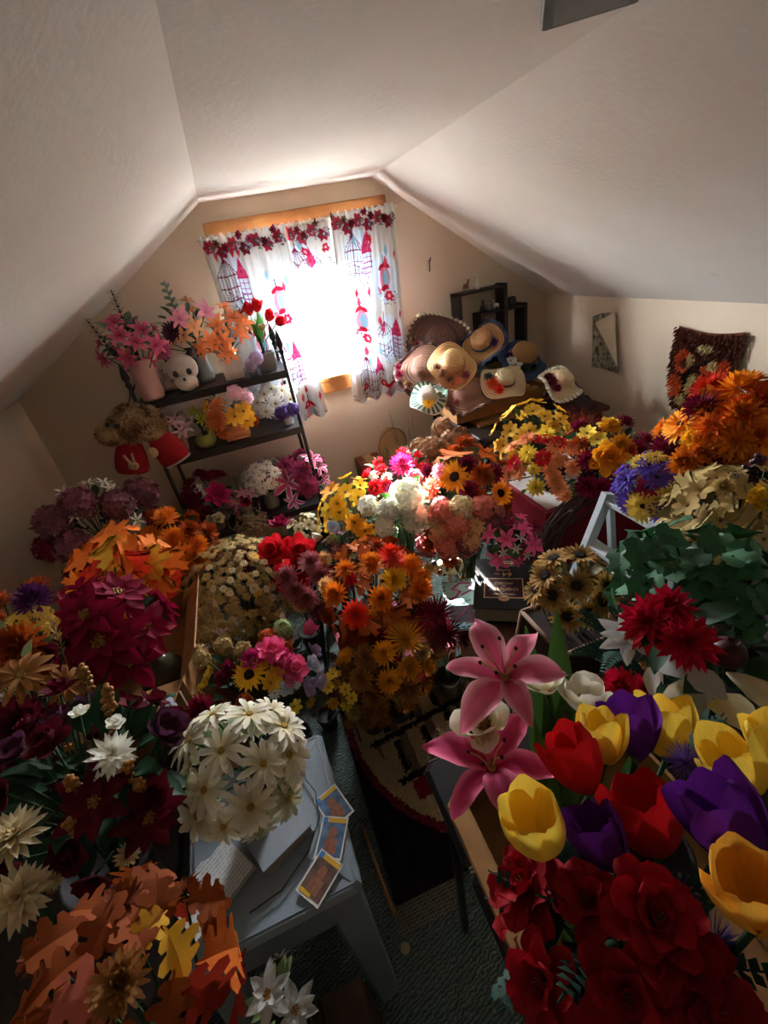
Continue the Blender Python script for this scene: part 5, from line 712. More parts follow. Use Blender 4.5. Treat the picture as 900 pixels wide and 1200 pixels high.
# ------------------------------------------------------------------ room shell
XL, XR, YB, YR = -1.05, 1.884, 2.6, -1.7
ZL, ZR, ZC = 1.255, 1.20, 1.91
XA, XB = 0.033, 0.865
def wall_paint(name, c1, c2, stain=0.0, bump=.12):
    m, nt, N, L, b = new_mat(name)
    tc = N.new('ShaderNodeTexCoord')
    n1 = N.new('ShaderNodeTexNoise'); n1.inputs['Scale'].default_value = 2.2; n1.inputs['Detail'].default_value = 6; L.new(tc.outputs['Object'], n1.inputs['Vector'])
    mx = N.new('ShaderNodeMix'); mx.data_type = 'RGBA'; mx.inputs[6].default_value = rgb(c1); mx.inputs[7].default_value = rgb(c2)
    mr = N.new('ShaderNodeMapRange'); mr.inputs[1].default_value = .35; mr.inputs[2].default_value = .65; L.new(n1.outputs['Fac'], mr.inputs[0]); L.new(mr.outputs[0], mx.inputs[0])
    col = mx.outputs[2]
    if stain:
        n2 = N.new('ShaderNodeTexNoise'); n2.inputs['Scale'].default_value = 7; n2.inputs['Detail'].default_value = 8; n2.inputs['Roughness'].default_value = .7; L.new(tc.outputs['Object'], n2.inputs['Vector'])
        m2 = N.new('ShaderNodeMapRange'); m2.inputs[1].default_value = .66; m2.inputs[2].default_value = .8; m2.inputs[4].default_value = stain; L.new(n2.outputs['Fac'], m2.inputs[0])
        mm = N.new('ShaderNodeMix'); mm.data_type = 'RGBA'; mm.inputs[7].default_value = rgb('#5a5048'); L.new(col, mm.inputs[6]); L.new(m2.outputs[0], mm.inputs[0]); col = mm.outputs[2]
    L.new(col, b.inputs['Base Color']); b.inputs['Roughness'].default_value = .85; b.inputs['Specular IOR Level'].default_value = .2
    n3 = N.new('ShaderNodeTexNoise'); n3.inputs['Scale'].default_value = 60; n3.inputs['Detail'].default_value = 4; L.new(tc.outputs['Object'], n3.inputs['Vector'])
    bp = N.new('ShaderNodeBump'); bp.inputs['Strength'].default_value = bump; bp.inputs['Distance'].default_value = .01; L.new(n3.outputs['Fac'], bp.inputs['Height']); L.new(bp.outputs[0], b.inputs['Normal'])
    return m
M_CEIL = wall_paint('ceiling_paint', '#ccc5bb', '#d3cdc4', .3)
M_WALL = wall_paint('wall_paint', '#cab89f', '#d0c0a9', .05)

def prism_y(mb, poly, y0, y1, mi=0):
    n = len(poly); v = [(x, y0, z) for x, z in poly] + [(x, y1, z) for x, z in poly]
    f = [tuple(range(n)), tuple(range(2 * n - 1, n - 1, -1))] + [(k, (k + 1) % n + 0, n + (k + 1) % n, n + k)[::-1] for k in range(n)]
    mb.add(v, f, None, mi)
def gable(name, y0, y1, hx0, hx1, hz0, hz1):
    e = .12
    def top(x):   # roof line, reaching a little past the ceiling planes
        if x < XA: return ZL + (ZC - ZL) * (x - XL) / (XA - XL) + .06
        if x > XB: return ZR + (ZC - ZR) * (XR - x) / (XR - XB) + .06
        return ZC + .06
    mb = MB()
    prism_y(mb, [(XL - e, -.1), (hx0, -.1), (hx0, top(hx0)), (XA if XA < hx0 else hx0, top(min(XA, hx0))), (XL, top(XL)), (XL - e, top(XL) - .05)], y0, y1)
    prism_y(mb, [(hx1, -.1), (XR + e, -.1), (XR + e, top(XR) - .05), (XR, top(XR)), (max(XB, hx1), top(max(XB, hx1))), (hx1, top(hx1))], y0, y1)
    prism_y(mb, [(hx0, -.1), (hx1, -.1), (hx1, hz0), (hx0, hz0)], y0, y1)
    prism_y(mb, [(hx0, hz1), (hx1, hz1), (hx1, ZC + .06), (hx0, ZC + .06)], y0, y1)
    return struct(mb.obj(name, M_WALL, smooth=False))
gable('wall_back', YB, YB + .12, .10, .84, 1.03, 1.74)
gable('wall_front', YR - .12, YR, .45, .46, 1.0, 1.0)
mb = MB(); box(mb, (XL - .05, (YB + YR) / 2, ZL / 2), (.1, YB - YR, ZL + .04)); struct(mb.obj('wall_left', M_WALL, smooth=False))
mb = MB(); box(mb, (XR + .05, (YB + YR) / 2, ZR / 2), (.1, YB - YR, ZR + .04)); struct(mb.obj('wall_right', M_WALL, smooth=False))
def slab(name, a, b, mat):
    (x0, z0), (x1, z1) = a, b; n = Vector((-(z1 - z0), 0, x1 - x0)).normalized() * .1
    if n.z < 0: n = -n
    v = []
    for y in (YR - .1, YB + .1): v += [(x0, y, z0), (x1, y, z1), (x1 + n.x, y, z1 + n.z), (x0 + n.x, y, z0 + n.z)]
    m = MB(); m.add(v, [(0, 1, 2, 3), (7, 6, 5, 4), (0, 4, 5, 1), (1, 5, 6, 2), (2, 6, 7, 3), (3, 7, 4, 0)])
    return struct(m.obj(name, mat, smooth=False))
slab('ceiling', (XA - .02, ZC), (XB + .02, ZC), M_CEIL)
slab('ceiling_left', (XL - .08, ZL - .049), (XA, ZC), M_CEIL)
slab('ceiling_right', (XB, ZC), (XR + .08, ZR - .056), M_CEIL)
# carpet with a wavy sculpted pile
m, nt, N, L, b = new_mat('green_carpet')
tc = N.new('ShaderNodeTexCoord'); wv = N.new('ShaderNodeTexWave'); wv.inputs['Scale'].default_value = 32; wv.inputs['Distortion'].default_value = 7; wv.inputs['Detail'].default_value = 3; wv.inputs['Detail Scale'].default_value = 2.0
mp = N.new('ShaderNodeMapping'); mp.inputs['Rotation'].default_value = (0, 0, 1.25); L.new(tc.outputs['Object'], mp.inputs[0]); L.new(mp.outputs[0], wv.inputs['Vector'])
mx = N.new('ShaderNodeMix'); mx.data_type = 'RGBA'; mx.inputs[6].default_value = rgb('#44564e'); mx.inputs[7].default_value = rgb('#7a8c84'); L.new(wv.outputs['Fac'], mx.inputs[0]); L.new(mx.outputs[2], b.inputs['Base Color'])
b.inputs['Roughness'].default_value = .95
bp = N.new('ShaderNodeBump'); bp.inputs['Strength'].default_value = .8; bp.inputs['Distance'].default_value = .006; L.new(wv.outputs['Fac'], bp.inputs['Height']); L.new(bp.outputs[0], b.inputs['Normal'])
M_CARPET = m
mb = MB(); box(mb, ((XL + XR) / 2, (YB + YR) / 2, -.05), (XR - XL + .2, YB - YR + .2, .1)); struct(mb.obj('floor', M_CARPET, smooth=False))
M_WHITE = solid('white_paint', '#e6e2d8', .55, .04, 20)
# ------------------------------------------------------------------ windows
M_WOOD = solid('stained_wood', '#a8703c', .45, .15, 8, second='#8a5428')
M_SASH = solid('sash_paint', '#dfe3e6', .5, .03, 20)
m, nt, N, L, b = new_mat('window_glass')
tr = N.new('ShaderNodeBsdfTransparent'); gl = N.new('ShaderNodeBsdfGlossy'); gl.inputs['Roughness'].default_value = .02; ms = N.new('ShaderNodeMixShader'); ms.inputs[0].default_value = .06
tr.inputs[0].default_value = (.96, .98, 1, 1)
L.new(tr.outputs[0], ms.inputs[1]); L.new(gl.outputs[0], ms.inputs[2]); L.new(ms.outputs[0], N['Material Output'].inputs['Surface']); M_GLASS = m
def window(name, x0, x1, z0, z1, y, sgn):
    w = bpy.data.objects.new(name, None); COLL.objects.link(w); w.location = ((x0 + x1) / 2, y, z0); struct(w)
    W = x1 - x0; Hh = z1 - z0; cy = .07 * sgn
    def bars(nm, rects, yy, dep, mat):
        m = MB()
        for a0, a1, b0, b1 in rects: box(m, ((a0 + a1) / 2, yy, (b0 + b1) / 2), (a1 - a0, dep, b1 - b0))
        return m.obj(nm, mat, w, smooth=False)
    bars('window_frame', [(-W / 2, -W / 2 + .025, 0, Hh), (W / 2 - .025, W / 2, 0, Hh), (-W / 2, W / 2, Hh - .025, Hh), (-W / 2, W / 2, 0, .02)], cy, .1, M_SASH)
    mid = Hh * .47
    for nm, a, c, yy in (('lower_sash', .02, mid + .02, cy - .012 * sgn), ('upper_sash', mid - .02, Hh - .025, cy + .022 * sgn)):
        s = bars(nm, [(-W / 2 + .025, -W / 2 + .065, a, c), (W / 2 - .065, W / 2 - .025, a, c), (-W / 2 + .025, W / 2 - .025, a, a + .04), (-W / 2 + .025, W / 2 - .025, c - .04, c)], yy, .03, M_SASH)
        p = MB(); box(p, (0, yy, (a + c) / 2), (W - .13, .004, c - a - .08)); p.obj('pane', M_GLASS, s, smooth=False)
    t = MB()
    box(t, (0, -.012 * sgn, Hh + .045), (W + .16, .024, .09), bevel=.004); t.obj('head_casing', M_WOOD, w, smooth=False)
    t = MB(); box(t, (0, -.012 * sgn, -.055), (W + .12, .022, .07), bevel=.004); t.obj('apron', M_WOOD, w, smooth=False)
    t = MB(); box(t, (0, -.005 * sgn, -.011), (W + .16, .06, .02), bevel=.004); t.obj('sill', M_WOOD, w, smooth=False)
    for s in (-1, 1):
        t = MB(); box(t, (s * (W / 2 + .04), -.012 * sgn, Hh / 2), (.08, .022, Hh), bevel=.004); t.obj('side_casing', M_WOOD, w, smooth=False)
    return w
window('window_1', .10, .84, 1.03, 1.74, YB, 1)

# ------------------------------------------------------------------ printed curtains
m, nt, N, L, b = new_mat('printed_cotton')
at = N.new('ShaderNodeAttribute'); at.attribute_name = 'print'
N.remove(b); df = N.new('ShaderNodeBsdfDiffuse'); tl = N.new('ShaderNodeBsdfTranslucent'); ms = N.new('ShaderNodeMixShader'); ms.inputs[0].default_value = .085
L.new(at.outputs['Color'], df.inputs[0]); tm = N.new('ShaderNodeMix'); tm.data_type = 'RGBA'; tm.blend_type = 'MULTIPLY'; tm.inputs[0].default_value = 1.0; tm.inputs[7].default_value = (.20, .225, .26, 1); L.new(at.outputs['Color'], tm.inputs[6]); L.new(tm.outputs[2], tl.inputs[0]); L.new(df.outputs[0], ms.inputs[1]); L.new(tl.outputs[0], ms.inputs[2]); L.new(ms.outputs[0], N['Material Output'].inputs['Surface'])
M_PRINT = m
class Cloth:
    """a small drawing sheet, in metres of flat cloth, from which the print of the curtain is taken"""
    def __init__(s, W, Hh, d=.0035):
        s.nx = int(W / d) + 1; s.ny = int(Hh / d) + 1; s.W = W; s.H = Hh
        s.c = [rgb('#d6d5d0')[:3]] * (s.nx * s.ny)
    def px(s, i, j, c):
        if 0 <= i < s.nx and 0 <= j < s.ny: s.c[j * s.nx + i] = c
    def blob(s, x, y, rx, ry, col, test=None):
        c = rgb(col)[:3]; dx = s.W / (s.nx - 1); dy = s.H / (s.ny - 1)
        for j in range(int((y - ry) / dy), int((y + ry) / dy) + 2):
            for i in range(int((x - rx) / dx), int((x + rx) / dx) + 2):
                u = (i * dx - x) / rx; v = (j * dy - y) / ry
                if (test(u, v) if test else u * u + v * v < 1): s.px(i, j, c)
    def line(s, x0, y0, x1, y1, col, w=.003):
        n = int(max(abs(x1 - x0), abs(y1 - y0)) / .0025) + 2
        for k in range(n): t = k / (n - 1); s.blob(x0 + (x1 - x0) * t, y0 + (y1 - y0) * t, w * .7, w * .7, col)
    def flower(s, x, y, r, a='#b81e3c', core='#e8b0b8'):
        s.blob(x, y, r, r, a, lambda u, v: u * u + v * v < (.87 + .13 * math.cos(6 * math.atan2(v, u))) ** 2); s.blob(x, y, r * .3, r * .3, core)
    def lantern(s, x, y, k=1.0):
        s.line(x, y - .075 * k, x, y - .04 * k, '#4a4048', .003); s.blob(x, y - .035 * k, .026 * k, .014 * k, '#b01c34', lambda u, v: v < .4 and u * u + v * v < 1)
        s.blob(x, y, .024 * k, .034 * k, '#d88498'); s.blob(x + .006 * k, y + .004, .012 * k, .026 * k, '#86b8c8'); s.blob(x, y + .034 * k, .016 * k, .01 * k, '#b01c34')
    def cage(s, x, y, k=1.0, col='#7c1e40'):
        s.line(x, y - .1 * k, x, y - .065 * k, col, .004)
        for q in range(-3, 4):
            s.line(x, y - .07 * k, x + q * .012 * k, y - .02 * k, col, .003); s.line(x + q * .012 * k, y - .02 * k, x + q * .011 * k, y + .05 * k, col, .0024)
        for yy in (-.02, .015, .05): s.line(x - .036 * k, y + yy * k, x + .036 * k, y + yy * k, col, .003)
    def tower(s, x, y, k=1.0):
        s.blob(x, y - .045 * k, .02 * k, .03 * k, '#b8285c', lambda u, v: abs(u) < (v + 1) / 2)
        for q in range(5): s.line(x - .016 * k, y + q * .016 * k, x + .016 * k, y + q * .016 * k, '#a8508c', .004)
        for q in (-1, 0, 1): s.line(x + q * .015 * k, y - .015, x + q * .015 * k, y + .07 * k, '#7c4878', .003)
    def foliage(s, x, y, r, col='#5a8c9c', n=40):
        rr = random.Random(int(x * 1e4) + int(y * 1e4))
        for q in range(n): a = rr.random() * 6.28; d = r * math.sqrt(rr.random()); s.blob(x + d * math.cos(a), y + d * math.sin(a), .004, .0035, rr.choice([col, '#8a6a8c', '#3c5c64', '#a8c4cc']))
    def diamond(s, x, y, rx, ry, col): s.blob(x, y, rx, ry, col, lambda u, v: abs(u) + abs(v) < 1)
def print_cloth(W, Hh, seed):
    c = Cloth(W, Hh); rr = random.Random(seed)
    for q in range(int(Hh / .28) + 1):
        for p in range(2):
            x = W * (.3 + .42 * p) + rr.uniform(-.03, .03); y = .2 + q * .3 + p * .12
            c.blob(x, y, .08, .12, '#d3e2ec'); c.foliage(x + .01, y + .09, .05); c.foliage(x - .03, y + .06, .03, '#7c5c7c', 20)
            if (q + p) % 2: c.lantern(x, y, 1.4); c.flower(x + .02, y + .09, .028); c.flower(x - .035, y + .05, .013, '#c83a50')
            else: c.cage(x - .03, y, 1.5); c.tower(x + .045, y + .01, 1.5); c.flower(x + .045, y - .04, .026, '#c84068', '#a82850')
            for k in range(3): c.diamond(x + rr.uniform(-.08, .08), y - rr.uniform(.06, .14), .011, .028, rr.choice(['#b81e38', '#c83a58', '#8cbccc']))
    for q in range(int(W / .06)):   # border of dark red flowers under the rod pocket and along the hem
        c.flower(.03 + q * .06, .045 + .025 * (q % 2), .032, rr.choice(['#6c1828', '#8c2038', '#a83048']), '#5c4030')
        c.flower(.0 + q * .06 + rr.uniform(-.02, .02), .015 + .02 * (q % 3), .02, rr.choice(['#5c1828', '#7c2038', '#94304c', '#6c5040']), '#3c2420'); c.foliage(.05 + q * .06, .06, .025, '#6c5c34', 30); c.foliage(.02 + q * .07, Hh - .02, .016, '#8a7a50', 10)
        if q % 2: c.flower(.03 + q * .06, Hh - .07, .022)
    return c
def curtain(name, label, x0, x1, ztop, zbot, y, seed, folds, amp, gather=1.5, x0b=None, x1b=None):
    W = (x1 - x0) * 1.12; Hh = ztop - zbot; c = print_cloth(W, Hh, seed); v = []; f = []
    x0b = x0 if x0b is None else x0b; x1b = x1 if x1b is None else x1b
    for j in range(c.ny):
        t = j / (c.ny - 1)
        for i in range(c.nx):
            s = i / (c.nx - 1); X = (x0 + (x1 - x0) * s) * (1 - t) + (x0b + (x1b - x0b) * s) * t
            k = math.exp(-((t - .035) / .03) ** 2)
            fold = amp * (.45 + .55 * t) * math.sin(s * folds * 2 * PI + seed + .6 * math.sin(t * 3 + seed)) + amp * .7 * (1 - t) ** 3 * math.sin(s * folds * 6 * PI)
            fold += amp * .35 * math.sin(s * folds * 3.7 * PI + t * 2)
            v.append((X, y + fold * (1 - .6 * k) - .012 * k, ztop - Hh * t + .012 * t * math.sin(s * folds * 2 * PI + 1) + (.006 * math.sin(s * 60) if j < 3 else 0)))
    f = [(j * c.nx + i, j * c.nx + i + 1, (j + 1) * c.nx + i + 1, (j + 1) * c.nx + i) for j in range(c.ny - 1) for i in range(c.nx - 1)]
    mb = MB(); mb.add(v, f); o = mb.obj(name, M_PRINT)
    a = o.data.color_attributes.new('print', 'FLOAT_COLOR', 'POINT')
    a.data.foreach_set('color', [q for p in c.c for q in (p[0], p[1], p[2], 1.0)])
    return tag(o, label, 'curtain')
curtain('curtain', 'printed curtain panel hanging behind the black shelf, beside the left casing', -.01, .385, 1.775, .84, 2.535, 1, 4, .014)
curtain('curtain', 'printed curtain panel hanging next to the stacked straw hats', .61, .945, 1.785, .855, 2.535, 2, 4, .014, x0b=.55, x1b=.90)
curtain('curtain_valance', 'short gathered printed valance across the middle of the window', .375, .62, 1.775, 1.575, 2.55, 3, 4, .010)
mb = MB(); tube(mb, [(-.03, YB - .01, 1.76), (-.03, 2.545, 1.762), (.96, 2.545, 1.772), (.96, YB - .01, 1.77)], .006, 8); tag(mb.obj('curtain_rod', M_WHITE), 'thin white curtain rod through the curtain headers', 'curtain rod')
mb = MB(); tube(mb, [(1.126, YB + .01, 1.50), (1.126, YB - .03, 1.505), (1.126, YB - .035, 1.52)], .003, 6); tube(mb, [(1.126, YB - .02, 1.51), (1.124, YB - .012, 1.45)], .0035, 6)
tag(mb.obj('wall_hook', solid('dull_metal', '#5a5048', .4, metal=.6)), 'small metal hook in the wall right of the window', 'hook')
# dark box fixed under the flat ceiling
M_BLACK = solid('black_enamel', '#17171a', .35, .1, 30); M_STEEL = solid('bright_steel', '#b8b8b8', .25, .05, 40, metal=.9)
r_ = empty('ceiling_fixture', (.708, .868, ZC - .02), 'black rectangular metal fixture on the flat ceiling', 'light fixture', rz=-.588)
mb = MB(); box(mb, (0, 0, .01), (.16, .16, .022), bevel=.004); mb.obj('housing', M_BLACK, r_, smooth=False)
mb = MB(); box(mb, (0, 0, -.001), (.12, .12, .004)); mb.obj('vent_plate', solid('grey_enamel', '#3a3c40', .3), r_, smooth=False)
# ------------------------------------------------------------------ furniture and boxes
M_CARD = solid('cardboard', '#a87848', .85, .08, 25, second='#94683c'); M_DARKWOOD = solid('dark_wood', '#2a1c16', .5, .2, 10)
M_REDBOX = solid('red_card', '#9a1636', .6, .1, 15); M_BROWNCARD = solid('brown_card', '#6a4630', .8, .12, 20)
def carton(name, label, x0, x1, y0, y1, z0, z1, mat, open_top=False, inner=None, flaps=(), lid=None, cat='box'):
    r = empty(name, ((x0 + x1) / 2, (y0 + y1) / 2, z0), label, cat); W, D, Hh = x1 - x0, y1 - y0, z1 - z0; t = .006
    if open_top:
        for nm, c, s in (('side_panel', (-W / 2 + t / 2, 0, Hh / 2), (t, D, Hh)), ('side_panel', (W / 2 - t / 2, 0, Hh / 2), (t, D, Hh)), ('end_panel', (0, -D / 2 + t / 2, Hh / 2), (W - 2 * t, t, Hh)), ('end_panel', (0, D / 2 - t / 2, Hh / 2), (W - 2 * t, t, Hh)),
                         ('bottom_panel', (0, 0, (inner - z0) - t / 2 if inner else t / 2), (W - 2 * t, D - 2 * t, t))):
            mb = MB(); box(mb, c, s); mb.obj(nm, mat, r, smooth=False)
        for side, ln, ang in flaps:
            mb = MB(); ca, sa = math.cos(ang) * ln, math.sin(ang) * ln
            n = {'f': Vector((0, -1, 0)), 'b': Vector((0, 1, 0)), 'l': Vector((-1, 0, 0)), 'r': Vector((1, 0, 0))}[side]; hw = (W if side in 'fb' else D) / 2; tv = Vector((-n.y, n.x, 0))
            e = Vector((n.x * W / 2, n.y * D / 2, Hh)); k = .85
            v = [e + tv * hw, e - tv * hw, e - tv * hw * k + n * ca + Vector((0, 0, sa)), e + tv * hw * k + n * ca + Vector((0, 0, sa))]
            up = Vector((-n.x * sa, -n.y * sa, ca)).normalized() * .004; v += [p + up for p in v]
            mb.add(v, [(3, 2, 1, 0), (4, 5, 6, 7), (0, 1, 5, 4), (1, 2, 6, 5), (2, 3, 7, 6), (3, 0, 4, 7)]); mb.obj('flap', mat, r, smooth=False)
    else:
        mb = MB(); box(mb, (0, 0, Hh / 2), (W, D, Hh), bevel=.004); mb.obj('carton_body', mat, r, smooth=False)
        if lid:
            mb = MB(); box(mb, (0, 0, Hh - lid / 2 - .001), (W + .012, D + .012, lid), bevel=.003); mb.obj('lid', mat, r, smooth=False)
        else:
            mb = MB(); box(mb, (0, 0, Hh + .0006), (.05, D, .0012)); mb.obj('tape', solid('packing_tape', '#b08c5c', .3), r, smooth=False)
    return r
carton('cardboard_box', 'closed cardboard box under the mauve hydrangeas', -1.0, -.56, 1.80, 2.14, 0, .5, M_CARD)
carton('cardboard_box', 'closed cardboard box under the orange mums and maple leaves', -.8, -.42, 1.52, 1.78, 0, .4, M_CARD)
carton('cardboard_box', 'open cardboard box with raised flaps holding the burgundy poinsettias', -.70, -.42, 1.05, 1.50, 0, .645, M_CARD, True, .53, (('f', .10, .0), ('b', .12, -1.3), ('r', .09, .85)))
carton('cardboard_box', 'low cardboard box under the basket of dried daisies', -.40, -.15, 1.38, 1.70, 0, .26, M_BROWNCARD)
carton('cardboard_box', 'tall brown box carrying the thick black book', .50, .755, .57, 1.21, .012, .485, M_BROWNCARD)
rb = carton('red_box', 'low dark red box with a white paper label beside the rug', .04, .47, 1.21, 1.56, .012, .19, M_REDBOX, lid=.04)
mb = MB(); box(mb, (.13, -.175 - .0075, .10), (.10, .003, .07)); lb = mb.obj('paper_label', solid('label_paper', '#cfc8b8', .8), rb, smooth=False); lb['label'] = 'white paper label'
mb = MB()
for k in range(3): box(mb, (.125 + .005 * (k % 2), -.175 - .0095, .085 + k * .015), (.06 - .012 * k, .001, .003))
mb.obj('label_writing', solid('faint_ink', '#8a8478', .9), lb, smooth=False)
rb2 = carton('red_box', 'large red box with a pale top carrying the zinnia pot', .92, 1.66, 1.24, 1.63, 0, .648, M_REDBOX, lid=.06)
mb = MB(); box(mb, (0, 0, .6485), (.715, .365, .004)); mb.obj('pale_top_panel', solid('pale_card', '#b8b0a8', .8, .1, 12), rb2, smooth=False)
carton('cardboard_box', 'flat open cardboard tray filled with straw hats', .985, 1.56, 2.1, 2.52, .735, .815, M_CARD, True, .745)
mb = MB(); box(mb, (0, 0, .008), (.4, .14, .016), bevel=.003); o = mb.obj('cardboard_sheet', M_CARD, None, (1.27, 2.09, .716), smooth=False); tag(o, 'flattened cardboard sheet sticking out under the hat tray', 'cardboard')
def table(name, label, x0, x1, y0, y1, z, th, mat, leg, splay=0.0, halves=False, r=.012, cat='table'):
    t = empty(name, ((x0 + x1) / 2, (y0 + y1) / 2, 0), label, cat); W, D = x1 - x0, y1 - y0
    if halves:
        sm_ = halves - (y0 + y1) / 2
        for s, a, c in ((-1, -D / 2, sm_ - .002), (1, sm_ + .002, D / 2)):
            mb = MB(); box(mb, (0, (a + c) / 2, z - th / 2), (W, c - a, th), bevel=.012); tp = mb.obj('table_top', mat, t, smooth=False)
            mb = MB(); e = a if s < 0 else c; tube(mb, [(-W / 2 + .015, e, z - .008), (W / 2 - .015, e, z - .008)], .003, 6); mb.obj('steel_edge', M_STEEL, tp); mb = MB(); tube(mb, [(-W / 2 + .004, sm_ + s * .003, z - .001), (W / 2 - .004, sm_ + s * .003, z - .001)], .002, 6); mb.obj('steel_edge', M_STEEL, tp)
    else:
        mb = MB(); box(mb, (0, 0, z - th / 2), (W, D, th), bevel=.006); mb.obj('table_top', mat, t, smooth=False)
    for i in (-1, 1):
        for j in (-1, 1):
            mb = MB(); a = Vector((i * (W / 2 - .03), j * (D / 2 - .05), z - th)); b = Vector((i * (W / 2 - .03 + splay), j * (D / 2 - .05 + splay), 0.0))
            tube(mb, [a, a.lerp(b, .5), b], r, 8) if leg == 'tube' else box(mb, ((a.x + b.x) / 2, (a.y + b.y) / 2, a.z / 2), (r * 2, r * 2, a.z), bevel=.003)
            mb.obj('leg', mat, t, smooth=leg == 'tube')
    return t
bt = table('folding_table', 'black folding table with steel edge strips under the box of tulips', .10, .74, -.12, .50, .735, .028, M_BLACK, 'tube', .01, .31, .011)
table('side_table', 'dark side table under the straw hat tray', 1.0, 1.74, 1.84, 2.54, .715, .025, M_DARKWOOD, 'square', 0, False, .016)
table('low_table', 'low dark table under the orange dahlias and dry leaves', .78, 1.7, .40, 1.0, .6, .03, M_DARKWOOD, 'square', 0, False, .02)
table('low_bench', 'low dark bench under the burgundy roses by the left wall', -1.03, -.5, .42, 1.03, .4, .03, M_DARKWOOD, 'square', 0, False, .02)
carton('cardboard_box', 'shallow cardboard box of big tulips on the black folding table', .125, .44, -.02, .385, .736, .83, M_CARD, True, .764, (('l', .035, .6),))
# weathered board box, bottom of the picture
r_ = empty('wooden_crate', (-.285, .205, 0), 'weathered brown wooden crate under the autumn leaf garland', 'crate')
M_OLDWOOD = solid('weathered_wood', '#5c4634', .9, .3, 14, second='#33261e', bump=.4)
for k in range(3):
    mb = MB(); box(mb, (-.095 + k * .095, 0, .26), (.091, .385, .02), bevel=.003); mb.obj('board', M_OLDWOOD, r_, smooth=False)
for s in (-1, 1):
    mb = MB(); box(mb, (0, s * .178, .125), (.28, .018, .25)); mb.obj('end_board', M_OLDWOOD, r_, smooth=False)
    mb = MB(); box(mb, (s * .13, 0, .125), (.018, .338, .25)); mb.obj('side_board', M_OLDWOOD, r_, smooth=False)
# ---- plastic step stool
M_GREYP = solid('grey_plastic', '#8d98a2', .45, .05, 60)
st = empty('plastic_stool', (-.275, .665, 0), 'grey moulded plastic stool with splayed legs, cards and books on it', 'stool')
st.rotation_euler = (0, 0, .03)
mb = MB(); box(mb, (0, 0, .435), (.37, .40, .03), bevel=.012); seat = mb.obj('seat', M_GREYP, st, smooth=False)
mb = MB()
for pts in ([(-.17, -.185), (.17, -.185), (.17, .185), (-.17, .185), (-.17, -.185)],): tube(mb, [(x, y, .450) for x, y in pts], .0025, 6)
tube(mb, [(.165, -.18, .4495), (.05, -.06, .4495)], .002, 5); tube(mb, [(.165, .18, .4495), (.05, .06, .4495)], .002, 5); mb.obj('moulded_ridge', M_GREYP, seat)
for i in (-1, 1):
    for j in (-1, 1):
        mb = MB(); a = [(i * .175, j * .19), (i * .105, j * .19), (i * .175, j * .12)]; q = [(i * .178, j * .258), (i * .135, j * .258), (i * .178, j * .215)]
        v = [(x, y, .425) for x, y in a] + [(x, y, 0) for x, y in q]; v += [(x - i * .012, y - j * .012, z) for x, y, z in v]
        mb.add(v, [(0, 1, 4, 3), (2, 0, 3, 5), (6, 9, 10, 7), (8, 11, 9, 6), (1, 7, 10, 4), (2, 5, 11, 8), (3, 4, 10, 9), (3, 9, 11, 5), (0, 6, 7, 1), (0, 2, 8, 6)]); mb.obj('leg', M_GREYP, st, smooth=False)
for s in (-1, 1):
    mb = MB(); box(mb, (s * .178, 0, .385), (.008, .28, .08)); mb.obj('apron', M_GREYP, st, smooth=False)
    mb = MB(); box(mb, (0, s * .193, .385), (.25, .008, .08)); mb.obj('apron', M_GREYP, st, smooth=False)
# ---- black metal shelf unit
sh = empty('shelf_unit', (-.145, 2.36, 0), 'black metal shelf rack with pointed finials full of small planters', 'shelf')
M_BLKMETAL = solid('black_metal', '#1c1a1c', .4, .1, 40)
for i in (-1, 1):
    for j in (-1, 1):
        mb = MB(); x, y = i * .335, j * .15
        tube(mb, [(x, y, 0), (x, y, 1.27)], .009, 8); p = mb.obj('post', M_BLKMETAL, sh)
        mb = MB(); lathe(mb, [(.009, 0), (.014, .012), (.008, .022), (.017, .04), (.012, .07), (.001, .105)], 10, 0, Matrix.Translation((x, y, 1.262))); mb.obj('finial', M_BLKMETAL, p)
for z in (.15, .46, .90, 1.178):
    mb = MB(); box(mb, (0, 0, z), (.68, .31, .018)); b_ = mb.obj('shelf_board', M_BLKMETAL, sh, smooth=False)
    for j in (-1, 1):
        mb = MB(); box(mb, (0, -.155 if j < 0 else .147, z - .006), (.68, .008, .034)); mb.obj('shelf_edge', M_BLKMETAL, b_, smooth=False)
for s in (-1, 1):
    mb = MB(); tube(mb, [(s * .335, -.15, 1.24), (s * .335, 0, 1.255), (s * .335, .15, 1.24)], .005, 6); mb.obj('side_rail', M_BLKMETAL, sh)
# ---- black knick-knack wall shelf: two interlocked frames
kk = empty('display_shelf', (1.45, 2.545, .92), 'dark wooden wall shelf of two interlocking square frames', 'shelf')
for x0, x1, z0, z1, d in ((1.237, 1.55, 1.005, 1.317, 0.0), (1.372, 1.68, .90, 1.19, .004)):
    for nm, c, s in (('upright', (x0 + .011, 0, (z0 + z1) / 2), (.022, .1 + d, z1 - z0)), ('upright', (x1 - .011, 0, (z0 + z1) / 2), (.024, .1 + d, z1 - z0 + .012)), ('shelf_slat', ((x0 + x1) / 2, 0, z1 - .007), (x1 - x0, .1 - d, .014)), ('shelf_slat', ((x0 + x1) / 2, 0, z0 + .007), (x1 - x0, .1 - d, .014))):
        mb = MB(); box(mb, (c[0] - 1.45, 0, c[2] - .92), s, bevel=.002); mb.obj(nm, M_DARKWOOD, kk, smooth=False)
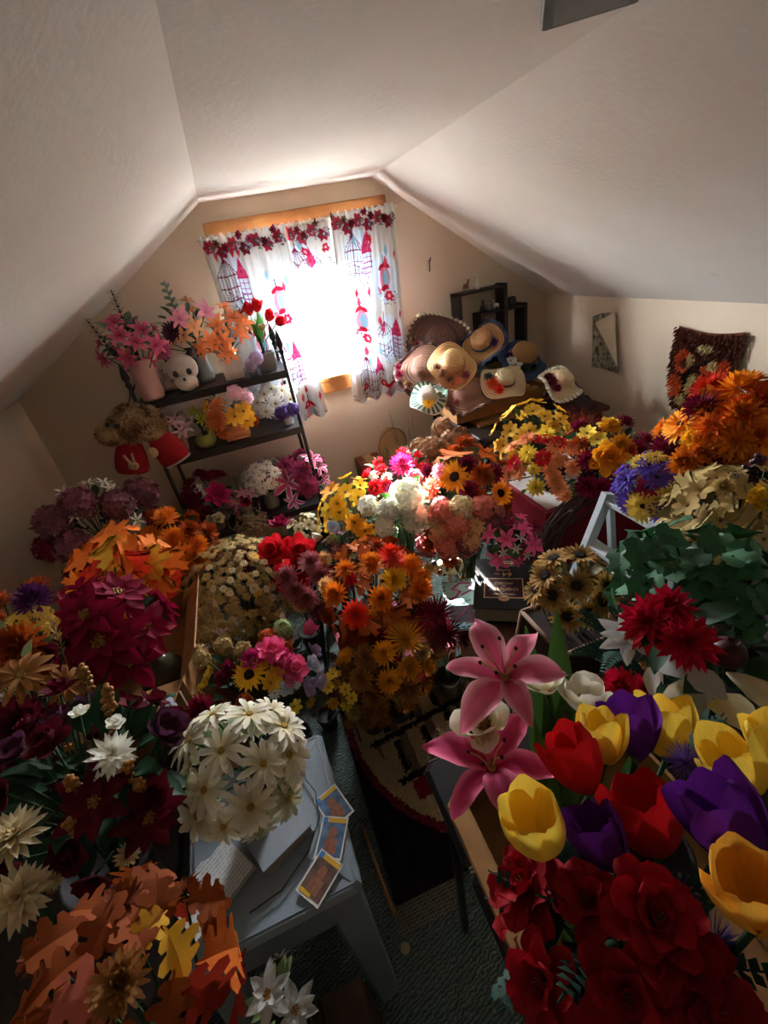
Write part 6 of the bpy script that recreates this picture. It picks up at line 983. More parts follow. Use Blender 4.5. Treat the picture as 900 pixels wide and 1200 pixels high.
# ---- figurines
C_WHITE = solid('ceramic_white', '#d8d0c4', .3, .06, 40); C_BROWN = solid('ceramic_brown', '#6a4a3a', .35, .2, 60); C_PINK = solid('ceramic_pink', '#d8b0a4', .3, .1, 40); C_DARK = solid('ceramic_dark', '#2c2628', .35, .2, 50)
C_GREY = solid('ceramic_grey', '#7c746c', .35, .2, 50)
def figurine(name, label, loc, kind, mat, mat2, h, rz=0.0, cat='figurine', group=None):
    r = empty(name, loc, label, cat, group, rz); mb = MB(); k = h
    if kind == 'bird':
        ball(mb, (0, 0, .32 * k), (.42 * k, .26 * k, .32 * k), seg=12, rings=8); tube(mb, [(.3 * k, 0, .4 * k), (.42 * k, 0, .65 * k), (.4 * k, 0, .85 * k)], [.14 * k, .1 * k, .09 * k], 8); ball(mb, (.43 * k, 0, .88 * k), .13 * k)
        tube(mb, [(-.3 * k, 0, .4 * k), (-.65 * k, 0, .6 * k)], [.14 * k, .02], 6); mb.obj('body', mat, r)
        mb = MB(); tube(mb, [(.53 * k, 0, .88 * k), (.68 * k, 0, .85 * k)], [.05 * k, .005], 6); mb.obj('beak', mat2, r)
    elif kind == 'sitting':
        ball(mb, (0, 0, .27 * k), (.24 * k, .2 * k, .27 * k), seg=12, rings=8); ball(mb, (.07 * k, 0, .5 * k), (.14 * k, .13 * k, .2 * k)); ball(mb, (.1 * k, 0, .72 * k), (.15 * k, .13 * k, .13 * k), seg=10, rings=7)
        for s in (-1, 1): tube(mb, [(.06 * k, s * .07 * k, .78 * k), (.04 * k, s * .1 * k, .98 * k)], [.05 * k, .012 * k], 6); tube(mb, [(.16 * k, s * .07 * k, .4 * k), (.2 * k, s * .08 * k, .02 * k)], .05 * k, 6)
        tube(mb, [(-.2 * k, 0, .1 * k), (-.34 * k, 0, .16 * k), (-.36 * k, 0, .3 * k)], .04 * k, 6); mb.obj('body', mat, r)
        mb = MB()
        for s in (-1, 1): ball(mb, (.22 * k, s * .06 * k, .75 * k), .025 * k, seg=6, rings=4)
        ball(mb, (.25 * k, 0, .69 * k), .03 * k, seg=6, rings=4); mb.obj('face', mat2, r)
    elif kind == 'deer':
        ball(mb, (0, 0, .4 * k), (.26 * k, .15 * k, .17 * k), seg=12, rings=8)
        for i in (-1, 1):
            for s in (-1, 1): tube(mb, [(i * .17 * k, s * .08 * k, .38 * k), (i * .18 * k, s * .09 * k, 0)], [.05 * k, .03 * k], 6)
        tube(mb, [(.2 * k, 0, .45 * k), (.28 * k, 0, .7 * k)], [.1 * k, .07 * k], 8); ball(mb, (.32 * k, 0, .76 * k), (.13 * k, .08 * k, .08 * k)); mb.obj('body', mat, r)
        mb = MB()
        for s in (-1, 1): tube(mb, [(.28 * k, s * .04 * k, .82 * k), (.22 * k, s * .16 * k, 1.0 * k)], [.02 * k, .01 * k], 5); tube(mb, [(.25 * k, s * .1 * k, .9 * k), (.32 * k, s * .14 * k, 1.02 * k)], .012 * k, 5)
        mb.obj('antlers', mat2, r)
    elif kind == 'mug':
        lathe(mb, [(.001, .01), (.3 * k, 0), (.42 * k, .3 * k), (.45 * k, .6 * k), (.36 * k, .9 * k), (.3 * k, .9 * k), (.34 * k, .6 * k), (.001, .3 * k)], 16); mb.obj('body', mat, r)
        mb = MB(); tube(mb, [(.42 * k, 0, .25 * k), (.62 * k, 0, .4 * k), (.6 * k, 0, .65 * k), (.4 * k, 0, .75 * k)], .05 * k, 6); mb.obj('handle', mat2, r)
    return r
zt = 1.317
figurine('deer_figurine', 'brown and white deer figurine on top of the tall square frame', (1.306, 2.53, zt), 'deer', C_BROWN, C_WHITE, .075, .3)
figurine('rabbit_figurine', 'white long-eared sitting figurine on top of the tall square frame', (1.376, 2.53, zt), 'sitting', C_WHITE, C_BROWN, .085, -1.8)
figurine('cat_figurine', 'slim dark sitting cat figurine on the lower frame top', (1.405, 2.53, 1.19), 'sitting', C_DARK, C_WHITE, .075, -1.5)
figurine('rabbit_figurine', 'grey sitting figurine between the dark cat and the pale deer', (1.45, 2.53, 1.19), 'sitting', C_GREY, C_WHITE, .065, -.4)
figurine('deer_figurine', 'pale small deer figurine in the corner of the two frames', (1.497, 2.53, 1.19), 'deer', C_WHITE, C_GREY, .062, 2.6)
figurine('dark_pitcher', 'dark round pitcher on the lower frame right of the tall frame', (1.60, 2.53, 1.19), 'mug', C_DARK, C_DARK, .055, .4, 'pitcher')
figurine('bird_figurine', 'grey bird figurine with lifted tail inside the tall frame', (1.292, 2.53, 1.0195), 'bird', C_GREY, C_DARK, .04, .2)
figurine('bird_figurine', 'grey-white gull figurine beside the lower frame upright', (1.343, 2.53, 1.0195), 'bird', C_GREY, C_WHITE, .04, .1)
figurine('bird_figurine', 'white swan figurine inside the overlap of the frames', (1.433, 2.53, 1.0195), 'bird', C_WHITE, C_PINK, .043, .3)
figurine('bird_figurine', 'pinkish swan figurine inside the overlap of the frames', (1.493, 2.53, 1.0195), 'bird', C_PINK, C_BROWN, .043, .2)
# skull-like white ceramic head and small poodle on the top shelf
r_ = empty('skull_planter', (-.255, 2.275, 1.189), 'white ceramic skull-like head with two round dark eyes', 'figurine')
mb = MB()
ball(mb, (0, 0, .095), (.068, .066, .062), seg=18, rings=12, wob=.03); ball(mb, (.0, -.025, .04), (.05, .05, .042), seg=14, rings=9, wob=.05); ball(mb, (0, 0, .012), (.045, .05, .014)); mb.obj('head', C_WHITE, r_)
for s in (-1, 1):
    mb = MB(); ball(mb, (s * .028, -.057, .085), (.013, .012, .015)); mb.obj('eye', C_DARK, r_)
mb = MB(); ball(mb, (0, -.07, .058), (.006, .006, .008)); mb.obj('nose', C_DARK, r_)
for s in (-1, 1):
    mb = MB(); tube(mb, [(s * .045, .01, .14), (s * .06, .015, .165), (s * .035, .015, .17)], [.016, .014, .005], 8); mb.obj('ear', C_DARK, r_)
r_ = empty('poodle_figurine', (-.345, 2.345, 1.189), 'curly white ceramic poodle beside the skull-like head', 'figurine'); r_.scale = (.8, .8, .8)
mb = MB()
for c, q in (((0, 0, .04), .04), ((.01, -.01, .085), .032), ((.015, -.02, .125), .034), ((-.03, 0, .03), .028), ((.03, -.02, .03), .026)): ball(mb, c, q, seg=12, rings=9, wob=.22)
mb.obj('body', C_WHITE, r_)
for s in (-1, 1):
    mb = MB(); ball(mb, (.015 + s * .012, -.052, .128), .005, seg=6, rings=4); mb.obj('eye', C_DARK, r_)
# small white pot at the shelf end
r_ = empty('small_jar', (-.43, 2.25, .909), 'small white ceramic jar behind the red puppet', 'jar')
mb = MB(); lathe(mb, [(.001, .002), (.025, 0), (.036, .03), (.036, .055), (.024, .07), (.028, .078), (.02, .078), (.001, .06)], 16); mb.obj('jar_body', C_WHITE, r_)
mb = MB(); ball(mb, (-.012, -.033, .045), (.006, .004, .008), seg=6, rings=4); ball(mb, (.008, -.035, .045), (.006, .004, .008), seg=6, rings=4); mb.obj('painted_eyes', C_DARK, r_)
# ------------------------------------------------------------------ yarn, fur, twigs
def strands(mb, roots, length, rad, spread, rnd, mi_of=None, gravity=0.0):
    """short tapered strands: roots = (point, normal, material index)"""
    for p, n, mi in roots:
        p = Vector(p); n = (Vector(n) + Vector((rnd.uniform(-1, 1), rnd.uniform(-1, 1), rnd.uniform(-1, 1))) * spread).normalized()
        ln = length * rnd.uniform(.7, 1.25); mid = p + n * ln * .55; e = p + n * ln + Vector((rnd.uniform(-1, 1), rnd.uniform(-1, 1), -gravity * 2)) * ln * .25
        t = n.orthogonal().normalized(); b = n.cross(t)
        v = [p + t * rad, p - t * rad * .5 + b * rad * .87, p - t * rad * .5 - b * rad * .87, mid + t * rad, mid - t * rad * .5 + b * rad * .87, mid - t * rad * .5 - b * rad * .87, e]
        mb.add(v, [(0, 1, 4, 3), (1, 2, 5, 4), (2, 0, 3, 5), (3, 4, 6), (4, 5, 6), (5, 3, 6)], None, mi)
def yarn(name, a): return solid(name, a, .95, .12, 300)
Y_BROWN = yarn('yarn_brown', '#5c3020'); Y_ORANGE = yarn('yarn_orange', '#d8602c'); Y_CREAM = yarn('yarn_cream', '#c8b47c'); Y_DARK = yarn('yarn_dark', '#2c1814')
rnd = random.Random(11)
def owl_col(u, v):
    def e(cx, cy, rx, ry): return ((u - cx) / rx) ** 2 + ((v - cy) / ry) ** 2 < 1
    if e(.5, .17, .11, .05) or e(.33, .34, .055, .085) or e(.66, .38, .075, .085) or e(.42, .56, .07, .07) or e(.37, .68, .06, .1) or e(.28, .86, .09, .08): return 2
    if e(.25, .39, .06, .06) : return 0
    if e(.21, .37, .12, .15) or e(.8, .43, .11, .15) or e(.55, .42, .06, .06) or e(.145, .70, .13, .15) or e(.61, .72, .17, .15): return 1
    if e(.3, .38, .12, .13) or e(.6, .41, .14, .12) or e(.3, .72, .06, .2) or e(.82, .72, .1, .12): return 3
    return 0
ow = empty('owl_rug', (1.884, 1.475, .74), 'shaggy latch-hook owl wall hanging in brown and orange', 'wall hanging')
def owl_pt(u, v, off=0.0):   # wall plane: u towards the camera, v down
    return Vector((-.012 - off, .165 - .325 * u + .02 * (1 - v) * 0, .362 - .365 * v - .02 * math.sin(u * PI) * (1 - v)))
def owl_in(u, v):
    top = .02
    if v < top: return False
    side = .0 if v < .55 else .16 * ((v - .55) / .45) ** 2
    return side < u < 1 - .08 * v - side * 1.6
mb = MB(); n = 24; vs = []; ids = {}
for j in range(n + 1):
    for i in range(n + 1):
        u, v = i / n, j / n
        if owl_in(u, max(v, .021)): ids[(i, j)] = len(vs); vs.append(owl_pt(u, v))
fs = [(ids[(i, j)], ids[(i + 1, j)], ids[(i + 1, j + 1)], ids[(i, j + 1)]) for j in range(n) for i in range(n) if all(k in ids for k in ((i, j), (i + 1, j), (i + 1, j + 1), (i, j + 1)))]
mb.add(vs, fs); mb.obj('backing', Y_BROWN, ow)
mb = MB(); roots = []
for j in range(46):
    for i in range(42):
        u, v = (i + rnd.random()) / 42, (j + rnd.random()) / 46
        if owl_in(u, v): roots.append((owl_pt(u, v), (-1, 0, -.35), owl_col(u, v)))
strands(mb, roots, .022, .0042, .35, rnd, gravity=.4); stuff(mb.obj('yarn_pile', [Y_BROWN, Y_ORANGE, Y_CREAM, Y_DARK], ow, smooth=False))
# ---- floor rug
Y_BEIGE = yarn('yarn_beige', '#d4bc92'); Y_TAN = yarn('yarn_tan', '#8c745a'); Y_BURG = yarn('yarn_burgundy', '#8c1c30'); Y_NIGHT = yarn('yarn_night', '#241418'); Y_GREEN = yarn('yarn_olive', '#66662c'); Y_RED = yarn('yarn_red', '#a01824')
def rug_col(x, y):
    dx, dy = (x - .42) / .44, (y - 1.12) / .50
    q = dx * dx + dy * dy
    if q > 1.07: return 3
    if q > .96: return 2
    # across-lines slope a little, bars stand between them
    yl = y - .12 * (x - .1)
    for L0 in (1.235, 1.06, .885):
        if abs(yl - L0) < .012 and x > .0 and q < .78: return 3
    if q < .72 and .885 < yl < 1.235:
        row = int((yl - .885) / .175); s = ((x + .02 * row) % .11) / .11
        if .1 < s < .32 and .12 < ((yl - .885) % .175) / .175 < .85: return 3
        if .32 < s < .62: return 1
    if .80 < yl < .87 and .13 < x < .26 and q < .8: return 5
    if x > .34 and yl > .98: return 4
    return 0
PRESSED = [(.495, .76, .56, 1.22), (.035, .48, 1.2, 1.57)]
POTS_ON_RUG = [(s[4][0] + s[15][0], s[4][1] + s[15][1], s[9][2] * 1.1 + .006) for s in BOUQUETS if s[10] == .012] + [(.497, 1.282, .012), (.005, 1.09, .010)]
rg = empty('latch_hook_rug', (.2, 1.0, 0), 'burgundy-bordered beige latch-hook rug with dark bars on the carpet', 'rug')
mb = MB(); NX, NY = 82, 92; vs = [(-.24 + i * .0078, -.425 + j * .0078, .011) for j in range(NY + 1) for i in range(NX + 1)]
for j in range(NY):
    for i in range(NX):
        k = j * (NX + 1) + i; mb.f.append((k, k + 1, k + NX + 2, k + NX + 1)); mb.m.append(rug_col(-.038 + (i + .5) * .0078, .577 + (j + .5) * .0078))
mb.v += vs; mb.uv += [(.5, .5)] * len(vs); box(mb, (-.24 + NX * .0039, -.425 + NY * .0039, .005), (NX * .0078, NY * .0078, .01), 3); mb.obj('backing', [Y_BEIGE, Y_TAN, Y_BURG, Y_NIGHT, Y_GREEN, Y_RED], rg, smooth=False)
mb = MB(); roots = []
for j in range(92):
    for i in range(82):
        x = -.038 + (i + rnd.random()) * .0078; y = .577 + (j + rnd.random()) * .0078
        if not any(a < x < b and c < y < d for a, b, c, d in PRESSED) and not any((x - a) ** 2 + (y - b) ** 2 < c * c for a, b, c in POTS_ON_RUG): roots.append(((x - .2, y - 1.0, .006), (0, -.25, 1), rug_col(x, y)))
strands(mb, roots, .016, .0046, .3, rnd); stuff(mb.obj('yarn_pile', [Y_BEIGE, Y_TAN, Y_BURG, Y_NIGHT, Y_GREEN, Y_RED], rg, smooth=False))
M_CANVAS = solid('canvas_thread', '#a89a80', .9, .1, 100)
mb = MB()
for k in range(26): tube(mb, [(-.25 + k * .0085, -.492, .004), (-.25 + k * .0085, -.415, .004)], .0012, 4)
for k in range(9): tube(mb, [(-.25, -.490 + k * .0085, .005), (-.035, -.490 + k * .0085, .005)], .0012, 4)
cv = mb.obj('canvas_edge', M_CANVAS, rg); cv['label'] = 'bare open canvas mesh edge'
mb = MB(); tube(mb, [(-.072, .81, .012), (-.062, .68, .012), (-.05, .555, .012)], [.005, .006, .007], 6); o = mb.obj('wooden_stick', solid('pale_wood', '#b08454', .7, .1, 30)); tag(o, 'thin pale wooden stick lying along the rug edge', 'stick')
mb = MB(); lathe(mb, [(.001, .003), (.011, .001), (.013, .003), (.011, .006), (.001, .006)], 16); o = mb.obj('coin', solid('brass_coin', '#c8b88c', .4, .1, 60), None, (-.047, .482, .0)); tag(o, 'pale round disc lying on the green carpet', 'coin')

# ---- books, booklet, cards
M_BOOK = solid('black_cloth', '#15161a', .55, .1, 120); M_PAGES = solid('page_block', '#a89a86', .9, .12, 200); M_PLUM = solid('plum_print', '#3c1c24', .6, .05, 60); M_GOLD = solid('gold_foil', '#e8c08c', .5, .05, 60)
def text_part(name, body, size, loc, parent, mat, ext=.0004):
    cu = bpy.data.curves.new(name, 'FONT'); cu.body = body; cu.size = size; cu.align_x = 'CENTER'; cu.align_y = 'CENTER'; cu.extrude = ext; cu.resolution_u = 2
    t = bpy.data.objects.new(name, cu); COLL.objects.link(t); dg = bpy.context.evaluated_depsgraph_get(); dg.update()
    me = bpy.data.meshes.new_from_object(t.evaluated_get(dg)); bpy.data.objects.remove(t); me.materials.clear(); me.materials.append(mat)
    return link(name, me, parent, loc)
bk = empty('handbook', (.622, 1.062, .4958), 'thick black reference book with gold title frame, lying upside down to the viewer', 'book')
ex = Vector((-.158, .094, 0)).normalized(); ey = Vector((-.094, -.158, 0)).normalized()
bk.rotation_mode = 'QUATERNION'; bk.rotation_quaternion = Matrix((ex, ey, Vector((0, 0, 1)))).transposed().to_quaternion()
W_, L_, T_ = .195, .262, .064
mb = MB(); box(mb, (0, 0, T_ - .002), (W_, L_, .004), bevel=.001); cov = mb.obj('front_cover', M_BOOK, bk, smooth=False)
mb = MB(); box(mb, (0, 0, .002), (W_, L_, .004)); mb.obj('back_cover', M_BOOK, bk, smooth=False)
mb = MB(); box(mb, (-W_ / 2 + .003, 0, T_ / 2), (.006, L_, T_ - .001)); mb.obj('spine', M_BOOK, bk, smooth=False)
mb = MB(); box(mb, (.0, 0, T_ / 2), (W_ - .012, L_ - .012, T_ - .008)); mb.obj('page_block', M_PAGES, bk, smooth=False)
def plate(nm, cx, cy, w, h, mat, z, par): mb = MB(); box(mb, (cx, cy, z), (w, h, .0006)); return mb.obj(nm, mat, par, smooth=False)
plate('gold_frame', 0, .03, .130, .100, M_GOLD, T_ + .0003, cov); plate('title_panel', 0, .03, .122, .092, M_PLUM, T_ + .0007, cov)
for s, sz, yy in (('HANDBOOK', .0125, .062), ('of', .009, .050), ('CHEMISTRY', .0185, .036), ('and', .009, .022), ('PHYSICS', .0165, .006)): text_part('title_lettering', s, sz, (0, yy, T_ + .0012), cov, M_GOLD)
text_part('edition_lettering', '64', .034, (-.012, -.042, T_ + .0008), cov, M_GOLD); text_part('edition_lettering', 'TH', .016, (.022, -.046, T_ + .0008), cov, M_GOLD)
text_part('edition_lettering', 'EDITION', .013, (0, -.065, T_ + .0008), cov, M_GOLD)
plate('gold_frame', 0, -.102, .084, .027, M_GOLD, T_ + .0003, cov); plate('publisher_panel', 0, -.102, .078, .021, solid('rust_print', '#6c3426', .6), T_ + .0007, cov)
mb = MB()
for k in range(9): box(mb, (-.022 + k * .0055, -.102, T_ + .0012), (.0035, .006, .0004))
lathe(mb, [(.001, 0), (.006, 0), (.006, .0006), (.001, .0006)], 10, 0, Matrix.Translation((-.031, -.102, T_ + .001))); mb.obj('publisher_lettering', M_GOLD, cov, smooth=False)
mb = MB(); lathe(mb, [(.0005, 0), (.017, 0), (.017, .0012), (.0005, .0012)], 20, 0, Matrix.Translation((0, .082, T_ + .0006)) @ Matrix.Diagonal((1, .8, 1, 1))); mb.obj('gold_oval', M_GOLD, cov, smooth=False)
text_part('oval_lettering', 'CRC', .013, (0, .082, T_ + .0021), cov, M_PLUM)
# teal booklet with pink script
ta = empty('booklet', (.483, 1.105, .486), 'pale blue booklet with pink scribbled script beside the black book', 'booklet'); ta.rotation_euler = (0, 0, -.36)
M_TEAL = solid('pale_teal_print', '#9fd4e0', .5, .05, 30); M_PINKP = solid('pink_print', '#b8287c', .5, .05, 30); M_INK = solid('dark_ink', '#22242c', .6, .05, 30)
mb = MB(); box(mb, (0, 0, .004), (.13, .25, .008)); cv = mb.obj('cover', M_TEAL, ta, smooth=False)
mb = MB()
for s in (-1, 1):
    for k in range(12): box(mb, (s * .058, -.11 + k * .02, .0084), (.005, .012, .0006))
    for k in range(6): box(mb, (-.048 + k * .019, s * .117, .0084), (.012, .005, .0006))
mb.obj('dashed_border', M_INK, cv, smooth=False)
plate('dark_panel', -.005, -.055, .085, .08, solid('slate_print', '#4a4450', .6), .0084, cv)
mb = MB()
def script(pts, r=.004): tube(mb, [(x, y, 0) for x, y in pts], r, 6, 0, Matrix.Translation((0, 0, .0086)) @ Matrix.Diagonal((1, 1, .1, 1)))
script([(.04, .10), (.0, .105), (-.03, .075), (0, .06), (-.02, .03), (-.045, .02)], .005); script([(.045, .085), (.02, .08), (.04, .06), (.0, .04)], .004); script([(-.03, -.09), (-.01, -.06), (.02, -.02), (.01, -.06), (.03, -.05), (.025, -.085)], .003); script([(.0, -.1), (.04, -.095)], .003)
mb.obj('pink_script', M_PINKP, cv)
mb = MB(); script([(-.03, .0), (-.01, .012), (.0, .0), (.03, .01)], .0022); script([(-.02, -.008), (.02, -.004)], .0016); mb.obj('small_script', M_INK, cv)
# open torn book and grey book on the stool
M_PRINTP, nt, N, L, b = new_mat('printed_page')
uvn = N.new('ShaderNodeTexCoord'); sp = N.new('ShaderNodeSeparateXYZ'); L.new(uvn.outputs['Object'], sp.inputs[0])
sn = N.new('ShaderNodeMath'); sn.operation = 'MULTIPLY'; sn.inputs[1].default_value = 760; L.new(sp.outputs['Y'], sn.inputs[0]); si = N.new('ShaderNodeMath'); si.operation = 'SINE'; L.new(sn.outputs[0], si.inputs[0])
no = N.new('ShaderNodeTexNoise'); no.inputs['Scale'].default_value = 260; mpn = N.new('ShaderNodeMapping'); mpn.inputs['Scale'].default_value = (1, .35, 1); L.new(uvn.outputs['Object'], mpn.inputs[0]); L.new(mpn.outputs[0], no.inputs['Vector'])
ml = N.new('ShaderNodeMath'); ml.operation = 'MULTIPLY'; a1 = N.new('ShaderNodeMapRange'); a1.inputs[1].default_value = .1; a1.inputs[2].default_value = .6; L.new(si.outputs[0], a1.inputs[0]); a2 = N.new('ShaderNodeMapRange'); a2.inputs[1].default_value = .36; a2.inputs[2].default_value = .6; L.new(no.outputs['Fac'], a2.inputs[0])
L.new(a1.outputs[0], ml.inputs[0]); L.new(a2.outputs[0], ml.inputs[1]); mx = N.new('ShaderNodeMix'); mx.data_type = 'RGBA'; mx.inputs[6].default_value = rgb('#d2d2d0'); mx.inputs[7].default_value = rgb('#a0a0a2'); L.new(ml.outputs[0], mx.inputs[0]); L.new(mx.outputs[2], b.inputs['Base Color']); b.inputs['Roughness'].default_value = .9
M_PAPER = solid('old_paper', '#c4c4c2', .9, .05, 40); M_GREYCOV = solid('grey_cover', '#8e949c', .6, .06, 30)
def pagesheet(name, pts, z, mat, parent, th=.002, curl=0.0):
    mb = MB(); n = len(pts); v = [(x, y, z + curl * x) for x, y in pts] + [(x, y, z + th + curl * x) for x, y in pts]
    mb.add(v, [tuple(range(n - 1, -1, -1)), tuple(range(n, 2 * n))] + [(k, (k + 1) % n, n + (k + 1) % n, n + k) for k in range(n)]); return mb.obj(name, mat, parent, smooth=False)
ob = empty('torn_book', (-.392, .592, .452), 'torn book with a loose printed page on the plastic stool', 'book'); ob.rotation_euler = (0, 0, .62)
pagesheet('page_stack', [(-.075, -.05), (.075, -.05), (.075, .05), (-.075, .05)], 0, M_PAPER, ob, .022)
pagesheet('printed_page', [(-.078, -.056), (.07, -.056), (.074, .03), (.05, .05), (.03, .046), (.01, .058), (-.03, .052), (-.06, .058), (-.078, .045)], .0235, M_PRINTP, ob, .0015)
gb = empty('grey_book', (-.24, .635, .452), 'closed grey-blue book under the white daisies on the stool', 'book'); gb.rotation_euler = (0, 0, .42)
mb = MB(); box(mb, (0, 0, .015), (.122, .088, .022)); mb.obj('page_block', M_PAGES, gb, smooth=False)
for z in (.002, .028):
    mb = MB(); box(mb, (0, 0, z), (.13, .095, .004), bevel=.001); mb.obj('cover', M_GREYCOV, gb, smooth=False)
mb = MB(); box(mb, (-.0625, 0, .015), (.005, .095, .028)); mb.obj('spine', M_GREYCOV, gb, smooth=False)
M_CARDW = solid('card_stock', '#dcdad2', .5, .03, 40); M_YEL = solid('banner_yellow', '#d8a82c', .5, .05, 60); M_BLUE = solid('emblem_blue', '#3a78b8', .5, .05, 60); M_SKIN = solid('photo_skin', '#9a6248', .5, .2, 90); M_PHOTO = solid('photo_blue', '#5a7ca0', .5, .3, 40, second='#30455c'); M_PHOTOB = solid('photo_brown', '#4a342c', .5, .3, 40, second='#7c5a48')
for k, (label, c, up, dark, z) in enumerate((('trading card with a brown toned picture, lowest of three on the stool', (-.167, .520), (.0675, .053), True, .4575), ('trading card with a blue picture between the other two cards', (-.125, .586), (.031, .062), False, .4555), ('trading card with a blue picture half under the wire loop', (-.105, .652), (-.03, .085), False, .4535))):
    r_ = empty('trading_card', (c[0], c[1], z), label, 'card', 'trading cards on the stool'); e2 = Vector((up[0], up[1], 0)).normalized(); e1 = Vector((e2.y, -e2.x, 0))
    r_.rotation_mode = 'QUATERNION'; r_.rotation_quaternion = Matrix((e1, e2, Vector((0, 0, 1)))).transposed().to_quaternion()
    mb = MB(); box(mb, (0, 0, .0004), (.0635, .0885, .0008)); bd = mb.obj('card_stock', M_CARDW, r_, smooth=False)
    plate('picture', 0, -.003, .056, .072, M_PHOTOB if dark else M_PHOTO, .001, bd); plate('name_banner', .006, .036, .044, .010, M_YEL, .0014, bd); plate('emblem', -.023, .036, .012, .012, M_BLUE, .0014, bd)
    mb = MB()
    if dark: plate('lower_banner', -.012, -.036, .03, .008, M_YEL, .0014, bd)
    lathe(mb, [(.0005, 0), (.011, 0), (.011, .0008), (.0005, .0008)], 14, 0, Matrix.Translation((.0, .008, .0011)) @ Matrix.Diagonal((1, 1.3, 1, 1))); box(mb, (0, -.018, .0014), (.03, .03, .0006)); mb.obj('pictured_figure', M_SKIN, bd, smooth=False)
mb = MB(); tube(mb, [(-.21, .83, .459), (-.165, .76, .459), (-.14, .70, .462), (-.143, .636, .462), (-.182, .576, .462), (-.251, .528, .46), (-.32, .515, .46)], .0016, 6); tag(mb.obj('wire_loop', M_BLACK), 'thin dark wire curving over the stool and cards', 'wire')

# ---- white ladder, wreath, frames
ld = empty('step_ladder', (.70, .78, 0), 'small white painted wooden ladder behind the ivy', 'ladder'); M_WPAINT = solid('ladder_paint', '#c9d2d6', .5, .05, 30)
for y in (.872, .66):
    mb = MB(); a = Vector((.845, y, .925)); q = Vector((.685, y, 0.486)); d = (a - q).normalized(); s = Vector((d.z, 0, -d.x)) * .015; t = Vector((0, .010, 0))
    v = [p + s * i + t * j - Vector((.70, .78, 0)) for p in (q, a) for i in (-1, 1) for j in (-1, 1)]
    mb.add(v, [(0, 1, 3, 2), (4, 6, 7, 5), (0, 4, 5, 1), (2, 3, 7, 6), (0, 2, 6, 4), (1, 5, 7, 3)]); mb.obj('rail', M_WPAINT, ld, smooth=False)
    mb = MB(); a = Vector((.85, y, .92)); q = Vector((.90, y, 0.6)); tube(mb, [a - Vector((.70, .78, 0)), q - Vector((.70, .78, 0))], .012, 4); mb.obj('back_rail', M_WPAINT, ld, smooth=False)
for z in (.905, .775, .62):
    x = .845 - (.925 - z) * .37; mb = MB(); box(mb, (x - .70 + .01, -.014, z), (.04, .226, .014), bevel=.002); mb.obj('tread', M_WPAINT, ld, smooth=False)
wr = empty('grapevine_wreath', (1.145, 1.085, .008), 'bare brown grapevine wreath leaning against the red box', 'wreath'); M_VINE = solid('grapevine', '#64504a', .85, .3, 40)
nrm = Vector((-.1, -.95, .18)).normalized(); qv = zrot(nrm)
rnd = random.Random(5)
for half in range(14):
    mb = MB()
    for k in range(3):
        ph, tw, rr = rnd.random() * 6.28, rnd.choice([-3, -2, 2, 3]), .335 + rnd.uniform(-.018, .018)
        pts = []
        for i in range(49):
            a = i * 2 * PI / 48; m_ = .024 + .012 * math.sin(a * 5 + ph)
            p = Vector(((rr + m_ * math.cos(a * tw + ph)) * math.cos(a), (rr + m_ * math.cos(a * tw + ph)) * math.sin(a), m_ * math.sin(a * tw + ph))); pts.append(qv @ p + Vector((0, .03, .375)))
        tube(mb, pts, .0028 + .0015 * rnd.random(), 5, caps=False)
    mb.obj('vine', M_VINE, wr)
# picture hanging loose on the right wall
pw = empty('loose_photo', (1.884, 2.06, .83), 'peeling black and white landscape photo with a folded corner on the wall', 'photo')
M_PHBW = solid('landscape_print', '#a8a48c', .7, .5, 45, second='#1c1a12'); M_PHBACK = solid('photo_back', '#cdbfa4', .8, .05, 20)
def sheet3(nm, pts, mat, th=.002):
    n = len(pts); mb = MB(); v = [Vector(p) for p in pts] + [Vector(p) + Vector((-th, 0, 0)) for p in pts]
    mb.add(v, [tuple(range(n)), tuple(range(2 * n - 1, n - 1, -1))] + [(k, n + k, n + (k + 1) % n, (k + 1) % n) for k in range(n)]); return mb.obj(nm, mat, pw, smooth=False)
sheet3('print', [(-.006, .115, .27), (-.010, .06, .29), (-.018, -.055, .305), (-.012, .05, .245), (-.03, -.115, .045), (-.018, -.125, .0), (-.01, 0, .008), (-.006, .095, .0)], M_PHBW)
sheet3('folded_corner', [(-.018, -.055, .305), (-.04, .055, .248), (-.034, -.02, .16), (-.03, -.118, .04)], M_PHBACK)
# round straw fan and brown box by the back wall, dry twigs
r_ = empty('straw_fan', (.735, 2.52, .36), 'round woven straw fan leaning on the wall below the window', 'fan'); M_STRAW = solid('woven_straw', '#b8966a', .85, .15, 150, bump=.4)
mb = MB(); lathe(mb, [(.001, 0), (.05, .002), (.088, .004), (.092, .0), (.088, -.004), (.001, -.006)], 28, 0, Matrix.Translation((0, 0, .19)) @ Matrix.Rotation(PI / 2 - .25, 4, 'X') @ Matrix.Diagonal((1, 1.18, 1, 1))); mb.obj('fan_blade', M_STRAW, r_)
mb = MB(); tube(mb, [(.092 * math.cos(a * PI / 16), -.27 * .108 * math.sin(a * PI / 16) , .19 + 1.04 * .108 * math.sin(a * PI / 16)) for a in range(33)], .004, 6, caps=False); mb.obj('rim', solid('straw_rim', '#8a6844', .8), r_)
mb = MB(); tube(mb, [(0, .02, .09), (-.02, .03, -.36)], .007, 6); mb.obj('handle', M_STRAW, r_)
carton('wicker_case', 'brown flat case standing against the back wall under the window', .49, .64, 2.42, 2.58, 0, .51, solid('rusty_brown', '#8a4a32', .8, .15, 30))
tb = empty('twig_bundle', (.81, 2.45, 0), 'sparse dry twigs standing against the wall left of the hat box', 'twigs')
rnd = random.Random(9)
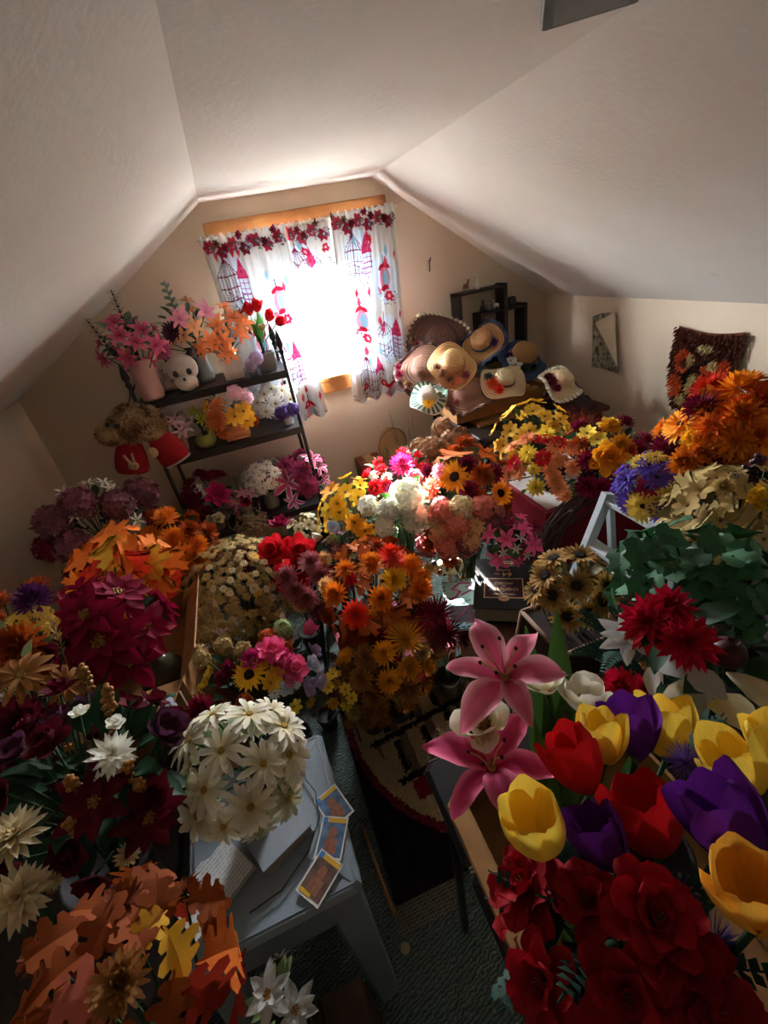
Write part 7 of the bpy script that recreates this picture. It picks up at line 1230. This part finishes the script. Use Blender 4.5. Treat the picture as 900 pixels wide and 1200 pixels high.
mb = MB(); lathe(mb, [(.001, .003), (.04, 0), (.05, .1), (.035, .2), (.045, .22), (.035, .22), (.001, .15)], 14); mb.obj('vase', pot_mat('dark'), tb)
for k in range(7):
    e = Vector((rnd.uniform(-.09, .13), rnd.uniform(-.06, .08), rnd.uniform(.62, .82))); mb = MB(); tube(mb, [(0, 0, .1), e * .55 + Vector((rnd.uniform(-.02, .02), 0, .05)), e], [.002, .0015, .0008], 4)
    for q in range(2): b0 = e * rnd.uniform(.6, .85); tube(mb, [b0, b0 + Vector((rnd.uniform(-.05, .05), rnd.uniform(-.02, .02), .09))], .0008, 4)
    mb.obj('twig', M_VINE, tb)
# gourds, pumpkins, panda
def pumpkin(name, label, loc, r, mat, flat=.78, ribs=9, stake=0.0):
    o = empty(name, loc, label, 'pumpkin'); mb = MB(); prof = [(.001, .02 * r), (.5 * r, 0), (.9 * r, .3 * r), (r, .75 * r * flat + .1 * r), (.85 * r, 1.35 * r * flat), (.4 * r, 1.62 * r * flat), (.08 * r, 1.5 * r * flat)]
    prof = [(a, b + stake) for a, b in prof]
    lathe(mb, prof, 36, 0, None, lambda a, rr, z: (-.1 * rr * abs(math.cos(a * ribs / 2)) ** 3, 0)); mb.obj('shell', mat, o)
    if stake: m_ = MB(); tube(m_, [(0, 0, 0), (0, 0, stake + .02)], .004, 5); m_.obj('stake', M_VINE, o)
    mb = MB(); tube(mb, [(0, 0, 1.45 * r * flat + stake), (.02 * r, 0, 1.75 * r * flat + stake), (.15 * r, .05 * r, 2.1 * r * flat + stake)], [.13 * r, .09 * r, .1 * r], 7); mb.obj('stalk', solid('stalk', '#8a7448', .9), o)
    for k in range(3): link('leaf', leaf_mesh('ivy', 'dkgreen'), o, (0, 0, 1.55 * r * flat + stake), zrot((.3 * math.cos(k * 2), .3 * math.sin(k * 2), 1), k * 2.1), r * .9)
    return o
pumpkin('small_pumpkin', 'small dark olive pumpkin with leaves on the red box lid', (1.50, 1.44, .65), .062, solid('olive_shell', '#4a4430', .5, .2, 20))
pumpkin('dusty_pumpkin', 'little dusty-rose pumpkin beside the lilac blooms', (.005, 1.09, .012), .05, solid('rosy_shell', '#7c4a40', .6, .2, 20), .8, 9, .27)
r_ = empty('gourd', (-.50, 1.16, .531), 'large glossy olive gourd inside the open cardboard box', 'gourd'); mb = MB()
lathe(mb, [(.001, .0), (.03, .002), (.062, .03), (.07, .06), (.055, .10), (.03, .125), (.02, .14), (.001, .145)], 24); mb.obj('shell', solid('gourd_shell', '#4a4430', .2, .25, 14), r_)
mb = MB(); tube(mb, [(0, 0, .14), (.006, .0, .16), (.014, .004, .17)], [.012, .007, .008], 7); mb.obj('stalk', solid('stalk', '#8a7448', .9), r_)
pn = empty('panda_figurine', (.497, 1.282, .012), 'small cream panda figure on a thin stake beside the pale blue booklet', 'figurine'); C_CREAM = solid('ceramic_cream', '#d0bc90', .4, .1, 40)
mb = MB(); ball(mb, (.035, -.01, .512), (.042, .034, .034), seg=14, rings=10); ball(mb, (-.015, -.02, .53), (.034, .032, .032), seg=14, rings=10)
tube(mb, [(.02, 0, .49), (.0, .0, 0)], .006, 6); mb.obj('body', C_CREAM, pn)
for s in (-1, 1):
    mb = MB(); ball(mb, (-.02 + s * .014, -.048, .537), (.009, .006, .011)); mb.obj('eye_patch', C_DARK, pn); mb = MB(); ball(mb, (-.015 + s * .026, -.012, .557), .012); mb.obj('ear', C_DARK, pn)
mb = MB(); ball(mb, (-.02, -.053, .521), (.006, .004, .004)); mb.obj('nose', C_DARK, pn)
mb = MB(); tube(mb, [(-.4185, .995, .66), (-.4185, .98, .40), (-.4185, .975, .1), (-.42, .97, .0)], .0022, 5); tag(mb.obj('white_string', M_WHITE), 'thin white cord hanging down the cardboard box corner', 'cord')

# ---- shaggy dog puppet hanging on the shelf side
dg = empty('dog_puppet', (-.50, 2.13, .84), 'shaggy tan dog hand puppet with a red velvet body, hanging on the shelf', 'puppet'); F1 = solid('fur_tan', '#a88860', .95, .2, 80); F2 = solid('fur_brown', '#6c4c34', .95, .2, 80); F3 = solid('fur_pale', '#c0a47c', .95, .15, 80)
rnd = random.Random(21); mb = MB(); blobs = (((-.01, -.01, .30), (.085, .07, .072)), ((-.095, -.04, .285), (.045, .042, .036)), ((.05, .0, .28), (.055, .05, .065)))
for c, q in blobs: ball(mb, c, q, seg=14, rings=10)
hd = mb.obj('head', F1, dg)
mb = MB(); roots = []
for c, q in blobs:
    for k in range(1600):
        d = Vector((rnd.gauss(0, 1), rnd.gauss(0, 1), rnd.gauss(0, 1))).normalized(); p = Vector((c[0] + d.x * q[0], c[1] + d.y * q[1], c[2] + d.z * q[2])); ns = noise.noise(p * 22)
        roots.append((p, d + Vector((0, 0, -.5)), 1 if ns > .22 else (2 if ns < -.15 else 0)))
strands(mb, roots, .02, .0024, .6, rnd, gravity=.5); stuff(mb.obj('fur', [F1, F2, F3], hd, smooth=False))
for nm, c, q in (('nose', (-.136, -.055, .275), (.014, .012, .013)), ('eye', (-.05, -.082, .312), (.013, .01, .013)), ('eye', (-.085, -.07, .325), (.011, .009, .011))):
    mb = MB(); ball(mb, c, q, seg=10, rings=7); mb.obj(nm, C_DARK, hd)
for s in ((.045, -.05, .30), (.06, .04, .31)):
    mb = MB(); ball(mb, (s[0], s[1], s[2] - .02), (.024, .014, .045), seg=10, rings=7); er = mb.obj('ear', F2, hd)
M_VELVET = solid('red_velvet', '#a0101c', .85, .12, 60)
for s, dx in ((-1, -.05), (1, .055)):
    mb = MB(); M_ = Matrix.Translation((dx, 0, .24)) @ Matrix.Rotation(s * -.28, 4, 'Y')
    lathe(mb, [(.02, .0), (.05, -.03), (.066, -.09), (.07, -.14), (.062, -.16), (.052, -.162), (.03, -.12), (.001, -.06)], 18, 0, M_ @ Matrix.Diagonal((1, .6, 1, 1))); sl = mb.obj('red_sleeve', M_VELVET, dg)
    if s > 0:
        mb = MB(); lathe(mb, [(.061, -.157), (.066, -.159), (.06, -.167), (.05, -.163)], 18, 0, M_ @ Matrix.Diagonal((1, .6, 1, 1))); mb.obj('cream_lining', M_PAPER, sl)
        mb = MB(); ball(mb, (dx - .03, -.042, .16), (.022, .01, .024), seg=10, rings=7); mb.obj('tan_paw', F3, sl)
    else:
        mb = MB(); ball(mb, (dx - .02, -.046, .125), (.022, .008, .02), seg=10, rings=7)
        for e in (-1, 1): tube(mb, [(dx - .02 + e * .008, -.046, .14), (dx - .022 + e * .016, -.044, .18)], [.007, .005], 6)
        bn = mb.obj('bunny_patch', F3, sl); mb = MB(); ball(mb, (dx - .026, -.055, .126), .003, seg=6, rings=4); ball(mb, (dx - .012, -.055, .126), .003, seg=6, rings=4); mb.obj('bunny_eyes', C_DARK, bn)
mb = MB(); tube(mb, [(.0, .02, .36), (.015, .06, .40)], .003, 5); mb.obj('hanging_loop', C_DARK, dg)

# ---- straw hats
def straw(name, c1, c2):
    if name in MATS: return MATS[name]
    m, nt, N, L, b = new_mat(name); uv = N.new('ShaderNodeUVMap'); uv.uv_map = 'uv'; sp = N.new('ShaderNodeSeparateXYZ'); L.new(uv.outputs[0], sp.inputs[0])
    ml = N.new('ShaderNodeMath'); ml.operation = 'MULTIPLY'; ml.inputs[1].default_value = 130; L.new(sp.outputs['Y'], ml.inputs[0]); si = N.new('ShaderNodeMath'); si.operation = 'SINE'; L.new(ml.outputs[0], si.inputs[0])
    mr = N.new('ShaderNodeMapRange'); mr.inputs[1].default_value = -1; L.new(si.outputs[0], mr.inputs[0]); mx = N.new('ShaderNodeMix'); mx.data_type = 'RGBA'; mx.inputs[6].default_value = rgb(c2); mx.inputs[7].default_value = rgb(c1); L.new(mr.outputs[0], mx.inputs[0]); L.new(mx.outputs[2], b.inputs['Base Color'])
    bp = N.new('ShaderNodeBump'); bp.inputs['Strength'].default_value = .5; bp.inputs['Distance'].default_value = .003; L.new(si.outputs[0], bp.inputs['Height']); L.new(bp.outputs[0], b.inputs['Normal']); b.inputs['Roughness'].default_value = .75
    MATS[name] = m; return m
def hat(name, label, pos, nrm, R, cr, ch, mat, trim=None, band=None, flowers=(), wave=.012, waves=3, droop=.15, spin=0.0):
    h = empty(name, pos, label, 'hat', 'straw hats heaped in the tray'); h.rotation_mode = 'QUATERNION'; h.rotation_quaternion = zrot(nrm, spin); rnd = random.Random(label)
    ph = rnd.random() * 6
    def wv(a, r, z):
        k = max(0, (r - cr) / (R - cr)); return (0, k * k * wave * math.sin(waves * a + ph) * 2 - k * droop * (R - cr) * .6)
    mb = MB(); prof = [(R, .0), (R * .82, .004), (R * .66, .006), (cr * 1.12, .008), (cr * 1.02, .014), (cr, ch * .35), (cr * .97, ch * .6), (cr * .9, ch * .82), (cr * .7, ch * .95), (cr * .4, ch), (.002, ch * 1.01)]
    lathe(mb, prof, 36, 0, None, wv); mb.obj('brim_and_crown', mat, h)
    if trim:
        kind, col = trim; mb = MB(); tm = solid('trim_' + col, '#' + col, .8, .15, 60); n = 72
        for i in range(n if kind == 'frill' else 0):
            a0, a1 = 2 * PI * i / n, 2 * PI * (i + 1) / n
            f = lambda a, r, up: (r * math.cos(a), r * math.sin(a), wv(a, min(r, R), 0)[1] + up)
            s0, s1 = .009 * math.sin(i * 1.6), .009 * math.sin((i + 1) * 1.6)
            mb.add([f(a0, R * .93, .006), f(a1, R * .93, .006), f(a1, R * 1.09, .004 + s1), f(a0, R * 1.09, .004 + s0), f(a0, R * .93, -.002), f(a1, R * .93, -.002), f(a1, R * 1.09, s1), f(a0, R * 1.09, s0)], [(0, 3, 2, 1), (4, 5, 6, 7), (2, 3, 7, 6), (0, 1, 5, 4)])
        if kind == 'wide':
            lathe(mb, [(R * 1.2, -.012), (R * 1.0, .004), (R * .74, .011), (R * .72, .007), (R * 1.0, -.002), (R * 1.2, -.016)], 60, 0, None, lambda a, r, z: (0, wv(a, min(r, R * 1.0), 0)[1] + .006 * math.sin(a * 16) * max(0, (r / R - .72))))
        if kind == 'stripe':
            for i in range(24):
                a0, a1 = 2 * PI * (i + .0) / 24, 2 * PI * (i + .5) / 24; f = lambda a, r: (r * math.cos(a), r * math.sin(a), wv(a, r, 0)[1] + .009)
                mb.add([f(a0, R * .6), f(a1, R * .6), f(a1, R), f(a0, R)], [(0, 3, 2, 1)])
        if kind == 'scallop':
            for i in range(40): a = 2 * PI * i / 40; ball(mb, (R * math.cos(a), R * math.sin(a), wv(a, R, 0)[1]), (.014, .014, .006), seg=7, rings=4)
        mb.obj('brim_trim', tm, h)
    if band:
        mb = MB(); lathe(mb, [(cr * 1.06, .012), (cr * 1.045, ch * .38), (cr * 1.0, ch * .4)], 30); mb.obj('hat_band', solid('band_' + band, '#' + band, .7, .15, 40), h)
    for kind, col, s, a, rr in flowers:
        bloom(kind, col, h, Vector((rr * math.cos(a), rr * math.sin(a), .02 + (wv(a, rr, 0)[1] if rr > cr else 0))), Vector((math.cos(a) * .4, math.sin(a) * .4, 1)).normalized(), s, False, rnd)
    return h
S_NAT = straw('straw_natural', '#d8b078', '#a87c48'); S_TAN = straw('straw_tan', '#b88a54', '#8a5e34'); S_BROWN = straw('straw_brown', '#6a4a40', '#4a3028'); S_PEACH = straw('straw_peach', '#a87c64', '#80584a'); S_MINT = straw('straw_mint', '#d8d4c0', '#b8b4a0'); S_GREEN = straw('straw_green', '#6c8070', '#4c6050'); S_DARK = straw('straw_dark', '#3c2424', '#2a1818'); S_CREAM = straw('straw_cream', '#dcc8a0', '#b89c70')
F = 4.71
hat('sun_hat', 'wide dark brown hat with a cream scalloped edge standing against the wall', (1.071, 2.428, 1.1), (-.05, -.8, .6), .19, .085, .09, S_BROWN, ('scallop', 'c4b498'), None, [('rose', 'dustyrose', .03, 3.0, .13), ('rose', 'wine', .035, 3.3, .165), ('rose', 'wine', .035, 3.6, .17), ('rose', 'driedbrown', .03, 2.8, .15), ('rose', 'driedbrown', .035, 4.2, .14)])
hat('straw_hat', 'natural straw hat with a flower wreath round its crown, on top of the heap', (1.001, 2.138, 1.039), (-.1, -.72, .7), .125, .062, .075, S_NAT, None, 'c0805c', [('rose', 'driedbrown', .026, 3.6, .085), ('mum', 'driedbrown', .028, 4.1, .09), ('rose', 'salmon', .024, 4.6, .095), ('mum', 'dustyrose', .026, 5.1, .09), ('rose', 'salmon', .02, 4.3, .11), ('mum', 'driedbrown', .026, 3.1, .085)])
hat('sun_hat', 'mauve-brown hat trimmed with dark dried blooms under the flower-wreathed straw hat', (0.901, 2.274, 1.022), (-.3, -.6, .75), .15, .06, .06, S_PEACH, ('frill', '6c4c48'), None, [('rose', 'wine', .03, 3.0, .13), ('mum', 'driedbrown', .03, 3.5, .125), ('mum', 'dustyrose', .03, 4.0, .13), ('rose', 'driedbrown', .028, 4.5, .13), ('rose', 'wine', .028, 2.6, .13)])
hat('straw_hat', 'small straw hat with green-white striped brim and a yellow flower', (0.832, 2.086, 0.924), (-.25, -.45, .85), .10, .042, .06, S_MINT, ('stripe', '3c6a5c'), None, [('zinnia', 'yolk', .032, 4.3, .05), ('rose', 'sage', .02, 5.6, .06)])
hat('straw_hat', 'edge-on straw hat with a navy blue striped brim', (1.255, 2.272, 1.079), (-.55, -.45, .7), .12, .06, .07, S_TAN, ('frill', '38405c'), '2c3450', [('rose', 'violetdark', .03, 5.2, .07)])
hat('straw_hat', 'large tan straw hat with a wide blue fabric brim and white flowers', (1.555, 2.36, 0.92), (.05, -.55, .8), .125, .075, .085, S_TAN, ('wide', '3c5474'), '2c3c58', [('cosmos', 'white', .042, 3.7, .095), ('cosmos', 'white', .03, 3.35, .10), ('mum', 'eucalypt', .03, 4.3, .1), ('mum', 'eucalypt', .03, 4.8, .1), ('mum', 'violetdark', .028, 2.9, .1)])
hat('sun_hat', 'grey-green wide folded hat in the middle of the heap', (1.239, 2.36, 0.892), (-.05, -.6, .75), .135, .06, .05, S_GREEN, ('frill', '5c7060'), None, [], .022, 2)
hat('sun_hat', 'dusty peach ruffled hat at the bottom front of the tray', (1.082, 2.15, 0.866), (-.1, -.35, .9), .135, .07, .05, S_PEACH, ('frill', '8c6054'), None, [('dahlia', 'dustyrose', .028, 3.6, .10)])
hat('straw_hat', 'pale tan straw hat with orange-red flowers on the brim', (1.271, 2.102, 0.9), (.0, -.5, .8), .125, .055, .06, S_CREAM, None, '6c4430', [('dahlia', 'redorange', .04, 3.3, .075), ('dahlia', 'scarlet', .03, 3.9, .085), ('mum', 'eucalypt', .028, 2.7, .085)])
hat('straw_hat', 'plain tan straw hat wedged below the blue-brimmed hat', (1.455, 2.21, 0.782), (.1, -.12, .99), .09, .047, .039, S_TAN, None, None, [])
hat('straw_hat', 'cream straw hat with white scalloped edge and maroon flowers', (1.491, 1.924, 0.873), (.15, -.5, .8), .105, .05, .06, S_CREAM, ('scallop', 'd8d0bc'), None, [('dahlia', 'maroon', .032, 3.2, .07), ('dahlia', 'maroon', .03, 2.7, .075), ('dahlia', 'wine', .026, 3.8, .075)])
hat('sun_hat', 'very dark brown hat underneath the cream scalloped hat', (1.584, 1.964, 0.766), (.1, -.3, .95), .125, .06, .06, S_DARK, ('frill', '3c2020'), None, [])

# ------------------------------------------------------------------ all flower arrangements
for o in [o for o in bpy.data.objects if o.parent is None and o.get('kind') != 'structure' and o.type in ('EMPTY', 'MESH')]:
    for p in [o] + list(o.children_recursive):
        if p.type == 'MESH' and p.get('kind') != 'stuff' and p.data.polygons:
            if p.parent and p.parent.type == 'MESH': continue
            take(shape_of(p), o.name)
STATES = [bouquet_start(spec) for spec in BOUQUETS]
for state in STATES: add_stems(state, ([q for q in state[4] if q[2] not in ('maple', 'oak', 'ivy', 'bigleaf')] or state[4])[:26], True)
for state in STATES: bouquet_finish(state)
def root_of(start): return next(v for k, v in ROOTS.items() if k.startswith(start))
# pink cylinder vase of the fuchsias (leans a little)
r_ = root_of('pink cylinder vase'); mb = MB(); lathe(mb, [(.001, .004), (.048, 0), (.05, .01), (.052, .17), (.046, .17), (.044, .12), (.001, .12)], 24); vz = mb.obj('vase', pot_mat('pinkceramic'), r_); vz.location = (.0, -.02, 0)
# square dark planter of the brown sunflowers
r_ = root_of('bouquet of antique'); mb = MB(); a, b_ = .105, .08
v = [(-a, -a, 0), (a, -a, 0), (a, a, 0), (-a, a, 0), (-b_, -b_, .27), (b_, -b_, .27), (b_, b_, .27), (-b_, b_, .27)]
mb.add(v, [(3, 2, 1, 0), (4, 5, 6, 7), (0, 1, 5, 4), (1, 2, 6, 5), (2, 3, 7, 6), (3, 0, 4, 7)]); pl = mb.obj('planter', solid('dark_suede', '#33221c', .95, .2, 40), r_, smooth=False)
mb = MB()
for p, q in ((0, 1), (1, 2), (2, 3), (3, 0), (4, 5), (5, 6), (6, 7), (7, 4), (0, 4), (1, 5), (2, 6), (3, 7)): tube(mb, [v[p], v[q]], .006, 4)
mb.obj('planter_edging', solid('tan_edging', '#8a6a54', .8), pl)
# long blades of the pink lilies
r_ = root_of('large pink lily'); me = leaf_mesh('bigblade', 'green')
for tip, ln in (((.329, .41, 1.08), .30), ((.30, .35, 1.02), .26), ((.285, .42, 1.06), .28), ((.325, .315, 1.0), .24), ((.24, .34, .99), .22)):
    t = Vector(tip) - Vector(r_.location); b0 = Vector((.04, -.03, max(.05, t.z - ln * .8))); x = (t - b0); ln = x.length; x.normalize(); z = Vector((-.3, -.6, .6)); z = (z - x * z.dot(x)).normalized(); y = z.cross(x)
    link('leaf', me, r_, b0, Matrix((x, y, z)).transposed().to_quaternion() @ Quaternion((0, 1, 0), .6), (ln * 1.12, ln * .9, ln))
# raffia tie in the dry leaves
r_ = root_of('dry tan and cream'); mb = MB(); rnd = random.Random(4)
for k in range(60):
    a = Vector((-.055 + rnd.uniform(-.02, .02), -.02, .47)); e = Vector((.03 + rnd.uniform(-.02, .03), -.05 + rnd.uniform(-.02, .02), .53)); tube(mb, [a, (a + e) / 2 + Vector((0, -.02, .02 + rnd.uniform(-.012, .012))), e], .0011, 4)
stuff(mb.obj('raffia_tie', solid('raffia', '#b89c78', .8), r_))
# rust dried grass tuft behind the gold mums
r_ = empty('dried_grass_tuft', (1.30, 1.55, .6525), 'tuft of rust-red dried grass behind the gold mums', 'dried grass'); mb = MB(); rnd = random.Random(8)
roots = [((rnd.uniform(-.015, .015), rnd.uniform(-.015, .015), 0), (rnd.uniform(-.7, .7), rnd.uniform(-.7, .7), 1), 0) for k in range(260)]; strands(mb, roots, .21, .0022, .15, rnd); stuff(mb.obj('grass_blades', solid('rust_grass', '#9a3c1c', .9, .2, 60), r_, smooth=False))
# curly moss twist by the low shelf
r_ = empty('moss_curl', (-.165, 1.88, 0), 'curly tan moss bundle on a stake above the dried daisies', 'dried moss'); mb = MB(); rnd = random.Random(12)
for k in range(46):
    c = Vector((rnd.uniform(-.05, .05), rnd.uniform(-.04, .04), .62 + rnd.uniform(-.04, .05))); q = rnd.uniform(.02, .045); ax_ = zrot((rnd.uniform(-1, 1), rnd.uniform(-1, 1), rnd.uniform(-1, 1)))
    tube(mb, [c + ax_ @ Vector((q * math.cos(a * .7), q * math.sin(a * .7), .006 * a)) for a in range(8)], .0015, 4)
stuff(mb.obj('moss', solid('dry_moss', '#8a7048', .95, .2, 60), r_)); mb = MB(); tube(mb, [(0, 0, 0), (0, 0, .62)], .005, 6); mb.obj('stake', M_VINE, r_)
